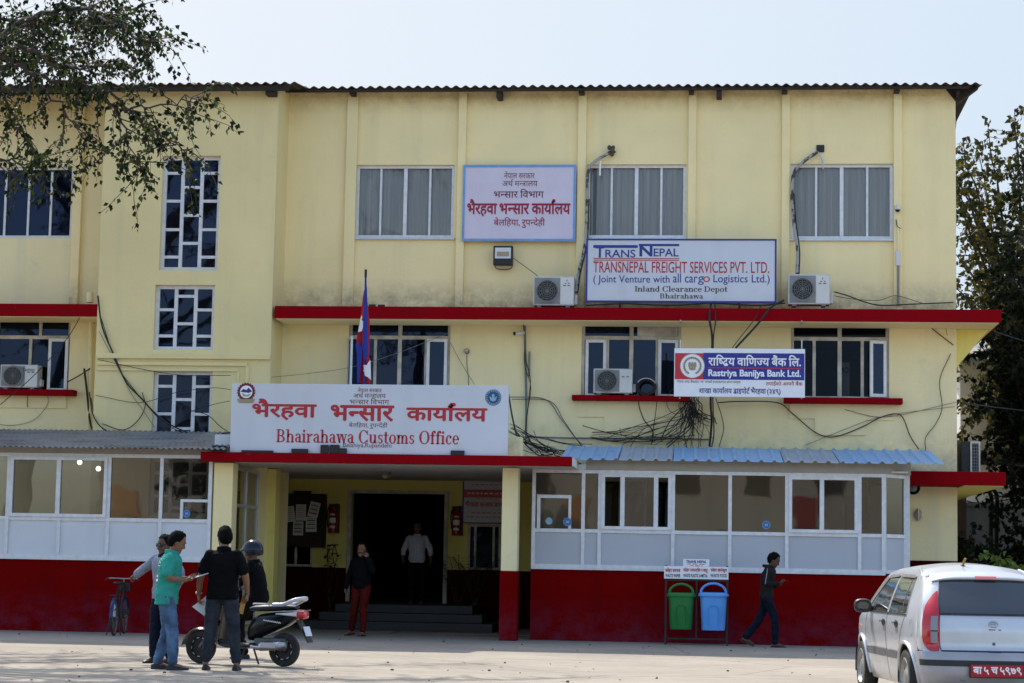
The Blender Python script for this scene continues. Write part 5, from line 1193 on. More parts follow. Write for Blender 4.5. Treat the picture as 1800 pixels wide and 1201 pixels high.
def bin_(px, lab, col, mat):
    simple(mat, col, .42, 0, .08, 5)
    l, tt, r, b_ = px; x0, x1, z0, z1 = rect(l, tt, r, b_, Yw - .06); c = (x0+x1)/2; w = (x1-x0)/2; h = z1 - z0
    t = thing('waste_bin', lab, 'bin', (c, Yw - .06, z0), group='plastic bins on the black stand')
    def ringpts(k, z, d=.8, n=28, p=3.2):
        out = []
        for i in range(n):
            a = 2*math.pi*i/n; ca, sa = math.cos(a), math.sin(a); q = (abs(ca)**p + abs(sa)**p)**(-1/p); out.append(Vector((k*q*ca, k*d*q*sa, z)))
        return out
    def shell(rows, name):
        m = MB(); n = 28
        for k, z in rows: m.v += ringpts(k, z)
        for j in range(len(rows)-1):
            for i in range(n): m.f.append((j*n+i, j*n+(i+1) % n, (j+1)*n+(i+1) % n, (j+1)*n+i))
        m.f += [tuple(range(n-1, -1, -1)), tuple(range((len(rows)-1)*n, len(rows)*n))]
        return m.build(name, M[mat], t, smooth=True)
    hb = h*.72
    bd = shell([(w*.80, 0), (w*.82, .015), (w*.94, hb)], 'body')
    m = MB(); y = -w*.8*.86
    for a_, b2 in (((-w*.4, y-.004, h*.12), (-w*.4, y-.022, h*.48)), ((w*.4, y-.004, h*.12), (w*.4, y-.022, h*.48))): m.bar(a_, b2, .012, .012)
    m.tube([(-w*.4 + w*.8*k/10, y-.018 - .006*math.sin(math.pi*k/10), h*.48 + h*.06*math.sin(math.pi*k/10)) for k in range(11)], .007, 6); m.build('moulded_arch', M[mat], bd)
    shell([(w*1.06, hb + .002), (w*1.08, hb + .02), (w*1.06, hb + .05), (w*.9, hb + .075)], 'rim')
    m = MB(); n = 14
    for y0 in (-1, 1):
        pts = [Vector((w*.88*math.cos(math.pi*k/n), y0*w*.30, hb + .07 + (h*.28 - .07)*math.sin(math.pi*k/n))) for k in range(n+1)]
        m.tube(pts, .022, 8)
    for k in range(n): 
        A = lambda q: Vector((w*.88*math.cos(math.pi*q/n), 0, hb + .07 + (h*.28 - .07)*math.sin(math.pi*q/n)))
        p, q = A(k), A(k+1); m.quad(p + Vector((0, -w*.3, .018)), q + Vector((0, -w*.3, .018)), q + Vector((0, w*.3, .018)), p + Vector((0, w*.3, .018)))
    m.build('lid_arch', M[mat], t, smooth=True)
    disc(Vector((0, 0, 0)), .001, 0)
    q = MB(); q.v = ringpts(w*.88, hb + .078); q.f = [tuple(range(28))]; q.build('opening', M['black'], t, solid=1)
    m = MB()
    for x in (-w*.5, w*.5): m.bar((x, .03, hb - .03), (x, w*.8 + .0, hb - .03), .02, .02)
    m.build('hook', M['black'], t)
bin_((1174, 1027, 1221, 1106), 'green plastic waste bin with an arched lid on the black stand', (.012, .17, .035), 'bin_green')
bin_((1229, 1026, 1279, 1108), 'light blue plastic waste bin with an arched lid on the black stand', (.10, .33, .75), 'bin_blue')
# ================================================================ people
simple('skin', (.19, .092, .052), .5, 0, .1, 9, spec=.35)
simple('skin_dark', (.10, .047, .028), .5, 0, .1, 9, spec=.35)
simple('hair_black', (.004, .0035, .0035), .85, 0, .3, 40, .6, 90, spec=.08)
simple('eye_dark', (.01, .008, .008), .2, 0, 0)
simple('shoe_black', (.012, .011, .011), .5, 0, .3, 20)
def cloth_mat(name, col, var=.18, rough=.85, vs=7):
    return simple(name, col, rough, 0, var, vs, .35, 160, spec=.06)
cloth_mat('teal_cotton', (.035, .27, .21)); cloth_mat('black_cotton', (.0045, .0045, .005), .3); cloth_mat('dark_wool', (.012, .012, .014), .3)
cloth_mat('denim_light', (.07, .12, .20), .65, vs=4.5); cloth_mat('denim_dark', (.008, .011, .022), .4); cloth_mat('slate_cotton', (.030, .036, .046), .4, vs=5)
cloth_mat('grey_jacket', (.20, .22, .27), .2); cloth_mat('rust_cotton', (.075, .007, .005), .25); cloth_mat('hood_grey', (.022, .018, .017), .35); cloth_mat('purple_cotton', (.09, .02, .16))
m, nt, b = new_mat('striped_shirt'); b.inputs['Roughness'].default_value = .8
w_ = N(nt, 'ShaderNodeTexWave', wave_type='BANDS', bands_direction='X'); w_.inputs['Scale'].default_value = 16
nt.links.new(coords(nt), w_.inputs['Vector']); nt.links.new(mix_col(nt, w_.outputs[0], (.40, .39, .42), (.26, .26, .32)), b.inputs['Base Color'])

def remesh(mb, name, mat, parent, voxel, smooth_it=4, disp=None):
    me = bpy.data.meshes.new('tmp'); me.from_pydata(mb.v, [], mb.f)
    bm = bmesh.new(); bm.from_mesh(me); bmesh.ops.recalc_face_normals(bm, faces=bm.faces); bm.to_mesh(me); bm.free()
    o = bpy.data.objects.new('tmp', me); COL.objects.link(o)
    md = o.modifiers.new('r', 'REMESH'); md.mode = 'VOXEL'; md.voxel_size = voxel
    ms = o.modifiers.new('s', 'SMOOTH'); ms.iterations = smooth_it; ms.factor = .5
    dg = bpy.context.evaluated_depsgraph_get(); out = bpy.data.meshes.new_from_object(o.evaluated_get(dg))
    bpy.data.objects.remove(o); bpy.data.meshes.remove(me)
    if disp:
        nn = [v.normal.copy() for v in out.vertices]
        for v, n in zip(out.vertices, nn): v.co += n*disp(v.co)
    for p in out.polygons: p.use_smooth = True
    out.name = name; out.materials.clear(); out.materials.append(mat)
    r_ = bpy.data.objects.new(name, out); COL.objects.link(r_); r_.parent = parent; return r_
def rings(m, rows, n=20):
    """closed loft; rows: (centre, rx, ry, direction along the loft or None)"""
    k0 = len(m.v)
    for c, rx, ry in rows:
        for i in range(n):
            a = 2*math.pi*i/n; m.v.append(Vector(c) + Vector((rx*math.cos(a), ry*math.sin(a), 0)))
    for j in range(len(rows) - 1):
        for i in range(n): m.f.append((k0+j*n+i, k0+j*n+(i+1) % n, k0+(j+1)*n+(i+1) % n, k0+(j+1)*n+i))
    m.f.append(tuple(range(k0+n-1, k0-1, -1))); m.f.append(tuple(range(k0+(len(rows)-1)*n, k0+len(rows)*n)))
def limb(m, pts, rs, sub=5, n=14):
    P = [Vector(p) for p in pts]; Q, S = [], []
    for i in range(len(P) - 1):
        for j in range(sub): t = j/sub; Q.append(P[i].lerp(P[i+1], t)); S.append(rs[i]*(1-t) + rs[i+1]*t)
    Q.append(P[-1]); S.append(rs[-1])
    for _ in range(2):
        Q = [Q[0]] + [(Q[i-1] + Q[i]*2 + Q[i+1])/4 for i in range(1, len(Q)-1)] + [Q[-1]]
    m.tube(Q, S, n); m.ball(P[0], rs[0], 12, 8); m.ball(P[-1], rs[-1], 12, 8)
def hand(m, w, d, pn, side, curl=.5, grip=None):
    """palm, four jointed fingers of unequal length and a thumb on the side of the palm"""
    d = Vector(d).normalized(); pn = Vector(pn); pn = (pn - d*pn.dot(d)).normalized(); s = d.cross(pn)*side
    rows = [(0, .024, .018), (.03, .034, .017), (.06, .042, .015), (.088, .042, .013)]; n = 14; k0 = len(m.v)
    for t, rx, ry in rows:
        for i in range(n): a = 2*math.pi*i/n; m.v.append(w + d*t + s*rx*math.cos(a) + pn*ry*math.sin(a))
    for j in range(len(rows)-1):
        for i in range(n): m.f.append((k0+j*n+i, k0+j*n+(i+1) % n, k0+(j+1)*n+(i+1) % n, k0+(j+1)*n+i))
    m.f.append(tuple(range(k0+n-1, k0-1, -1))); m.f.append(tuple(range(k0+(len(rows)-1)*n, k0+len(rows)*n)))
    for k in range(4):
        L = (.070, .080, .074, .058)[k]; p = w + d*.082 + s*(.031 - .0205*k); a = 0; pts = [p - d*.015]; c_ = curl*(1 + .12*k)
        for f_, q in ((.45, .6), (.32, 1.0), (.23, .8)):
            a += c_*q; pts.append(pts[-1] + (d*math.cos(a) + pn*math.sin(a) + s*(.05 - .035*k))*L*f_*1.15)
        m.tube(pts, [.0095, .0092, .0085, .0070], 9); m.ball(pts[-1], .0072, 8, 6)
    p = w + d*.022 + s*.026 + pn*.004; pts = [p, p + (d*.65 + s*.65 + pn*.25).normalized()*.042, p + (d*.65 + s*.65 + pn*.25).normalized()*.042 + (d*.9 + s*.2 + pn*(.3 + .4*curl)).normalized()*.034, ]
    pts.append(pts[-1] + (d*.9 - s*.05 + pn*(.3 + .5*curl)).normalized()*.024); m.tube(pts, [.014, .0115, .0100, .0078], 9); m.ball(pts[-1], .008, 8, 6)

def person(label, loc, rz, J=None, top='black_cotton', bottom='denim_dark', sleeve=1.0, hem=.90, skin='skin', shoe='shoe_black', s=1.0, head=(0, 0), fat=1.0, hair=True, loose=1.0,
           shirt_name='shirt', cuff=.10, collar=True, moustache=False, hands=(dict(), dict()), voxel=.0065, barefoot=False, belly=0.0):
    D = dict(pelvis=(0, 0, .93), waist=(0, -.0, 1.06), chest=(0, -.005, 1.26), neck=(0, .005, 1.43), head=(0, -.015, 1.575),
             shL=(.163, .01, 1.368), elL=(.245, .03, 1.11), wrL=(.255, -.05, .87), shR=(-.163, .01, 1.368), elR=(-.245, .03, 1.11), wrR=(-.255, -.05, .87),
             hpL=(.09, 0, .90), knL=(.105, -.015, .49), anL=(.11, .02, .085), hpR=(-.09, 0, .90), knR=(-.105, -.015, .49), anR=(-.11, .02, .085), toeL=(.03, -1, 0), toeR=(-.03, -1, 0))
    D.update(J or {}); D = {k: Vector(v) if k.startswith('toe') else Vector(v)*s for k, v in D.items()}
    t = thing('person', label, 'person', loc, rz)
    spine = [D['pelvis'] - Vector((0, 0, .07*s)), D['pelvis'], D['waist'], D['chest'], D['neck']]
    def sp(u):                                              # 0..1 along the spine
        u *= 4; i = min(3, int(u)); return spine[i].lerp(spine[i+1], u - i)
    F = fat*s; B_ = MB()
    def torso(m, g, u0=0, u1=1.0):
        prof = [(0, .130, .100), (.12, .160, .115), (.25, .165, .118), (.40, .152, .108 + belly*.6), (.5, .148, .106 + belly), (.62, .158, .115 + belly*.6), (.75, .172, .120), (.86, .172, .108), (.94, .135, .088), (1.0, .068, .066)]
        rows = [(sp(u), (rx + g*loose)*F, (ry + g*loose)*F) for u, rx, ry in prof if u0 - 1e-6 <= u <= u1 + 1e-6]; rings(m, rows, 24)
    torso(B_, 0)
    hc = D['head']; nk = D['neck']
    limb(B_, [nk - Vector((0, 0, .03*s)), nk.lerp(hc, .45), hc - Vector((0, -.015*s, .03*s))], [.064*F, .055*s, .054*s], 3)
    Rm = Matrix.Rotation(head[0], 3, 'Z') @ Matrix.Rotation(head[1], 3, 'X')
    def H(v): return hc + Rm @ (Vector(v)*s*1.06)
    hm = MB(); rings(hm, [((0, -.058, -.118), .020, .020), ((0, -.050, -.108), .038, .038), ((0, -.034, -.085), .054, .060), ((0, -.018, -.050), .065, .079), ((0, -.004, -.010), .071, .090), ((0, .002, .030), .074, .095), ((0, .005, .065), .071, .091), ((0, .008, .095), .056, .072), ((0, .010, .115), .028, .038)], 22)
    hm.tube([(0, -.088, .022), (0, -.100, -.005), (0, -.110, -.026)], [.007, .010, .0135], 8); hm.ball((0, -.104, -.028), (.017, .014, .010), 10, 6)
    hm.ball((0, -.086, -.062), (.024, .012, .010), 10, 6); hm.ball((0, -.082, -.095), (.022, .018, .015), 10, 6)
    for sg in (-1, 1):
        hm.ball((sg*.074, .012, -.012), (.009, .017, .028), 10, 8); hm.ball((sg*.030, -.086, .030), (.022, .012, .008), 10, 6); hm.ball((sg*.040, -.070, -.030), (.022, .02, .02), 8, 6)
    B_.add([H(v) for v in hm.v], hm.f)
    for q, sg in (('L', 1), ('R', -1)):
        limb(B_, [D['sh'+q], D['el'+q], D['wr'+q]], [.058*F, .042*F, .027*s])
        d = (D['wr'+q] - D['el'+q]).normalized(); h = hands[0 if q == 'L' else 1]
        hd = Vector(h.get('d', d)); pn = Vector(h.get('pn', (-sg, -.2, 0)))
        o_ = MB(); hand(o_, Vector((0, 0, 0)), hd, pn, h.get('side', sg), h.get('curl', .35)); B_.add([D['wr'+q] + v*s*.98 for v in o_.v], o_.f)
        limb(B_, [D['hp'+q], D['kn'+q], D['an'+q]], [.086*F, .054*F, .036*s])
        a = D['an'+q]; td = D['toe'+q].normalized()
        limb(B_, [a - td*.035*s + Vector((0, 0, -.045*s)), a + td*.06*s + Vector((0, 0, -.04*s)), a + td*.155*s + Vector((0, 0, -.058*s))], [.032*s, .034*s, .020*s], 4)
    remesh(B_, 'body', M[skin], t, voxel, 3)
    wr = lambda c, k=1.0: .0065*k*noise.noise(c*11) + .0035*k*noise.noise(Vector((c.x*24, c.y*24, c.z*38)))
    # upper garment
    S_ = MB(); base = spine[1]; u0 = max(0, min(.4, (hem*s - spine[0].z)/(spine[2].z - spine[0].z)*.5))
    torso(S_, .017, 0, .94); 
    rings(S_, [(sp(.90), (.165 + .014*loose)*F, (.098 + .014*loose)*F), (sp(.965), .115*F, .085*F), (sp(1.0), .076*F, .074*F)], 24)
    if hem*s < spine[0].z + .02*s: rings(S_, [(Vector((spine[0].x, spine[0].y, hem*s)), (.172 + .012*loose)*F, (.125 + .012*loose)*F), (spine[1], (.166 + .017*loose)*F, (.118 + .017*loose)*F)], 24)
    for q in 'LR':
        a, b2, c = D['sh'+q], D['el'+q], D['wr'+q]; g = .012*loose
        if sleeve <= .6: limb(S_, [a, a.lerp(b2, sleeve/.6*.8)], [.056*F + g*.8, .052*F + g*1.8], 5)
        else:
            e = b2.lerp(c, min(1, (sleeve - .6)/.4)*.97); limb(S_, [a, b2, e], [.055*F + g*.8, .046*F + g, .036*s + g*.8])
        if a.x > 0: limb(S_, [a, sp(.86)], [.052*F + g*.7, .075*F], 3)
        else: limb(S_, [a, sp(.86)], [.052*F + g*.7, .075*F], 3)
    sh = remesh(S_, shirt_name, M[top], t, .009, 3, lambda c: wr(c, 1.2*loose) + .004*noise.noise(Vector((c.x*8 + c.z*6, c.y*10, c.z*16))))
    if collar:
        m = MB(); n = 20; c = sp(1.0) + Vector((0, .0, .0))
        for r0, z0 in ((.075, -.012), (.069, .035), (.079, .03), (.085, -.01)):
            for i in range(n): a = 2*math.pi*i/n; m.v.append(c + Vector((r0*math.cos(a)*F, r0*math.sin(a)*F*1.05, (z0 + .012*math.sin(a))*s)))
        for j in range(4):
            for i in range(n): m.f.append((j*n+i, j*n+(i+1) % n, ((j+1) % 4)*n+(i+1) % n, ((j+1) % 4)*n+i))
        m.build('collar', M[top], sh, smooth=True)
    # trousers
    T_ = MB(); rings(T_, [(spine[0] - Vector((0, 0, .02*s)), .135*F, .108*F), (sp(.12), .172*F, .126*F), (sp(.25), .174*F, .126*F), (sp(.36), .160*F, .116*F)], 24)
    for q in 'LR':
        a, b2, c = D['hp'+q], D['kn'+q], D['an'+q]; e = b2.lerp(c, 1 - cuff*.6)
        limb(T_, [a, b2, e], [.100*F, .070*F*loose**.5, .056*s*loose**.6])
    remesh(T_, 'trousers', M[bottom], t, .009, 3, lambda c: wr(c, 1.5) + .005*noise.noise(Vector((c.x*10, c.y*10, c.z*24))))
    for q in 'LR':                                            # shoes
        a = D['an'+q]; td = D['toe'+q].normalized(); sd = td.cross(Vector((0, 0, 1))).normalized(); up = sd.cross(td); m = MB(); n = 16
        rows = [(-.075, .030, .0, .050), (-.06, .038, .0, .068), (0, .040, .0, .075), (.07, .046, .0, .058), (.13, .050, .0, .045), (.175, .042, .0, .036), (.20, .022, .004, .022)]
        if barefoot: rows = [(-.08, .034, .0, .018), (-.04, .040, 0, .02), (.05, .042, 0, .02), (.10, .048, .0, .05), (.14, .050, .0, .04), (.16, .048, 0, .02), (.20, .03, .0, .018)]
        zb = -.085
        for y, w, b0, h in rows:
            for i in range(n):
                an_ = 2*math.pi*i/n; z = zb + b0 + (h if math.sin(an_) > 0 else 0)*abs(math.sin(an_))**.7
                if math.sin(an_) <= 0: z = zb + b0 - .0*math.sin(an_)
                m.v.append(a + td*y*s + sd*w*math.cos(an_)*s + up*z*s)
        for j in range(len(rows)-1):
            for i in range(n): m.f.append((j*n+i, j*n+(i+1) % n, (j+1)*n+(i+1) % n, (j+1)*n+i))
        m.f += [tuple(range(n-1, -1, -1)), tuple(range((len(rows)-1)*n, len(rows)*n))]
        m.build('shoe', M[shoe], t, smooth=True)
    # hair, brows, eyes
    if hair:
        m = MB(); mm_ = 16; nn_ = 28
        for j in range(mm_ + 1):
            th = math.pi*.86*j/mm_
            for i in range(nn_):
                ph = 2*math.pi*i/nn_; v = Vector((math.sin(th)*math.cos(ph), math.sin(th)*math.sin(ph), math.cos(th)))
                dy = math.sin(ph); fr = max(0, -dy)
                low = -.86 if dy > .35 else (-.12 - .74*max(0, dy - .1)/.25 if dy > .1 else -.12)
                zz = max(v.z, min(.70, low if fr < .25 else -.12 + 2.6*(fr - .25)))
                th2 = math.acos(max(-1, min(1, zz))); v = Vector((math.sin(th2)*math.cos(ph), math.sin(th2)*math.sin(ph), math.cos(th2)))
                k = 1 + .10*noise.noise(v*5 + Vector(loc)) + .09*noise.noise(v*15)
                m.v.append(H((v.x*.087*k, v.y*.110*k + .008, v.z*.116*k + .020)))
        for j in range(mm_):
            for i in range(nn_): m.f.append((j*nn_+i, j*nn_+(i+1) % nn_, (j+1)*nn_+(i+1) % nn_, (j+1)*nn_+i))
        m.build('hair', M['hair_black'], t, smooth=True, auto=80)
    m = MB()
    for sg in (-1, 1): m.ball((sg*.030, -.0885, .012), (.012, .006, .0055), 8, 6)
    e = MB(); e.add([H(v) for v in m.v], m.f); e.build('eye', M['eye_dark'], t, smooth=True)
    m = MB()
    for sg in (-1, 1): m.tube([(sg*.014, -.097, .034), (sg*.034, -.096, .040), (sg*.050, -.084, .034)], [.004, .005, .003], 6)
    e = MB(); e.add([H(v) for v in m.v], m.f); e.build('eyebrow', M['hair_black'], t, smooth=True)
    if moustache:
        m = MB(); m.tube([(-.034, -.090, -.052), (-.016, -.100, -.042), (0, -.103, -.042), (.016, -.100, -.042), (.034, -.090, -.052)], [.004, .008, .007, .008, .004], 8)
        e = MB(); e.add([H(v) for v in m.v], m.f); e.build('moustache', M['hair_black'], t, smooth=True)
    return t, D, H
def gp(px, py, z=0):
    p = at_ground(px, py, z); return Vector((p.x, p.y, z))

# 1 the man in teal, reading
t, D, H = person('man in a teal polo shirt and washed jeans reading a paper', gp(291, 1177), R(108), dict(
    pelvis=(0, .02, .93), waist=(0, .0, 1.06), chest=(0, -.01, 1.26), neck=(0, -.03, 1.43), head=(0, -.085, 1.565), elL=(.255, .03, 1.12), wrL=(.13, -.22, 1.12), elR=(-.255, .03, 1.12), wrR=(-.15, -.20, 1.10),
    hpL=(.09, .02, .90), knL=(.12, -.02, .49), anL=(.14, .10, .085), hpR=(-.09, .02, .90), knR=(-.10, -.06, .49), anR=(-.10, -.08, .085)),
    'teal_cotton', 'denim_light', .5, .80, head=(R(4), R(26)), s=1.0, fat=1.05, loose=1.15, belly=.02, hands=(dict(d=(-.25, -1, .12), pn=(-.2, .1, 1), side=-1, curl=.45), dict(d=(.25, -1, .12), pn=(.2, .1, 1), side=1, curl=.45)))
shirt = next(c for c in t.children if c.name.startswith('shirt')); m = MB(); bpy.context.view_layer.update()
for x, z, w, h in ((-.075, 1.30, .012, .06), (-.035, 1.30, .012, .06), (-.06, 1.265, .03, .012), (-.085, 1.13, .03, .03), (-.045, 1.13, .03, .03), (-.005, 1.13, .025, .03), (-.085, 1.08, .035, .028), (-.04, 1.08, .03, .028), (.0, 1.08, .03, .028), (-.08, 1.03, .10, .012)):
    q = []
    for dx, dz in ((0, 0), (w, 0), (w, h), (0, h)):
        hit, p, n_, _ = shirt.ray_cast(Vector((x + dx, .8, z + dz)), Vector((0, -1, 0)))
        if hit: q.append(p + n_*.004)
    if len(q) == 4: m.quad(*q)
if m.f: m.build('shirt_print', M['text_white'], shirt, solid=1)
tp = thing('paper_sheet', 'white paper held by the man in teal', 'paper', t.matrix_basis @ Vector((0, -.36, 1.15)), R(108), 'papers held by the men')
m = MB(); m.grid(lambda u, v: Vector((-.12 + .24*u, -.12 + .21*v, -.035 + .07*(1-v) + .015*math.sin(u*3))), 8, 6); m.build('sheet', M['paper'], tp, smooth=True, solid=1)

# 2 the man in black T-shirt, back to us
t, D, H = person('man in a black T-shirt and slate joggers seen from behind with papers', gp(387, 1178), R(186), dict(
    head=(0, -.02, 1.58), elL=(.27, .02, 1.12), wrL=(.30, -.10, .89), elR=(-.275, .02, 1.12), wrR=(-.28, -.12, .91), knL=(.135, -.03, .49), anL=(.175, .02, .085), knR=(-.14, -.03, .49), anR=(-.19, .03, .085)),
    'black_cotton', 'slate_cotton', .5, .84, head=(R(22), R(4)), s=1.035, fat=1.07, loose=1.1, cuff=.22, hands=(dict(d=(.0, -.25, -1), pn=(-1, 0, 0), curl=.75), dict(d=(0, -.3, -1), pn=(1, 0, 0), curl=.7)))
W = t.matrix_basis
def held(name, lab, cat, at_, rot, w, h, mat, n=1, group=None):
    o = thing(name, lab, cat, at_, 0, group); o.rotation_euler = rot
    for k in range(n):
        m = MB(); a = .12*(k - n/2); m.grid(lambda u, v: Vector((-w/2 + w*u + a*(1-v)*.4, .012*k + .02*math.sin(u*2.2 + k), -h*v)), 6, 6); m.build('sheet', M[mat], o, smooth=True, solid=1)
    return o
W_ = Matrix.Translation(t.location) @ Matrix.Rotation(R(186), 4, 'Z')
held('paper_sheet', 'folded white papers held low by the man in the black T-shirt', 'paper', W_ @ (D['wrL'] + Vector((-.03, -.03, -.06))), (R(-15), R(-38), R(20)), .15, .27, 'paper', 3, 'papers held by the men')
simple('envelope', (.30, .17, .035), .7)
held('envelope', 'brown envelope in the other hand of the man in the black T-shirt', 'envelope', W_ @ (D['wrR'] + Vector((.01, -.03, -.03))), (R(10), R(12), R(60)), .10, .23, 'envelope', 1)
m = MB(); wv = D['wrL']; m.tube([wv + Vector((.031*math.cos(a*.55), .031*math.sin(a*.55), .02)) for a in range(13)], .009, 6); m.ball(wv + Vector((.034, .0, .02)), (.010, .018, .018), 10, 8)
o = m.build('wristwatch', M['steel'], t, smooth=True)

# 3 the man in the grey jacket, arm stretched out
p0 = gp(285, 1166)
t, D, H = person('man in a grey jacket and sunglasses with one arm stretched out', p0, R(-24), dict(
    elR=(-.34, -.02, 1.24), wrR=(-.46, -.04, 1.15), elL=(.25, .02, 1.12), wrL=(.25, -.14, .92), anR=(-.16, .02, .085), knR=(-.12, -.02, .49), head=(0, -.03, 1.55)),
    'grey_jacket', 'denim_dark', 1.0, .84, 'skin_dark', s=.99, head=(R(-18), R(12)), loose=1.4, shirt_name='jacket', hands=(dict(), dict(d=(-1, -.2, -.5), pn=(0, 0, -1), side=-1, curl=.8)))
m = MB(); m.ball((0, 0, 0), .01, 6, 4); g_ = MB()
for sg in (-1, 1): m.ball((sg*.034, -.094, .012), (.028, .008, .02), 12, 8); m.tube([(sg*.06, -.085, .016), (sg*.08, .0, .012)], .004, 6)
m.tube([(-.01, -.1, .018), (.01, -.1, .018)], .004, 6); g_.add([H(v) for v in m.v], m.f); g_.build('sunglasses', M['eye_dark'], t, smooth=True)
m = MB(); rings(m, [(D['neck'] + Vector((0, -.02, -.06)), .10, .10), (D['neck'] + Vector((0, -.02, .0)), .092, .09), (D['neck'] + Vector((0, -.015, .06)), .07, .072)], 18); m.build('scarf', M['denim_dark'], t, smooth=True)
m = MB(); m.grid(lambda u, v: Vector((.035 + .045*u, -.146 - .012*math.sin(u*3.14), 1.24 + .14*v)) + Vector((0, .02*v*v, 0)), 4, 6); m.build('undershirt', M['purple_cotton'], t, smooth=True, solid=1)

# 4 the seated rider
p4 = gp(452, 1158)
t, D, H = person('person in black with a dark helmet sitting astride the scooter', p4, R(-92), dict(
    pelvis=(0, 0, .86), waist=(0, -.02, .99), chest=(0, -.07, 1.17), neck=(0, -.09, 1.33), head=(0, -.12, 1.47), shL=(.18, -.08, 1.285), shR=(-.18, -.08, 1.285), elL=(.27, -.24, 1.08), elR=(-.27, -.24, 1.08), wrL=(.27, -.47, 1.0), wrR=(-.27, -.47, 1.0),
    hpL=(.10, -.03, .83), hpR=(-.10, -.03, .83), knL=(.22, -.34, .54), knR=(-.22, -.34, .54), anL=(.24, -.12, .085), anR=(-.22, -.30, .27)), 'black_cotton', 'black_cotton', 1.0, .82, 'skin_dark', hair=False, head=(R(-16), R(8)), shirt_name='jacket', loose=1.3)
m = MB()
n = 26
for j in range(15):
    th = math.pi*.66*j/14
    for i in range(n):
        ph = 2*math.pi*i/n; v = Vector((math.sin(th)*math.cos(ph), math.sin(th)*math.sin(ph), math.cos(th)))
        if v.y < -.35 and v.z < .18: 
            v = Vector((v.x, v.y, .18)); v.normalize()
        m.v.append(H((v.x*.125, v.y*.152 + .008, v.z*.145 + .02)))
for j in range(14):
    for i in range(n): m.f.append((j*n+i, j*n+(i+1) % n, (j+1)*n+(i+1) % n, (j+1)*n+i))
simple('helmet_shell', (.007, .010, .018), .2, 0, .1, 5, spec=.3)
hl = m.build('helmet', M['helmet_shell'], t, smooth=True)
m = MB(); q = MB(); q.grid(lambda u, v: Vector((.118*math.sin((u-.5)*2.6), -.150*math.cos((u-.5)*2.2) - .05*v, .052 - .018*v)), 10, 2); m.add([H(v) for v in q.v], q.f); m.build('visor_peak', M['black'], hl, smooth=True, solid=1)

# 5 the man on the phone
t, D, H = person('moustached man in a black shirt and rust trousers talking on a phone', gp(633, 1118), R(-14), dict(
    elL=(.275, -.10, 1.15), wrL=(.165, -.11, 1.43), elR=(-.265, .03, 1.12), wrR=(-.30, -.02, .88), knL=(.07, -.04, .49), anL=(.085, -.06, .085), knR=(-.13, .0, .50), anR=(-.24, .14, .10), toeR=(-.25, -1, -.1)),
    'black_cotton', 'rust_cotton', 1.0, .90, head=(R(4), R(2)), moustache=True, belly=.03, barefoot=True, loose=1.1, hands=(dict(d=(-.25, .05, 1), pn=(-.9, .4, 0), side=1, curl=.6), dict(d=(-.1, -.1, -1), pn=(1, 0, 0), curl=.4)))
m = MB(); c = D['wrL'] + Vector((-.045, .03, .09)); m.box(c.x-.006, c.x+.006, c.y-.035, c.y+.035, c.z-.06, c.z+.06)
o = thing('mobile_phone', 'dark phone held to the ear of the moustached man', 'phone', Matrix.Translation(t.location) @ Matrix.Rotation(R(-14), 4, 'Z') @ c, R(-14), 'phones held by the men')
q = MB(); q.box(-.006, .006, -.035, .035, -.06, .06); q.build('case', M['black'], o, bevel=.004)

# 6 the man in the doorway
dp = at(731, 1058, 2.9)
t, D, H = person('man in a pale striped shirt standing in the dark doorway', (dp.x, 2.9, .5), R(5), dict(
    elL=(.285, .0, 1.13), wrL=(.295, -.10, .93), elR=(-.285, .0, 1.13), wrR=(-.285, -.12, .94), head=(0, -.02, 1.575)), 'striped_shirt', 'black_cotton', .82, .86, 'skin_dark', loose=1.25, head=(R(-8), R(4)))
m = MB()
for k in range(6): m.ball((0, -.150 + .002*k, .95 + .075*k), .006, 6, 4)
m.build('button', M['black'], t)

# 7 the walking man
t, D, H = person('man in a grey hooded top and dark jeans walking and looking at his phone', gp(1347, 1138), R(88), dict(
    pelvis=(0, .0, .90), waist=(0, .0, 1.03), chest=(0, -.02, 1.23), neck=(0, -.06, 1.40), head=(0, -.12, 1.52), shL=(.175, -.02, 1.355), shR=(-.175, -.02, 1.355), elR=(-.235, .02, 1.10), wrR=(-.15, -.20, 1.12), elL=(.235, .01, 1.10), wrL=(.16, -.17, 1.08),
    hpL=(.085, 0, .87), hpR=(-.085, 0, .87), knR=(-.085, -.16, .48), anR=(-.08, -.15, .085), knL=(.085, .10, .50), anL=(.08, .37, .16), toeL=(0, -1, -.45), toeR=(0, -1, .0)),
    'hood_grey', 'denim_dark', 1.0, .84, 'skin_dark', head=(0, R(30)), s=1.0, loose=1.3, shirt_name='hooded_top', barefoot=True, fat=.92, hands=(dict(d=(-.25, -1, .15), pn=(-.3, .1, 1), side=-1, curl=.5), dict(d=(.2, -1, .15), pn=(.3, .1, 1), side=1, curl=.5)))
m = MB()
for k in range(7):
    a = math.pi*(k/6) ; m.ball(D['neck'] + Vector((.085*math.cos(a), .045 + .06*math.sin(a), .0 + .02*math.sin(a))), (.035, .035, .03), 8, 6)
m.build('hood', M['hood_grey'], t, smooth=True)
for sg in (-1, 1):
    m = MB(); a, b2, c = D['shR' if sg < 0 else 'shL'], D['elR' if sg < 0 else 'elL'], D['wrR' if sg < 0 else 'wrL']; pts = [a + Vector((sg*.075, 0, .02)), a.lerp(b2, .5) + Vector((sg*.072, 0, 0)), b2 + Vector((sg*.062, 0, 0))]
    m.tube(smooth_path(pts, 5), .009, 6); m.build('sleeve_stripe', M['grey_jacket'], t)
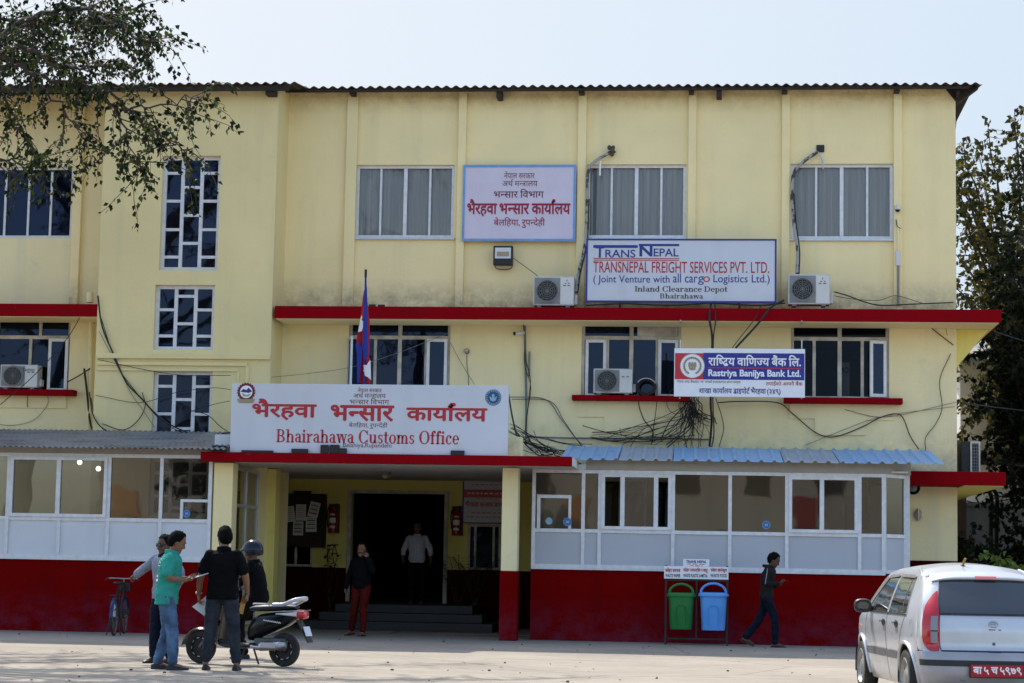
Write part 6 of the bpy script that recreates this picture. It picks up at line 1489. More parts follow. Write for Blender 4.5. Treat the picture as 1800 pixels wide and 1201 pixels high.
o = thing('mobile_phone', 'phone in the hands of the walking man', 'phone', Matrix.Translation(t.location) @ Matrix.Rotation(R(88), 4, 'Z') @ Vector((-.02, -.33, 1.16)), R(88), 'phones held by the men')
q = MB(); q.bar((0, -.06, -.01), (0, .06, .03), .07, .009); q.build('case', M['black'], o)
# ================================================================ car (local axes: x to its right, y forward)
m, nt, b = new_mat('silver_paint'); b.inputs['Metallic'].default_value = .35; b.inputs['Roughness'].default_value = .28; b.inputs['Coat Weight'].default_value = .5; b.inputs['Coat Roughness'].default_value = .08
c = mix_col(nt, scale_fac(nt, fac_noise(nt, 2.2, 8, (1, 1, 1), .45, .7), .5), (.51, .52, .54), (.42, .41, .39)); nt.links.new(c, b.inputs['Base Color'])
simple('bumper_silver', (.33, .33, .35), .38, .3, .12, 3)
simple('trim_black', (.018, .018, .019), .5, 0, .2)
simple('trim_grey', (.10, .10, .10), .6, 0, .25, 9)
simple('tyre_rubber', (.030, .028, .026), .85, 0, .4, 12, .4)
simple('rim_metal', (.30, .29, .27), .45, .6, .25, 9)
m, nt, b = new_mat('lamp_red'); b.inputs['Base Color'].default_value = (.42, .004, .008, 1); b.inputs['Roughness'].default_value = .12; b.inputs['Coat Weight'].default_value = .6
m, nt, b = new_mat('lamp_clear'); b.inputs['Base Color'].default_value = (.22, .22, .24, 1); b.inputs['Roughness'].default_value = .12
m, nt, b = new_mat('lamp_amber'); b.inputs['Base Color'].default_value = (.5, .16, .01, 1); b.inputs['Roughness'].default_value = .15
m, nt, b = new_mat('mirror_glass'); b.inputs['Metallic'].default_value = 1; b.inputs['Roughness'].default_value = .05; b.inputs['Base Color'].default_value = (.12, .13, .14, 1)
simple('plate_red', (.36, .006, .018), .5, 0, .08)

def interp(tab, x):
    if x <= tab[0][0]: return tab[0][1]
    for (a, p), (b_, q) in zip(tab, tab[1:]):
        if x <= b_: t = (x - a)/(b_ - a); return p + (q - p)*t
    return tab[-1][1]
def smoothi(tab, x, d=.03): return (interp(tab, x-d) + 2*interp(tab, x) + interp(tab, x+d))/4
TOP = [(-1.80, .58), (-1.77, .78), (-1.70, .96), (-1.36, 1.325), (-1.26, 1.362), (-.9, 1.395), (-.4, 1.412), (.1, 1.40), (.42, 1.355), (1.02, .965), (1.15, .93), (1.60, .80), (1.78, .68), (1.83, .55)]
SEC = [(.18, .885), (.26, .935), (.40, .965), (.55, .985), (.72, 1.0), (.86, .985), (.95, .955), (1.05, .915), (1.18, .850), (1.29, .790), (1.36, .735), (1.42, .66)]
PLAN = [(-1.84, .80), (-1.72, .89), (-1.55, .95), (-1.2, .99), (-.4, 1.0), (.6, 1.0), (1.15, .985), (1.5, .95), (1.70, .88), (1.84, .74)]
REAR = [(.18, -1.68), (.26, -1.76), (.36, -1.80), (.56, -1.805), (.60, -1.765), (.64, -1.755), (.80, -1.745), (.93, -1.715), (1.0, -1.67), (1.29, -1.43), (1.335, -1.385), (1.375, -1.27)]
HW = .79
def halfw(y, z): return HW*smoothi(SEC, z)*smoothi(PLAN, y, .06)
WH = ((1.20, .30), (-1.20, .30))
def side_pt(y, z, sg=-1, off=0): return Vector((sg*(halfw(y, z) + off), y, z))
def rear_y(u, z): return smoothi(REAR, z, .02) - .055*(1 - u*u) + .075*max(0, abs(u) - .80)**1.5*4
def rear_pt(u, z, off=0):
    y0 = smoothi(REAR, z, .02); w = halfw(y0 + .10, z)*.985
    return Vector((u*w, rear_y(u, z) - off, z - .05*u**4*max(0, min(1, (z - 1.05)/.3))))
A_ = .345
def zbot(y):
    z = .185
    for yw, zw in WH:
        d = abs(y - yw)
        if d < A_: z = max(z, zw + math.sqrt(A_*A_ - d*d)*.98)
    return z
carD = 21.0
cpos = at_depth(1745, 1100, 21.0); cpos = Vector((cpos.x, cpos.y, 0)) + Vector((-math.sin(YAW), math.cos(YAW), 0))*1.78 - Vector((.03, 0, 0))
CAR = thing('parked_car', 'dusty silver hatchback seen from behind with a red number plate', 'car', cpos, YAW + R(1.1))
body = MB()
SIDE_TOP = [(-1.60, .60)] + [(smoothi(REAR, z, .02) + .155, z) for z in [.66 + .03*i for i in range(24)]]
def droop(y): return .05*max(0, min(1, (-.92 - y)/.32))
def zside(y): return min(smoothi(TOP, y, .03) - droop(y), interp(SIDE_TOP, y) if y < SIDE_TOP[-1][0] else 9)
ys = sorted(set([round(-1.598 + 3.398*i/90, 4) for i in range(91)] + [round(yw + A_*math.sin(math.pi*(k/16 - .5)), 4) for yw, _ in WH for k in range(17)]))
nv = 26
for sg in (-1, 1):
    k0 = len(body.v)
    for y in ys:
        zb, zt = zbot(y), max(zside(y), zbot(y) + .01)
        for j in range(nv + 1): body.v.append(side_pt(y, zb + (zt - zb)*j/nv, sg))
    for i in range(len(ys)-1):
        for j in range(nv): body.f.append((k0+i*(nv+1)+j, k0+(i+1)*(nv+1)+j, k0+(i+1)*(nv+1)+j+1, k0+i*(nv+1)+j+1))
k0 = len(body.v); nu = 14                                          # roof, bonnet
yroof = [y for y in ys if y > -1.33]
for y in yroof:
    zt = smoothi(TOP, y, .03); w = halfw(y, zt); cr = .065 if -1.3 < y < .45 else .03
    for i in range(nu + 1): u = -1 + 2*i/nu; body.v.append(Vector((u*w, y, zt + cr*(1 - u*u)*min(1, max(.15, (y + 1.45)/.5)) - droop(y)*u**4)))
for i in range(len(yroof)-1):
    for j in range(nu): body.f.append((k0+i*(nu+1)+j, k0+(i+1)*(nu+1)+j, k0+(i+1)*(nu+1)+j+1, k0+i*(nu+1)+j+1))
k0 = len(body.v); zr_ = [.185 + (1.378-.185)*j/60 for j in range(61)]; NU = 24      # tail
for z in zr_:
    for i in range(NU + 1): body.v.append(rear_pt(-1 + 2*i/NU, z))
for j in range(60):
    for i in range(NU): body.f.append((k0+j*(NU+1)+i, k0+j*(NU+1)+i+1, k0+(j+1)*(NU+1)+i+1, k0+(j+1)*(NU+1)+i))
k1 = len(body.v)                                                     # rounded corners between tail and sides
for sg in (-1, 1):
    kk = len(body.v)
    for z in zr_:
        a = rear_pt(sg, z); y1 = smoothi(REAR, z, .02) + .16; b_ = side_pt(y1, min(z, smoothi(TOP, y1, .03)), sg); mid = Vector((b_.x*.992 + .0, a.y + .035, (a.z + b_.z)/2))
        for t in range(6):
            q = t/5; body.v.append(a*(1-q)**2 + mid*2*q*(1-q) + b_*q*q)
    for j in range(60):
        for t in range(5): body.f.append((kk+j*6+t, kk+j*6+t+1, kk+(j+1)*6+t+1, kk+(j+1)*6+t))
k0 = len(body.v)                                                     # nose
for j in range(9):
    z = .2 + .52*j/8
    for i in range(NU + 1): u = -1 + 2*i/NU; body.v.append(Vector((u*halfw(1.80, z), 1.80 + .09*(1 - u*u), z)))
for j in range(8):
    for i in range(NU): body.f.append((k0+j*(NU+1)+i, k0+j*(NU+1)+i+1, k0+(j+1)*(NU+1)+i+1, k0+(j+1)*(NU+1)+i))
bo = body.build('body', M['silver_paint'], CAR, smooth=True, auto=50)
un = MB(); un.box(-.70, .70, -1.66, 1.7, .20, .24); un.box(-.5, .5, -1.6, 1.6, .24, .6); un.build('underbody', M['trim_black'], CAR)
def side_patch(c4, name, mat, parent=CAR, off=.006, n=12, sides=(-1, 1), thick=0):
    """a patch on the flank; corners (y, z): lower rear, lower front, upper front, upper rear"""
    for sg in sides:
        m = MB()
        def f(u, v):
            a = Vector(c4[0]).lerp(Vector(c4[1]), u); b_ = Vector(c4[3]).lerp(Vector(c4[2]), u); p = a.lerp(b_, v); return side_pt(p.x, p.y, sg, off)
        m.grid(f, n, n); m.build(name, M[mat], parent, smooth=True, solid=1)
def rear_patch(f2, name, mat, parent=CAR, off=.006, nu_=16, nv_=10):
    m = MB(); m.grid(lambda u, v: rear_pt(*f2(u, v), off), nu_, nv_); return m.build(name, M[mat], parent, smooth=True, solid=1)
def quad2(a, b_, c, d): return lambda u, v: tuple((Vector(a).lerp(Vector(b_), u)).lerp(Vector(d).lerp(Vector(c), u), v))
# side glass: dark surround then panes
side_patch([(-1.20, .925), (.92, .925), (.36, 1.324), (-1.02, 1.332)], 'window_surround', 'silver_paint', off=.003)
side_patch([(-.23, .935), (.84, .935), (.30, 1.307), (-.20, 1.321)], 'front_window', 'car_glass', off=.008)
side_patch([(-.92, .935), (-.33, .935), (-.30, 1.321), (-.90, 1.315)], 'rear_window', 'car_glass', off=.008)
side_patch([(-1.17, .945), (-.96, .935), (-.94, 1.315), (-1.02, 1.294)], 'quarter_window', 'car_glass', off=.008)
side_patch([(-.955, .935), (-.925, .935), (-.905, 1.318), (-.935, 1.318)], 'window_bar', 'trim_black', off=.010)
side_patch([(-1.05, 1.307), (-.30, 1.315), (-.30, 1.349), (-.98, 1.338)], 'rain_guard', 'trim_grey', off=.022)
side_patch([(-.23, 1.315), (.28, 1.298), (.24, 1.332), (-.23, 1.349)], 'rain_guard', 'trim_grey', off=.022)
side_patch([(.28, 1.294), (.86, .95), (.90, .97), (.34, 1.324)], 'rain_guard', 'trim_grey', off=.020)
side_patch([(-1.19, .918), (.92, .918), (.92, .934), (-1.19, .934)], 'window_seal', 'trim_black', off=.010)
for c4 in ([(-.275, .22), (-.262, .22), (-.262, .93), (-.275, .93)], [(-.94, .62), (-.927, .62), (-1.14, .93), (-1.153, .93)], [(.86, .25), (.872, .25), (.90, .93), (.888, .93)], [(-.90, .40), (-.888, .40), (-.925, .62), (-.938, .62)]):
    side_patch(c4, 'door_seam', 'trim_black', off=.0035)
side_patch([(-.83, .455), (-.30, .455), (-.30, .535), (-.83, .535)], 'rubbing_strip', 'trim_grey', off=.018); side_patch([(-.25, .455), (.76, .455), (.76, .535), (-.25, .535)], 'rubbing_strip', 'trim_grey', off=.018)
for yh in (-.78, -.13):
    for sg in (-1, 1):
        m = MB(); c = side_pt(yh, .82, sg, .004); m.ball(c, (.012, .085, .042), 14, 8); m.build('handle_recess', M['trim_black'], CAR, smooth=True)
        m = MB(); m.bar(side_pt(yh - .06, .835, sg, .03), side_pt(yh + .065, .835, sg, .03), .022, .022); m.build('door_handle', M['trim_grey'], CAR, bevel=.004)
for sg in (-1, 1): MB().ball(side_pt(1.30, .74, sg, .0), (.012, .035, .02), 10, 6).build('side_indicator', M['lamp_amber'], CAR, smooth=True)
m = MB(); c = side_pt(-1.42, .80, -1, .003); m.add([c + Vector((-.002, .075*math.cos(a*.314), .085*math.sin(a*.314))) for a in range(20)] + [c + Vector((-.002, .070*math.cos(a*.314), .080*math.sin(a*.314))) for a in range(20)], [(i, (i+1) % 20, 20 + (i+1) % 20, 20 + i) for i in range(20)]); m.build('fuel_flap', M['trim_grey'], CAR, solid=1)
# arch lips, wheels
for sg in (-1, 1):
    for yw, zw in WH:
        m = MB(); pts = []
        for k in range(25):
            a = math.pi*(-.06 + 1.12*k/24); y, z = yw + (A_ + .008)*math.cos(a), zw + (A_ + .0)*math.sin(a); pts.append(side_pt(y, max(.19, z), sg, .006))
        m.tube(pts, .020, 8); m.build('arch_lip', M['silver_paint'], CAR, smooth=True)
        m = MB()
        def f(u, v): a = math.pi*(-.08 + 1.16*u); return Vector((sg*(.78 - .26*v), yw + (A_ - .004)*math.cos(a), zw + (A_ - .004)*math.sin(a)))
        m.grid(f, 20, 2); m.quad((sg*.52, yw-A_, .2), (sg*.52, yw+A_, .2), (sg*.52, yw+A_, zw+A_), (sg*.52, yw-A_, zw+A_)); m.build('arch_liner', M['trim_black'], CAR, solid=1)
        wx = sg*.70; R0 = .285
        w = MB(); w.lathe([(.19, -.075), (.235, -.085), (.268, -.08), (R0, -.055), (R0 + .003, -.02), (R0 + .003, .02), (R0, .055), (.268, .08), (.235, .085), (.19, .075)], (wx, yw, R0 + .003), 'x', 44)
        wh_ = w.build('wheel', M['tyre_rubber'], CAR, smooth=True)
        w = MB(); s_ = sg
        w.lathe([(.198, s_*.078), (.188, s_*.084), (.178, s_*.060), (.150, s_*.040), (.120, s_*.052), (.085, s_*.062), (.075, s_*.070), (.05, s_*.078), (0, s_*.080)], (wx, yw, R0 + .003), 'x', 40); w.build('rim', M['rim_metal'], wh_, smooth=True)
        w = MB()
        for k in range(10): a = 2*math.pi*k/10; w.ball((wx + s_*.050, yw + .135*math.cos(a), R0 + .135*math.sin(a)), (.008, .016, .016), 8, 6)
        w.build('rim_slot', M['trim_black'], wh_)
# tail: window, lamps, gate seam, bumper, plate
rear_patch(quad2((-.77, .955), (.77, .955), (.79, 1.30), (-.79, 1.30)), 'rear_screen', 'car_glass', off=.006)
rear_patch(quad2((-.77, .942), (.77, .942), (.77, .962), (-.77, .962)), 'screen_seal', 'trim_black', off=.010, nv_=2); rear_patch(quad2((-.79, 1.283), (.79, 1.283), (.79, 1.305), (-.79, 1.305)), 'screen_seal', 'trim_black', off=.010, nv_=2)
for sg in (-1, 1): rear_patch(quad2((sg*.775, .945), (sg*.755, .945), (sg*.775, 1.305), (sg*.795, 1.305)), 'screen_seal', 'trim_black', off=.010, nu_=2)
m = MB()                                                            # lip above the screen
m.grid(lambda u, v: rear_pt(-.96 + 1.92*u, 1.302 + .045*v, .012 + .035*math.sin(math.pi*v*.75)), 24, 5); m.build('roof_lip', M['silver_paint'], CAR, smooth=True, solid=1)
rear_patch(quad2((-.19, 1.315), (.19, 1.315), (.19, 1.338), (-.19, 1.338)), 'brake_light', 'lamp_red', off=.052, nv_=3)
for sg in (-1, 1):
    LZ = [(.585, .80, .92), (.60, .785, .955), (.64, .775, .99), (.72, .775, 1.005), (.85, .775, 1.008), (.95, .778, 1.0), (1.03, .785, .97), (1.10, .79, .925), (1.16, .795, .87), (1.19, .80, .825)]
    def lamp_pt(u, z, off):
        if abs(u) <= 1: return rear_pt(u, z, off)
        a = rear_pt(sg, z); y1 = smoothi(REAR, z, .02) + .16; b_ = side_pt(y1, z, sg); q = min(1, (abs(u) - 1)*9); mid = Vector((b_.x*.992, a.y + .035, z)); p = a*(1-q)**2 + mid*2*q*(1-q) + b_*q*q
        return p + Vector((sg*off*q, -off*(1-q), 0))
    m = MB(); m.grid(lambda u, v: (lambda z: lamp_pt(sg*(interp([(a, b_) for a, b_, _ in LZ], z) + u*(interp([(a, c) for a, _, c in LZ], z) - interp([(a, b_) for a, b_, _ in LZ], z))), z, .014 + .012*math.sin(math.pi*u)*math.sin(math.pi*v)))(.585 + .605*v), 16, 24)
    tl = m.build('tail_lamp', M['lamp_red'], CAR, smooth=True, solid=1)
    m = MB(); m.grid(lambda u, v: lamp_pt(sg*(.80 + .095*u), .66 + .27*v, .030), 8, 10); m.build('clear_lens', M['lamp_clear'], tl, smooth=True, solid=1)
    m = MB(); m.grid(lambda u, v: lamp_pt(sg*(.80 + .095*u), .775 + .012*v, .034), 8, 1); m.build('lens_divider', M['trim_black'], tl, solid=1)
    rear_patch(quad2((sg*.762, .59), (sg*.772, .59), (sg*.772, .94), (sg*.762, .94)), 'gate_seam', 'trim_black', off=.005, nu_=2)
rear_patch(quad2((-.77, .578), (.77, .578), (.77, .592), (-.77, .592)), 'gate_seam', 'trim_black', off=.006, nv_=2)
m = MB()
m.grid(lambda u, v: rear_pt(-1 + 2*u, .20 + .375*v, .018 + .030*math.sin(math.pi*min(1, .1 + v*.9))), 24, 12)
for sg in (-1, 1):
    def f(u, v):
        z = .20 + .375*v; o_ = .018 + .030*math.sin(math.pi*min(1, .1 + v*.9)); a = rear_pt(sg, z, o_); y1 = -1.555; b_ = side_pt(y1, z, sg, .012); q = u; mid = Vector((b_.x*1.02, a.y + .03, z)); return a*(1-q)**2 + mid*2*q*(1-q) + b_*q*q
    m.grid(f, 8, 12)
bu = m.build('bumper', M['bumper_silver'], CAR, smooth=True)
def bumper_strip(z0, z1, mat, name, off):
    m = MB(); m.grid(lambda u, v: rear_pt(-1 + 2*u, z0 + (z1-z0)*v, .018 + .030*math.sin(math.pi*min(1, .1 + (z0 + (z1-z0)*v - .20)/.375*.9)) + off), 24, 3)
    for sg in (-1, 1):
        def f(u, v):
            z = z0 + (z1-z0)*v; o_ = .018 + .030*math.sin(math.pi*min(1, .1 + (z - .2)/.375*.9)); a = rear_pt(sg, z, o_ + off); b_ = side_pt(-1.555, z, sg, .012 + off); q = u*.55; mid = Vector((b_.x*1.02, a.y + .03, z)); return a*(1-q)**2 + mid*2*q*(1-q) + b_*q*q
        m.grid(f, 6, 3)
    return m.build(name, M[mat], CAR, smooth=True, solid=1)
bumper_strip(.435, .495, 'trim_black', 'bumper_strip', .006)
p = rear_pt(0, .40, .075); m = MB(); m.box(-.265, .265, p.y - .008, p.y, .335, .455); pl = m.build('number_plate', M['plate_red'], CAR, bevel=.003)
o = lettering(deva('बा| |५| |च| |५९७९', .03), (-.245, .245, .357, .437), p.y - .0095, 'text_white', CAR, 'plate_lettering', world=False, tr=1)
m = MB(); m.box(-.28, .28, p.y + .001, p.y + .008, .325, .465); m.build('plate_holder', M['trim_black'], CAR)
m = MB(); m.box(-.06, .06, rear_pt(0, .585).y - .03, rear_pt(0, .585).y, .575, .592); m.build('gate_handle', M['trim_black'], CAR)
q = rear_pt(0, .855, .008); e = MB()
for rx, rz, oz in ((.048, .030, 0), (.018, .029, 0), (.034, .012, .012)):
    e.tube([(rx*math.cos(a*.262), q.y, .855 + oz + rz*math.sin(a*.262)) for a in range(25)], .0035, 6, cap=False)
e.build('emblem', M['steel'], CAR, smooth=True)
wordrows([(-.05, .075, .80, .006)], rear_pt(0, .80, .007).y, 'trim_grey', None, 'badge_print').parent = CAR
q = rear_pt(0, .66, .004); m = MB(); m.lathe([(0, -.006), (.012, -.006), (.016, 0)], q, 'y', 14); m.build('lock', M['trim_grey'], CAR, smooth=True)
m = MB(); m.lathe([(.028, -.002), (.024, -.003), (.022, 0)], rear_pt(-.50, .31, .040), 'y', 18); m.build('tow_cap', M['trim_grey'], CAR, smooth=True)
m = MB(); m.lathe([(.035, 0), (.03, .012), (.012, .03), (0, .03)], (-.12, -1.0, 1.425), 'z', 14); an = m.build('antenna', M['trim_black'], CAR, smooth=True)
m = MB(); m.tube([(-.12, -1.0, 1.45), (-.10, -1.04, 1.52)], .012, 8); m.build('antenna_rod', M['envelope'], an)
for sg in (-1, 1):                                                   # door mirrors
    c = side_pt(.66, .975, sg, .115); m = MB(); rr_ = [(-.045, .088, .062), (-.03, .098, .070), (.0, .10, .072), (.03, .085, .062), (.06, .05, .035), (.07, .01, .01)]
    for y_, a_, b2_ in rr_:
        for i in range(20): q_ = 2*math.pi*i/20; ca, sa = math.cos(q_), math.sin(q_); k_ = (abs(ca)**2.8 + abs(sa)**2.8)**(-1/2.8); m.v.append(c + Vector((a_*k_*ca, y_, b2_*k_*sa + (.012 if sa > 0 else 0))))
    for j in range(5):
        for i in range(20): m.f.append((j*20+i, j*20+(i+1) % 20, (j+1)*20+(i+1) % 20, (j+1)*20+i))
    m.f.append(tuple(range(19, -1, -1))); m.f.append(tuple(range(100, 120))); mi = m.build('door_mirror', M['trim_black'], CAR, smooth=True)
    m = MB(); m.bar(side_pt(.66, .95, sg, -.01), c + Vector((-sg*.06, 0, -.02)), .06, .05); m.build('mirror_stalk', M['trim_black'], mi)
    m = MB(); m.add([c + Vector((.070*math.cos(a*.3142) + sg*.008, -.049, .044*math.sin(a*.3142) + .004)) for a in range(20)], [tuple(range(20))]); m.build('mirror_face', M['mirror_glass'], mi, solid=1)
for sg in (-1, 1):
    m = MB(); m.tube(smooth_path([rear_pt(sg*.97, 1.366, -.01), side_pt(-1.22, zside(-1.22) - .004, sg, -.012), side_pt(-1.05, zside(-1.05) - .004, sg, -.014), side_pt(-.8, zside(-.8), sg, -.016)]), .021, 8); m.build('roof_gutter', M['silver_paint'], CAR, smooth=True)
# inside: seats seen through the screen
m = MB()
for x in (-.36, .36):
    m.box(x-.24, x+.24, -.15, .0, .5, 1.08); m.box(x-.12, x+.12, -.12, -.04, 1.1, 1.25)
m.box(-.62, .62, -1.0, -.85, .5, 1.0); m.build('seat', M['trim_grey'], CAR, bevel=.03)

# ================================================================ scooter (local: x forward, y to its left)
ps_, pf_ = gp(499, 1172), gp(345, 1166)
d_ = (pf_ - ps_); ang = math.atan2(d_.y, d_.x)
S = thing('parked_scooter', 'black motor scooter on its stand with a silver grab rail', 'scooter', ps_, ang)
simple('scooter_black', (.004, .005, .008), .22, 0, .1, 4, spec=.25); simple('scooter_silver', (.48, .49, .52), .3, .5, .06); simple('seat_vinyl', (.012, .014, .022), .5, 0, .2)
L = 1.22
def wheel(x, r, name, w=.05):
    m = MB(); m.lathe([(r-.075, -.035), (r-.04, -.048), (r-.012, -.044), (r, -.02), (r, .02), (r-.012, .044), (r-.04, .048), (r-.075, .035)], (x, 0, r), 'y', 40); wh = m.build(name, M['tyre_rubber'], S, smooth=True)
    m = MB(); m.lathe([(r-.07, -.03), (r-.085, -.038), (r-.095, -.012), (.05, -.012), (.045, -.04), (0, -.04)], (x, 0, r), 'y', 32); m.lathe([(0, .04), (.045, .04), (.05, .012), (r-.095, .012), (r-.085, .038), (r-.07, .03)], (x, 0, r), 'y', 32); m.build('rim', M['trim_black'], wh, smooth=True)
    m = MB()
    for k in range(9):
        a0 = 2*math.pi*k/9
        m.lathe([(r-.098, -.040), (r-.088, -.040)], (x, 0, r), 'y', 6, a0 + .1, a0 + .42); m.lathe([(r-.098, .040), (r-.088, .040)], (x, 0, r), 'y', 6, a0 + .1, a0 + .42)
    m.build('rim_mark', M['scooter_silver'], wh, solid=1)
wheel(0, .215, 'rear_wheel'); wheel(L, .215, 'front_wheel')
def shellx(rows, name, mat, parent=S, n=22, pw=2.6):
    """loft along x: (x, z centre, half width, half height)"""
    m = MB()
    for x, z, w, h in rows:
        for i in range(n):
            a = 2*math.pi*i/n; ca, sa = math.cos(a), math.sin(a); q = (abs(ca)**pw + abs(sa)**pw)**(-1/pw); m.v.append(Vector((x, w*q*ca, z + h*q*sa)))
    for j in range(len(rows)-1):
        for i in range(n): m.f.append((j*n+i, j*n+(i+1) % n, (j+1)*n+(i+1) % n, (j+1)*n+i))
    m.f += [tuple(range(n-1, -1, -1)), tuple(range((len(rows)-1)*n, len(rows)*n))]
    return m.build(name, M[mat], parent, smooth=True)
shellx([(-.26, .70, .05, .03), (-.20, .68, .09, .06), (-.05, .62, .135, .10), (.15, .565, .155, .13), (.32, .52, .15, .15), (.44, .47, .12, .15), (.50, .42, .08, .10)], 'rear_body', 'scooter_black')
shellx([(.38, .27, .13, .035), (.55, .25, .15, .035), (.80, .25, .15, .035), (.90, .28, .13, .04)], 'floorboard', 'trim_black')
shellx([(-.17, .765, .07, .02), (-.08, .765, .115, .035), (.10, .755, .135, .045), (.26, .745, .13, .045), (.42, .735, .10, .04), (.50, .73, .05, .02)], 'seat', 'seat_vinyl')
m = MB()                                                             # front shield, leaning
for sgn in (1,):
    def f(u, v): 
        z = .26 + .62*v; w = .19*(1 - .25*abs(v-.45)) * (1 if v < .85 else 1 - (v-.85)*2); a = (u - .5)*2
        return Vector((.93 - .10*v + .05*(1 - a*a), a*w, z))
    m.grid(f, 14, 14); m.grid(lambda u, v: f(u, v) - Vector((.04, 0, 0)), 14, 14)
m.build('front_shield', M['scooter_black'], S, smooth=True)
shellx([(.72, .98, .05, .03), (.78, .97, .09, .06), (.88, .955, .10, .075), (.95, .94, .07, .06), (.965, .94, .05, .04)], 'handlebar_cowl', 'scooter_black')
m = MB(); m.ball((.955, 0, .945), (.025, .06, .045), 14, 8); m.build('headlight', M['lamp_clear'], S, smooth=True)
m = MB(); m.tube([(.78, -.34, .985), (.82, -.15, .975), (.82, .15, .975), (.78, .34, .985)], .014, 8); m.build('handlebar', M['steel'], S, smooth=True)
for y in (-1, 1):
    MB().tube([(.785, y*.22, .983), (.778, y*.345, .987)], .021, 10).build('grip', M['black'], S, smooth=True)
    m = MB(); m.tube([(.80, y*.20, .99), (.83, y*.24, 1.12)], .006, 6); m.ball((.835, y*.25, 1.15), (.02, .06, .035), 12, 8); m.build('mirror', M['trim_black'], S, smooth=True)
m = MB()
def f(u, v): a = math.pi*(.02 + .78*u); w = (v - .5)*2; return Vector((L + .255*math.cos(a), w*.075, .225 + .255*math.sin(a) - .03*w*w))
m.grid(f, 18, 6); m.build('front_fender', M['scooter_black'], S, smooth=True, solid=1)
m = MB()
for y in (-.07, .07): m.tube([(.90, y*.6, .55), (1.02, y, .44), (L - .01, y, .215)], .020, 8)
m.build('fork', M['trim_grey'], S, smooth=True)
m = MB(); m.tube(smooth_path([(.10, .16, .79), (-.05, .165, .80), (-.17, .14, .85), (-.255, .08, .875), (-.27, 0, .88), (-.255, -.08, .875), (-.17, -.14, .85), (-.05, -.165, .80), (.10, -.16, .79)]), .026, 10); m.build('grab_rail', M['scooter_silver'], S, smooth=True)
shellx([(-.315, .665, .05, .02), (-.30, .67, .085, .05), (-.24, .675, .10, .062), (-.17, .68, .115, .05)], 'tail_lamp', 'lamp_red')
for y in (1, -1):
    m = MB(); m.grid(lambda u, v: Vector((-.225 + .29*u, y*(.118 + .03*u + .012*math.sin(math.pi*v)), .705 - .055*v*(1-u*.75) - .022*u)), 8, 5); m.build('indicator_lens', M['lamp_white'] if 'lamp_white' in M else simple('lamp_white', (.6, .6, .62), .2, 0, .05), S, smooth=True, solid=1)
    m = MB(); m.grid(lambda u, v: Vector((-.32 + .46*u, y*(.09 + .075*u), .735 - .012*v + .035*math.sin(math.pi*(1-u))*0 - .03*u)), 8, 1); m.build('trim_line', M['scooter_silver'], S, smooth=True, solid=1)
    m = MB()                                                         # slanted script on the flank
    for k in range(8): x = -.02 + .032*k; m.tube([(x, y*.168, .555 + .004*k), (x + .018, y*.170, .575 + .004*k), (x + .028, y*.170, .557 + .004*k)], .0045, 5)
    m.build('side_script', M['text_white'], S)
m = MB(); m.bar((-.20, 0, .60), (-.37, 0, .32), .15, .015); m.build('mudguard', M['trim_black'], S)
m = MB(); m.bar((-.305, 0, .52), (-.35, 0, .40), .17, .008); m.build('number_plate', M['white_board'], S)
m = MB(); m.tube([(.42, .13, .25), (.30, .15, .24), (.26, .15, .245)], .022, 8); m.tube([(.27, .155, .25), (-.02, .165, .275)], [.055, .062], 16); m.tube([(-.02, .165, .275), (-.10, .165, .285)], [.060, .035], 16); m.build('exhaust', M['steel'], S, smooth=True)
m = MB(); m.box(.02, .24, .205, .228, .24, .31); m.build('heat_shield', M['scooter_silver'], S, bevel=.015)
m = MB(); m.box(-.05, .40, -.10, .10, .20, .36); m.build('engine', M['trim_grey'], S, bevel=.03)
m = MB(); m.tube([(.50, .12, .24), (.54, .22, .012)], .012, 8); m.tube([(.50, -.1, .22), (.44, -.14, .01)], .013, 8); m.build('kickstand', M['trim_black'], S)
m = MB(); m.tube(smooth_path([(.16, .13, .79), (.20, .16, .80), (.38, .13, .80), (.42, .10, .79)]), .012, 6); m.build('seat_trim', M['scooter_silver'], S, smooth=True)

# ================================================================ bicycle
pb = at(209, 1112, -4.25); pb.z = 0
K = thing('parked_bicycle', 'old bicycle with blue mudguards standing against the red wall', 'bicycle', pb, R(97))
simple('bike_blue', (.012, .022, .10), .4, 0, .2); simple('bike_black', (.014, .014, .016), .45, 0, .2)
rW = .32
for x, nm in ((-.52, 'rear_wheel'), (.52, 'front_wheel')):
    m = MB(); m.lathe([(rW-.03, -.014), (rW-.008, -.018), (rW, 0), (rW-.008, .018), (rW-.03, .014)], (x, 0, rW), 'y', 40); w = m.build(nm, M['tyre_rubber'], K, smooth=True)
    m = MB(); m.lathe([(rW-.03, -.012), (rW-.045, 0), (rW-.03, .012)], (x, 0, rW), 'y', 36); m.build('rim', M['trim_grey'], w, smooth=True)
    m = MB()
    for k in range(24): a = 2*math.pi*k/24; m.tube([(x + .02*math.cos(a + .8), .025*(-1)**k, rW + .02*math.sin(a + .8)), (x + (rW-.04)*math.cos(a), 0, rW + (rW-.04)*math.sin(a))], .0018, 4, cap=False)
    m.tube([(x, -.06, rW), (x, .06, rW)], .018, 8); m.build('spoke', M['trim_grey'], w)
    m = MB()
    def f(u, v): a = math.pi*((.05 + .80*u) if x > 0 else (.15 + .85*u)); q = (v - .5)*2; return Vector((x + (rW+.025)*math.cos(a), q*.032, rW + (rW + .025)*math.sin(a) - .012*q*q))
    m.grid(f, 20, 4); m.build('mudguard', M['bike_blue'], K, smooth=True, solid=1)
m = MB(); st, bb, hd, rb = Vector((-.18, 0, .84)), Vector((-.06, 0, .30)), Vector((.34, 0, .86)), Vector((.37, 0, .72))
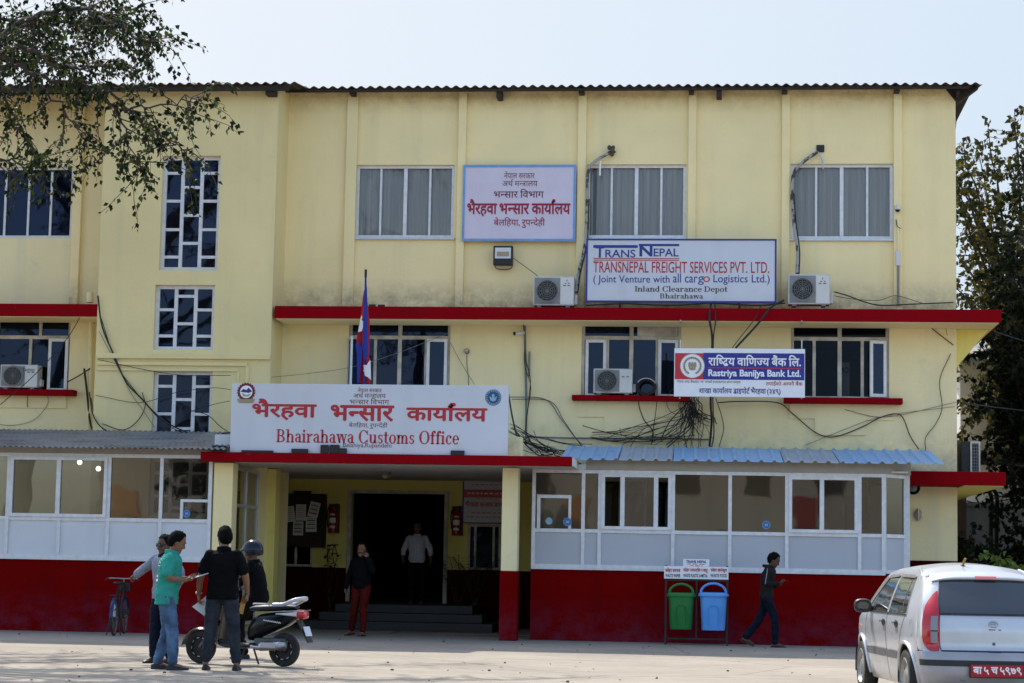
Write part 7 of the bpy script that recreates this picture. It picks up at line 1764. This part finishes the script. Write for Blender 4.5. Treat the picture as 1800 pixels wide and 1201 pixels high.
for a, b_, r_ in ((st, bb, .016), (bb, rb, .018), (st - Vector((-.02, 0, .06)), hd, .016), (hd + Vector((-.02, 0, .06)), rb, .02)): m.tube([a, b_], r_, 8)
for y in (-.055, .055):
    m.tube([bb + Vector((0, y*.5, 0)), (-.52, y, rW)], .010, 6); m.tube([st + Vector((0, y*.4, -.05)), (-.52, y, rW)], .008, 6); m.tube([rb + Vector((0, y*.4, 0)), (.46, y, .55), (.52, y, rW)], .011, 6)
m.build('frame', M['bike_black'], K, smooth=True)
m = MB(); m.tube([hd, (.31, 0, .98)], .013, 8); m.tube(smooth_path([(.10, -.28, .97), (.26, -.25, .985), (.31, -.12, .985), (.32, 0, .98), (.31, .12, .985), (.26, .25, .985), (.10, .28, .97)]), .012, 8); m.build('handlebar', M['steel'], K, smooth=True)
for y in (-.28, .28): MB().tube([(.20, y*.96, .98), (.07, y*1.01, .967)], .018, 8).build('grip', M['black'], K, smooth=True)
m = MB(); rings(m, [((-.20, 0, .88), .13, .05), ((-.20, 0, .905), .15, .09), ((-.21, 0, .93), .13, .085)], 18); m.build('saddle', M['black'], K, smooth=True)
m = MB()
for y in (-.06, .06): m.tube([(-.22, y, .70), (-.75, y, .70)], .006, 6); m.tube([(-.70, y, .70), (-.52, y, rW)], .005, 6)
for x in (-.3, -.45, -.6, -.74): m.tube([(x, -.06, .70), (x, .06, .70)], .005, 6)
m.tube([(-.80, -.06, .70), (-.80, .06, .70)], .005, 6); m.build('carrier', M['bike_black'], K)
m = MB(); m.lathe([(.09, -.002), (.10, -.004), (.10, .004), (.09, .002)], (-.06, .06, .30), 'y', 28); m.bar((-.06, .08, .30), (.06, .08, .18), .02, .012); m.bar((-.06, -.08, .30), (-.18, -.08, .42), .02, .012); m.bar((.06, .08, .18), (.06, .19, .18), .03, .09); m.bar((-.18, -.08, .42), (-.18, -.19, .42), .03, .09); m.build('crank', M['bike_black'], K)
m = MB(); m.tube([(-.52, -.07, rW), (-.56, -.12, .01)], .010, 6); m.tube([(-.52, .07, rW), (-.56, .12, .01)], .010, 6); m.build('stand', M['bike_black'], K)
m = MB(); m.box(.40, .52, -.10, .10, .74, .90); m.build('basket', M['black'], K, bevel=.02)
m = MB(); m.ball((-.72, 0, .50), (.012, .05, .06), 10, 6); m.box(-.73, -.715, -.05, .05, .34, .44); m.build('reflector', M['ac_white'], K, smooth=True)
# ================================================================ trees and neighbours
def tree_parts(t, limbs, rr, leaf, leaf_n, twig_len, L_, wood='bark', drop=.35, mat2=None, base=None, frac2=.0, step=.16, twn=1.0):
    """limbs: (points, r0, r1, density 0..1); twigs with leaves grow from the outer part of every limb"""
    o = t.location; wd, lf, l2 = MB(), MB(), MB()
    for pts, r0, r1, dens in limbs:
        P = smooth_path([Vector(p) - o for p in pts], 6); n = len(P)
        P = [P[0]] + [p + Vector((rr.gauss(0, .03), rr.gauss(0, .03), rr.gauss(0, .03))) for p in P[1:]]
        wd.tube(P, [r0 + (r1 - r0)*(i/(n-1))**.7 for i in range(n)], 7)
        if dens <= 0: continue
        i = int(n*.18); acc = 0
        for k in range(i, n):
            d = (P[k] - P[k-1]); 
            for _ in range(max(1, int(d.length/step*dens*twn + rr.random()))):
                v = (rvec(rr) + d.normalized()*.7 + Vector((0, 0, -drop*rr.random()))).normalized(); ln = rr.uniform(.4, 1)*twig_len
                tw = [P[k]]; q = v.copy()
                for s in range(6):
                    q = (q + rvec(rr)*.28 + Vector((0, 0, -drop*.35))).normalized(); tw.append(tw[-1] + q*ln/6)
                wd.tube(tw, [.010, .008, .007, .006, .005, .004, .003], 4, cap=False)
                for s in range(1, 7):
                    for _ in range(leaf_n):
                        if rr.random() < .25: continue
                        p = tw[s] + rvec(rr)*.05; d2 = (rvec(rr)*.8 + q*.4 + Vector((0, 0, -.6))).normalized()
                        sz = L_*rr.uniform(.65, 1.2); tgt = l2 if (mat2 and rr.random() < frac2) else lf
                        leaf_mesh(tgt, p, d2, rvec(rr), sz, sz*(.72 if tgt is lf else .3), .25)
    wd.build('trunk', M[wood], t, smooth=True); lf.build('crown', M[leaf], t, solid=1)
    if mat2: l2.build('dry_leaves', M[mat2], t, solid=1)
rr = random.Random(21)
def A(px, py, D): return at_depth(px, py, D)
tb = A(-470, 1100, 32); tb = Vector((tb.x, tb.y, 0))
t = thing('peepal_tree', 'spreading tree with drooping heart shaped leaves hanging over the roof corner', 'tree', tb)
fork = tb + Vector((.4, .1, 4.6)); f2 = tb + Vector((1.0, -.1, 6.2)); f3 = tb + Vector((.2, .2, 7.6))
LB = [([tb, tb + Vector((.1, .0, 2.2)), fork], .34, .24, 0), ([fork, fork + Vector((.3, -.1, .9)), f2], .22, .16, 0), ([fork, f3, f3 + Vector((.1, .3, 2.0))], .20, .13, 0)]
for pts, r0, r1, de in (
  ([f2, A(-160, 170, 31), A(0, 62, 31), A(105, 15, 31), A(170, 28, 30.5), A(215, 52, 30), A(262, 78, 29.5)], .085, .010, 3.4),
  ([f2, A(-150, 150, 32), A(-20, 70, 32.5), A(60, 40, 33), A(140, 45, 33), A(200, 30, 33.5), A(255, 15, 34)], .075, .010, 3.2),
  ([f2, A(-120, 190, 30), A(0, 97, 29.5), A(45, 86, 29.5), A(95, 112, 29.3), A(150, 120, 29), A(215, 105, 29)], .075, .010, 2.5),
  ([A(0, 97, 29.5), A(60, 130, 29.5), A(125, 145, 29.3), A(190, 160, 29), A(250, 215, 28.7), A(300, 248, 28.5), A(340, 268, 28.3)], .045, .005, .16),
  ([A(125, 145, 29.3), A(190, 178, 29), A(255, 190, 28.8), A(320, 175, 28.5), A(358, 165, 28.4)], .03, .004, .26),
  ([A(60, 130, 29.5), A(105, 190, 29.3), A(145, 235, 29), A(160, 275, 28.9)], .024, .004, .14),
  ([A(190, 160, 29), A(215, 225, 28.9), A(232, 270, 28.8), A(255, 295, 28.7)], .022, .004, .14),
  ([f2, A(-200, 330, 31), A(-60, 280, 31), A(0, 284, 31), A(45, 288, 30.8), A(78, 290, 30.6)], .05, .006, .40),
  ([A(-40, 130, 30), A(10, 180, 30), A(40, 230, 30), A(60, 275, 30)], .03, .005, .6),
  ([fork, A(-240, 250, 33), A(-100, 150, 34), A(0, 120, 35), A(80, 100, 35.5), A(150, 80, 36)], .12, .015, 1.3),
  ([f3, A(-140, -20, 32), A(0, -60, 32.5), A(120, -80, 33), A(200, -70, 33)], .11, .012, 1.2),
  ([f3, A(-140, -120, 33), A(30, -190, 33.5), A(190, -230, 34), A(330, -230, 34.5), A(430, -200, 35)], .12, .012, 1.1),
  ([f3, A(-120, -180, 34), A(60, -300, 35), A(240, -360, 36), A(420, -330, 36.5), A(520, -290, 37)], .12, .012, 1.1),
  ([f3, A(-160, -260, 32), A(10, -400, 32), A(170, -470, 32.5), A(330, -470, 33)], .12, .012, 1.0),
  ([f3, A(-220, -280, 30), A(-100, -400, 29.5), A(60, -430, 29), A(200, -400, 28.5), A(330, -330, 28.5)], .11, .012, 1.0),
  ([f3, A(-320, -100, 35), A(-150, -110, 37), A(0, -120, 38.5), A(130, -110, 39.5)], .12, .012, 1.2), ([f3, A(-300, -260, 35), A(-60, -280, 37), A(160, -260, 38.5), A(330, -230, 39.5), A(430, -200, 40)], .12, .012, 1.2),
  ([f3, A(-380, -180, 34), A(-260, -160, 37), A(-160, -130, 39.5)], .12, .012, 1.2), ([f3, A(-200, -400, 34), A(60, -420, 36), A(300, -420, 37)], .12, .012, 1.1),
  ([f3, A(-260, -10, 35.5), A(-100, 20, 36.8), A(30, 40, 37.6), A(110, 60, 38)], .10, .012, 1.7), ([f3, A(-330, 60, 35.5), A(-180, 80, 36.8), A(-40, 90, 37.6), A(55, 95, 38)], .10, .012, 1.6),
  ([f3, A(-200, -60, 35.5), A(0, -60, 37), A(150, -40, 38), A(215, -35, 38)], .10, .012, 1.5), ([f3, A(-420, 0, 35), A(-300, 30, 37), A(-190, 60, 38.2)], .10, .012, 1.6),
  ([f2, A(-200, 0, 29), A(-80, -120, 28.5), A(60, -180, 28), A(180, -170, 27.5)], .10, .012, .9),
  ([fork, tb + Vector((-1.6, .4, 6.5)), tb + Vector((-3.4, .6, 8.2))], .15, .02, .7), ([f3, tb + Vector((-.8, 1.6, 9.8)), tb + Vector((-1.8, 2.6, 11.5))], .12, .02, .7), ([f3, tb + Vector((-1.2, -1.2, 9.5)), tb + Vector((-2.4, -2.2, 11))], .12, .02, .7)):
    LB.append((pts, r0, r1, de))
tree_parts(t, LB, rr, 'peepal_leaf', 4, 1.05, .09, mat2='dry_leaf', frac2=.18, step=.155)

def crown_tree(name, lab, base, height, rad, nl, seed, leaf, L_, dens=1.0, leaf_n=3, zlow=.35, drop=.2, twig=1.0, mat2=None, frac2=0, group=None, cat='tree'):
    rr = random.Random(seed); t = thing(name, lab, cat, base, 0, group); LB = []; b = Vector(base); top = b + Vector((0, 0, height*.55))
    LB.append(([b, b + Vector((rr.gauss(0, .1), rr.gauss(0, .1), height*.28)), top], .035*height**.9, .02*height**.9, 0))
    for k in range(nl):
        h0 = rr.uniform(.22, .52)*height; p0 = b.lerp(top, min(1, h0/(height*.55))); a = 2.4*k + rr.uniform(-.4, .4); zt = height*rr.uniform(zlow, 1.0); q = math.sqrt(max(.08, 1 - abs(zt/height - (zlow + 1)/2)**2*3.2/(1 - zlow)**2*.8))
        e = b + Vector((math.cos(a)*rad*q*rr.uniform(.6, 1), math.sin(a)*rad*q*rr.uniform(.6, 1), zt)); mid = p0.lerp(e, .5) + Vector((0, 0, .1*height*rr.uniform(.2, 1)*(1 if zt > h0 else -.5)))
        LB.append(([p0, mid, e], .010*height**.9, .012, dens))
    tree_parts(t, LB, rr, leaf, leaf_n, twig, L_, mat2=mat2, frac2=frac2, drop=drop); return t
def gd(px, D):
    p = at_depth(px, 1000, D); return (p.x, p.y, 0)
crown_tree('broadleaf_tree', 'tall sparse tree with bare twigs and yellowing leaves rising behind the building corner', gd(1812, 53), 13.2, 3.0, 62, 4, 'crown_leaf', .16, .9, 3, .30, .25, .8)
crown_tree('dense_tree', 'dense dark leafy tree beside the building corner, standing before the sparse one', gd(1848, 46), 8.3, 2.15, 46, 9, 'dark_leaf', .155, 1.0, 4, .16, .35, .9)
crown_tree('dense_tree', 'second dark leafy tree at the edge of the yard behind the car', gd(1930, 44), 9.5, 2.6, 34, 12, 'dark_leaf', .16, .9, 4, .2, .3, 1.0)
def bush(lab, base, h, r, seed, mat, L_=.12, n=10):
    rr = random.Random(seed); t = thing('garden_bush', lab, 'bush', base); LB = []; b = Vector(base)
    for k in range(n):
        a = 2.4*k; e = b + Vector((math.cos(a)*r*rr.uniform(.3, 1), math.sin(a)*r*rr.uniform(.3, 1), h*rr.uniform(.45, 1))); LB.append(([b, b.lerp(e, .5) + Vector((0, 0, .1)), e], .015, .006, 1.3))
    tree_parts(t, LB, rr, mat, 3, .35, L_, drop=.1, step=.10)
bush('bright green bush in the sun behind the car', gd(1800, 34), 1.75, .55, 3, 'bush_leaf', .13, 12)
bush('dark leafy shrub at the foot of the building corner', gd(1702, 44), 2.2, .5, 5, 'dark_leaf', .12, 12)
bush('low dark shrub between the corner shrub and the pipes', gd(1745, 46), 1.5, .7, 6, 'dark_leaf', .12, 12)
# neighbours beyond the corner
painted('pale_render', (.42, .44, .48), (.28, .28, .28), streak=.6, blotch=.5)
nb = thing('neighbour_building', 'low pale building with a sloping sheet roof beyond the building corner', 'building', (9, 16, 0))
x0_ = at(1688, 700, 15).x
MB().box(x0_, 26, 15, 22, 0, 7.0).build('wall', M['pale_render'], nb, world=True)
m = MB(); m.add([(x0_-.6, 14.2, 6.8), (27, 14.2, 6.8), (27, 19, 8.2), (x0_-.6, 19, 8.2), (x0_-.6, 14.2, 6.88), (27, 14.2, 6.88), (27, 19, 8.28), (x0_-.6, 19, 8.28)], [(3,2,1,0),(4,5,6,7),(0,1,5,4),(1,2,6,5),(2,3,7,6),(3,0,4,7)]); m.build('roof', M['zinc_sheet'], nb, world=True)
for x in (x0_ + 1.2, x0_ + 4, x0_ + 6.8):
    f = MB(); f.box(x, x + 1.4, 14.93, 14.995, 1.2, 2.6); fr = f.build('window', M['old_frame'], nb, world=True); MB().box(x + .1, x + 1.3, 14.915, 14.928, 1.3, 2.5).build('pane', M['dark_glass'], fr, world=True)
m = MB(); m.box(x0_-.2, 24, 13.6, 14.9, 3.0, 3.1); m.build('porch_roof', M['sky_blue_paint'] if False else M['zinc_sheet'], nb, world=True)
bw = thing('boundary_wall', 'stained grey plaster wall behind the shrubs at the building corner', 'wall', (X1 + 3, 9.4, 0))
m = MB(); m.box(X1 + .3, 26, 9.3, 9.5, 0, 2.9); m.box(X1 + .3, 26, 9.26, 9.54, 2.902, 3.0); m.build('wall', M['grey_concrete'], bw, world=True)
painted('brown_plaster', (.16, .085, .05), (.08, .05, .03), streak=.5)
MB().box(X1 + .35, X1 + 1.15, 8.9, 9.1, 0, 3.2).build('pier', M['brown_plaster'], bw, world=True)
t = thing('drain_pipes', 'two dark pipes standing before the grey wall at the building corner', 'pipe', at(1748, 960, 7.5))
for k, px_ in enumerate((1742, 1752)):
    m = MB(); m.tube(smooth_path([at(px_, 1000, 7.5), at(px_, 930, 7.5), at(px_ + 1, 878, 7.5), at(px_ - 8, 860, 7.3), at(1715, 852, 5.0)]), .045, 8); m.build('pipe', M['black_cable'], t, world=True, smooth=True)
for lab, pts, Y in (('black cable from the building corner to the pipes', [(1690, 878), (1715, 884), (1745, 883), (1790, 875)], [1.0, 3, 7.4, 8]), ('thin wire crossing the dark tree near the top', [(1690, 560), (1740, 580), (1800, 600)], [1, 2, 3]), ('thin wire crossing the dark tree lower down', [(1684, 707), (1740, 715), (1800, 722)], [.1, 1, 3])):
    cable(lab, pts, Y, .012, 'black_cable')
# across the road, mirrored in the veranda glass
sh = thing('shop_row', 'row of beige shops with orange banners across the road, seen mirrored in the glass', 'building', (0, -76, 0))
painted('shop_wall', (.34, .31, .26), (.16, .14, .12), streak=.6, blotch=.6)
m = MB(); m.box(-34, 36, -84, -76, 0, 7.2); m.box(-22, 6, -84, -76.5, 7.202, 10); m.build('wall', M['shop_wall'], sh, world=True)
rr = random.Random(11); simple('banner_orange', (.36, .15, .06), .6, 0, .15); simple('banner_red', (.24, .05, .035), .6, 0, .15)
for k in range(17):
    x = -33 + 4.05*k; fr = MB().box(x, x + 2.5, -75.98, -75.7, 0, 2.9).build('shopfront', M['interior'], sh, world=True)
    m = MB(); m.box(x - .3, x + 2.9, -75.9, -75.5, 3.0, 3.25); m.build('awning', M['zinc_sheet'], sh, world=True)
    if k % 3 == 0: m = MB(); m.box(x - .2, x + 1.1, -75.98, -75.85, 3.35, 5.1); m.build('banner', M[('banner_orange', 'banner_red', 'crest_pale')[k//2 % 3]], sh, world=True)
for k in range(7): x = -19 + 3.9*k; MB().box(x, x + 1.5, -75.99, -75.9, 5.3, 6.7).build('upper_window', M['interior'], sh, world=True)
for k, (x, y) in enumerate(((-26, -70), (-14, -72), (13, -70), (27, -71))):
    crown_tree('street_tree', ('leafy tree before the far end of the shop row', 'leafy tree before the taller shop', 'leafy tree before the middle of the shop row', 'leafy tree before the near end of the shop row')[k], (x, y, 0), 11, 3.6, 16, 30 + k, 'dark_leaf', .42, .5, 3, .3, .2, 1.6, group='trees before the shop row')

# fallen leaves and grit on the forecourt
rr = random.Random(77); m = MB(); v_ = []
for k in range(60):
    p = at_ground(rr.uniform(-50, 1850), 1108 + 110*rr.random()**1.3); p.z = .018
    if p.y > YC - .2 + 1.5*(p.x > porch_x1) : p.y = min(p.y, YC - .2)
    leaf_mesh(m, p, Vector((rr.uniform(-1, 1), rr.uniform(-1, 1), rr.uniform(-.1, .3))), Vector((rr.gauss(0, .3), rr.gauss(0, .3), 1)), rr.uniform(.03, .085), rr.uniform(.02, .05), .3)
tag(m.build('fallen_leaves', M['dry_leaf'], None, solid=1), kind='stuff')
m = MB()
for k in range(60):
    p = at_ground(rr.uniform(-50, 1850), 1108 + 110*rr.random()); p.z = .008
    if p.y > YC - .05: p.y = YC - .05 - rr.random()*2
    s_ = rr.uniform(.008, .028); m.ball(p, (s_, s_*rr.uniform(.6, 1.2), s_*.6), 5, 3)
tag(m.build('gravel', M['soil']), kind='stuff')
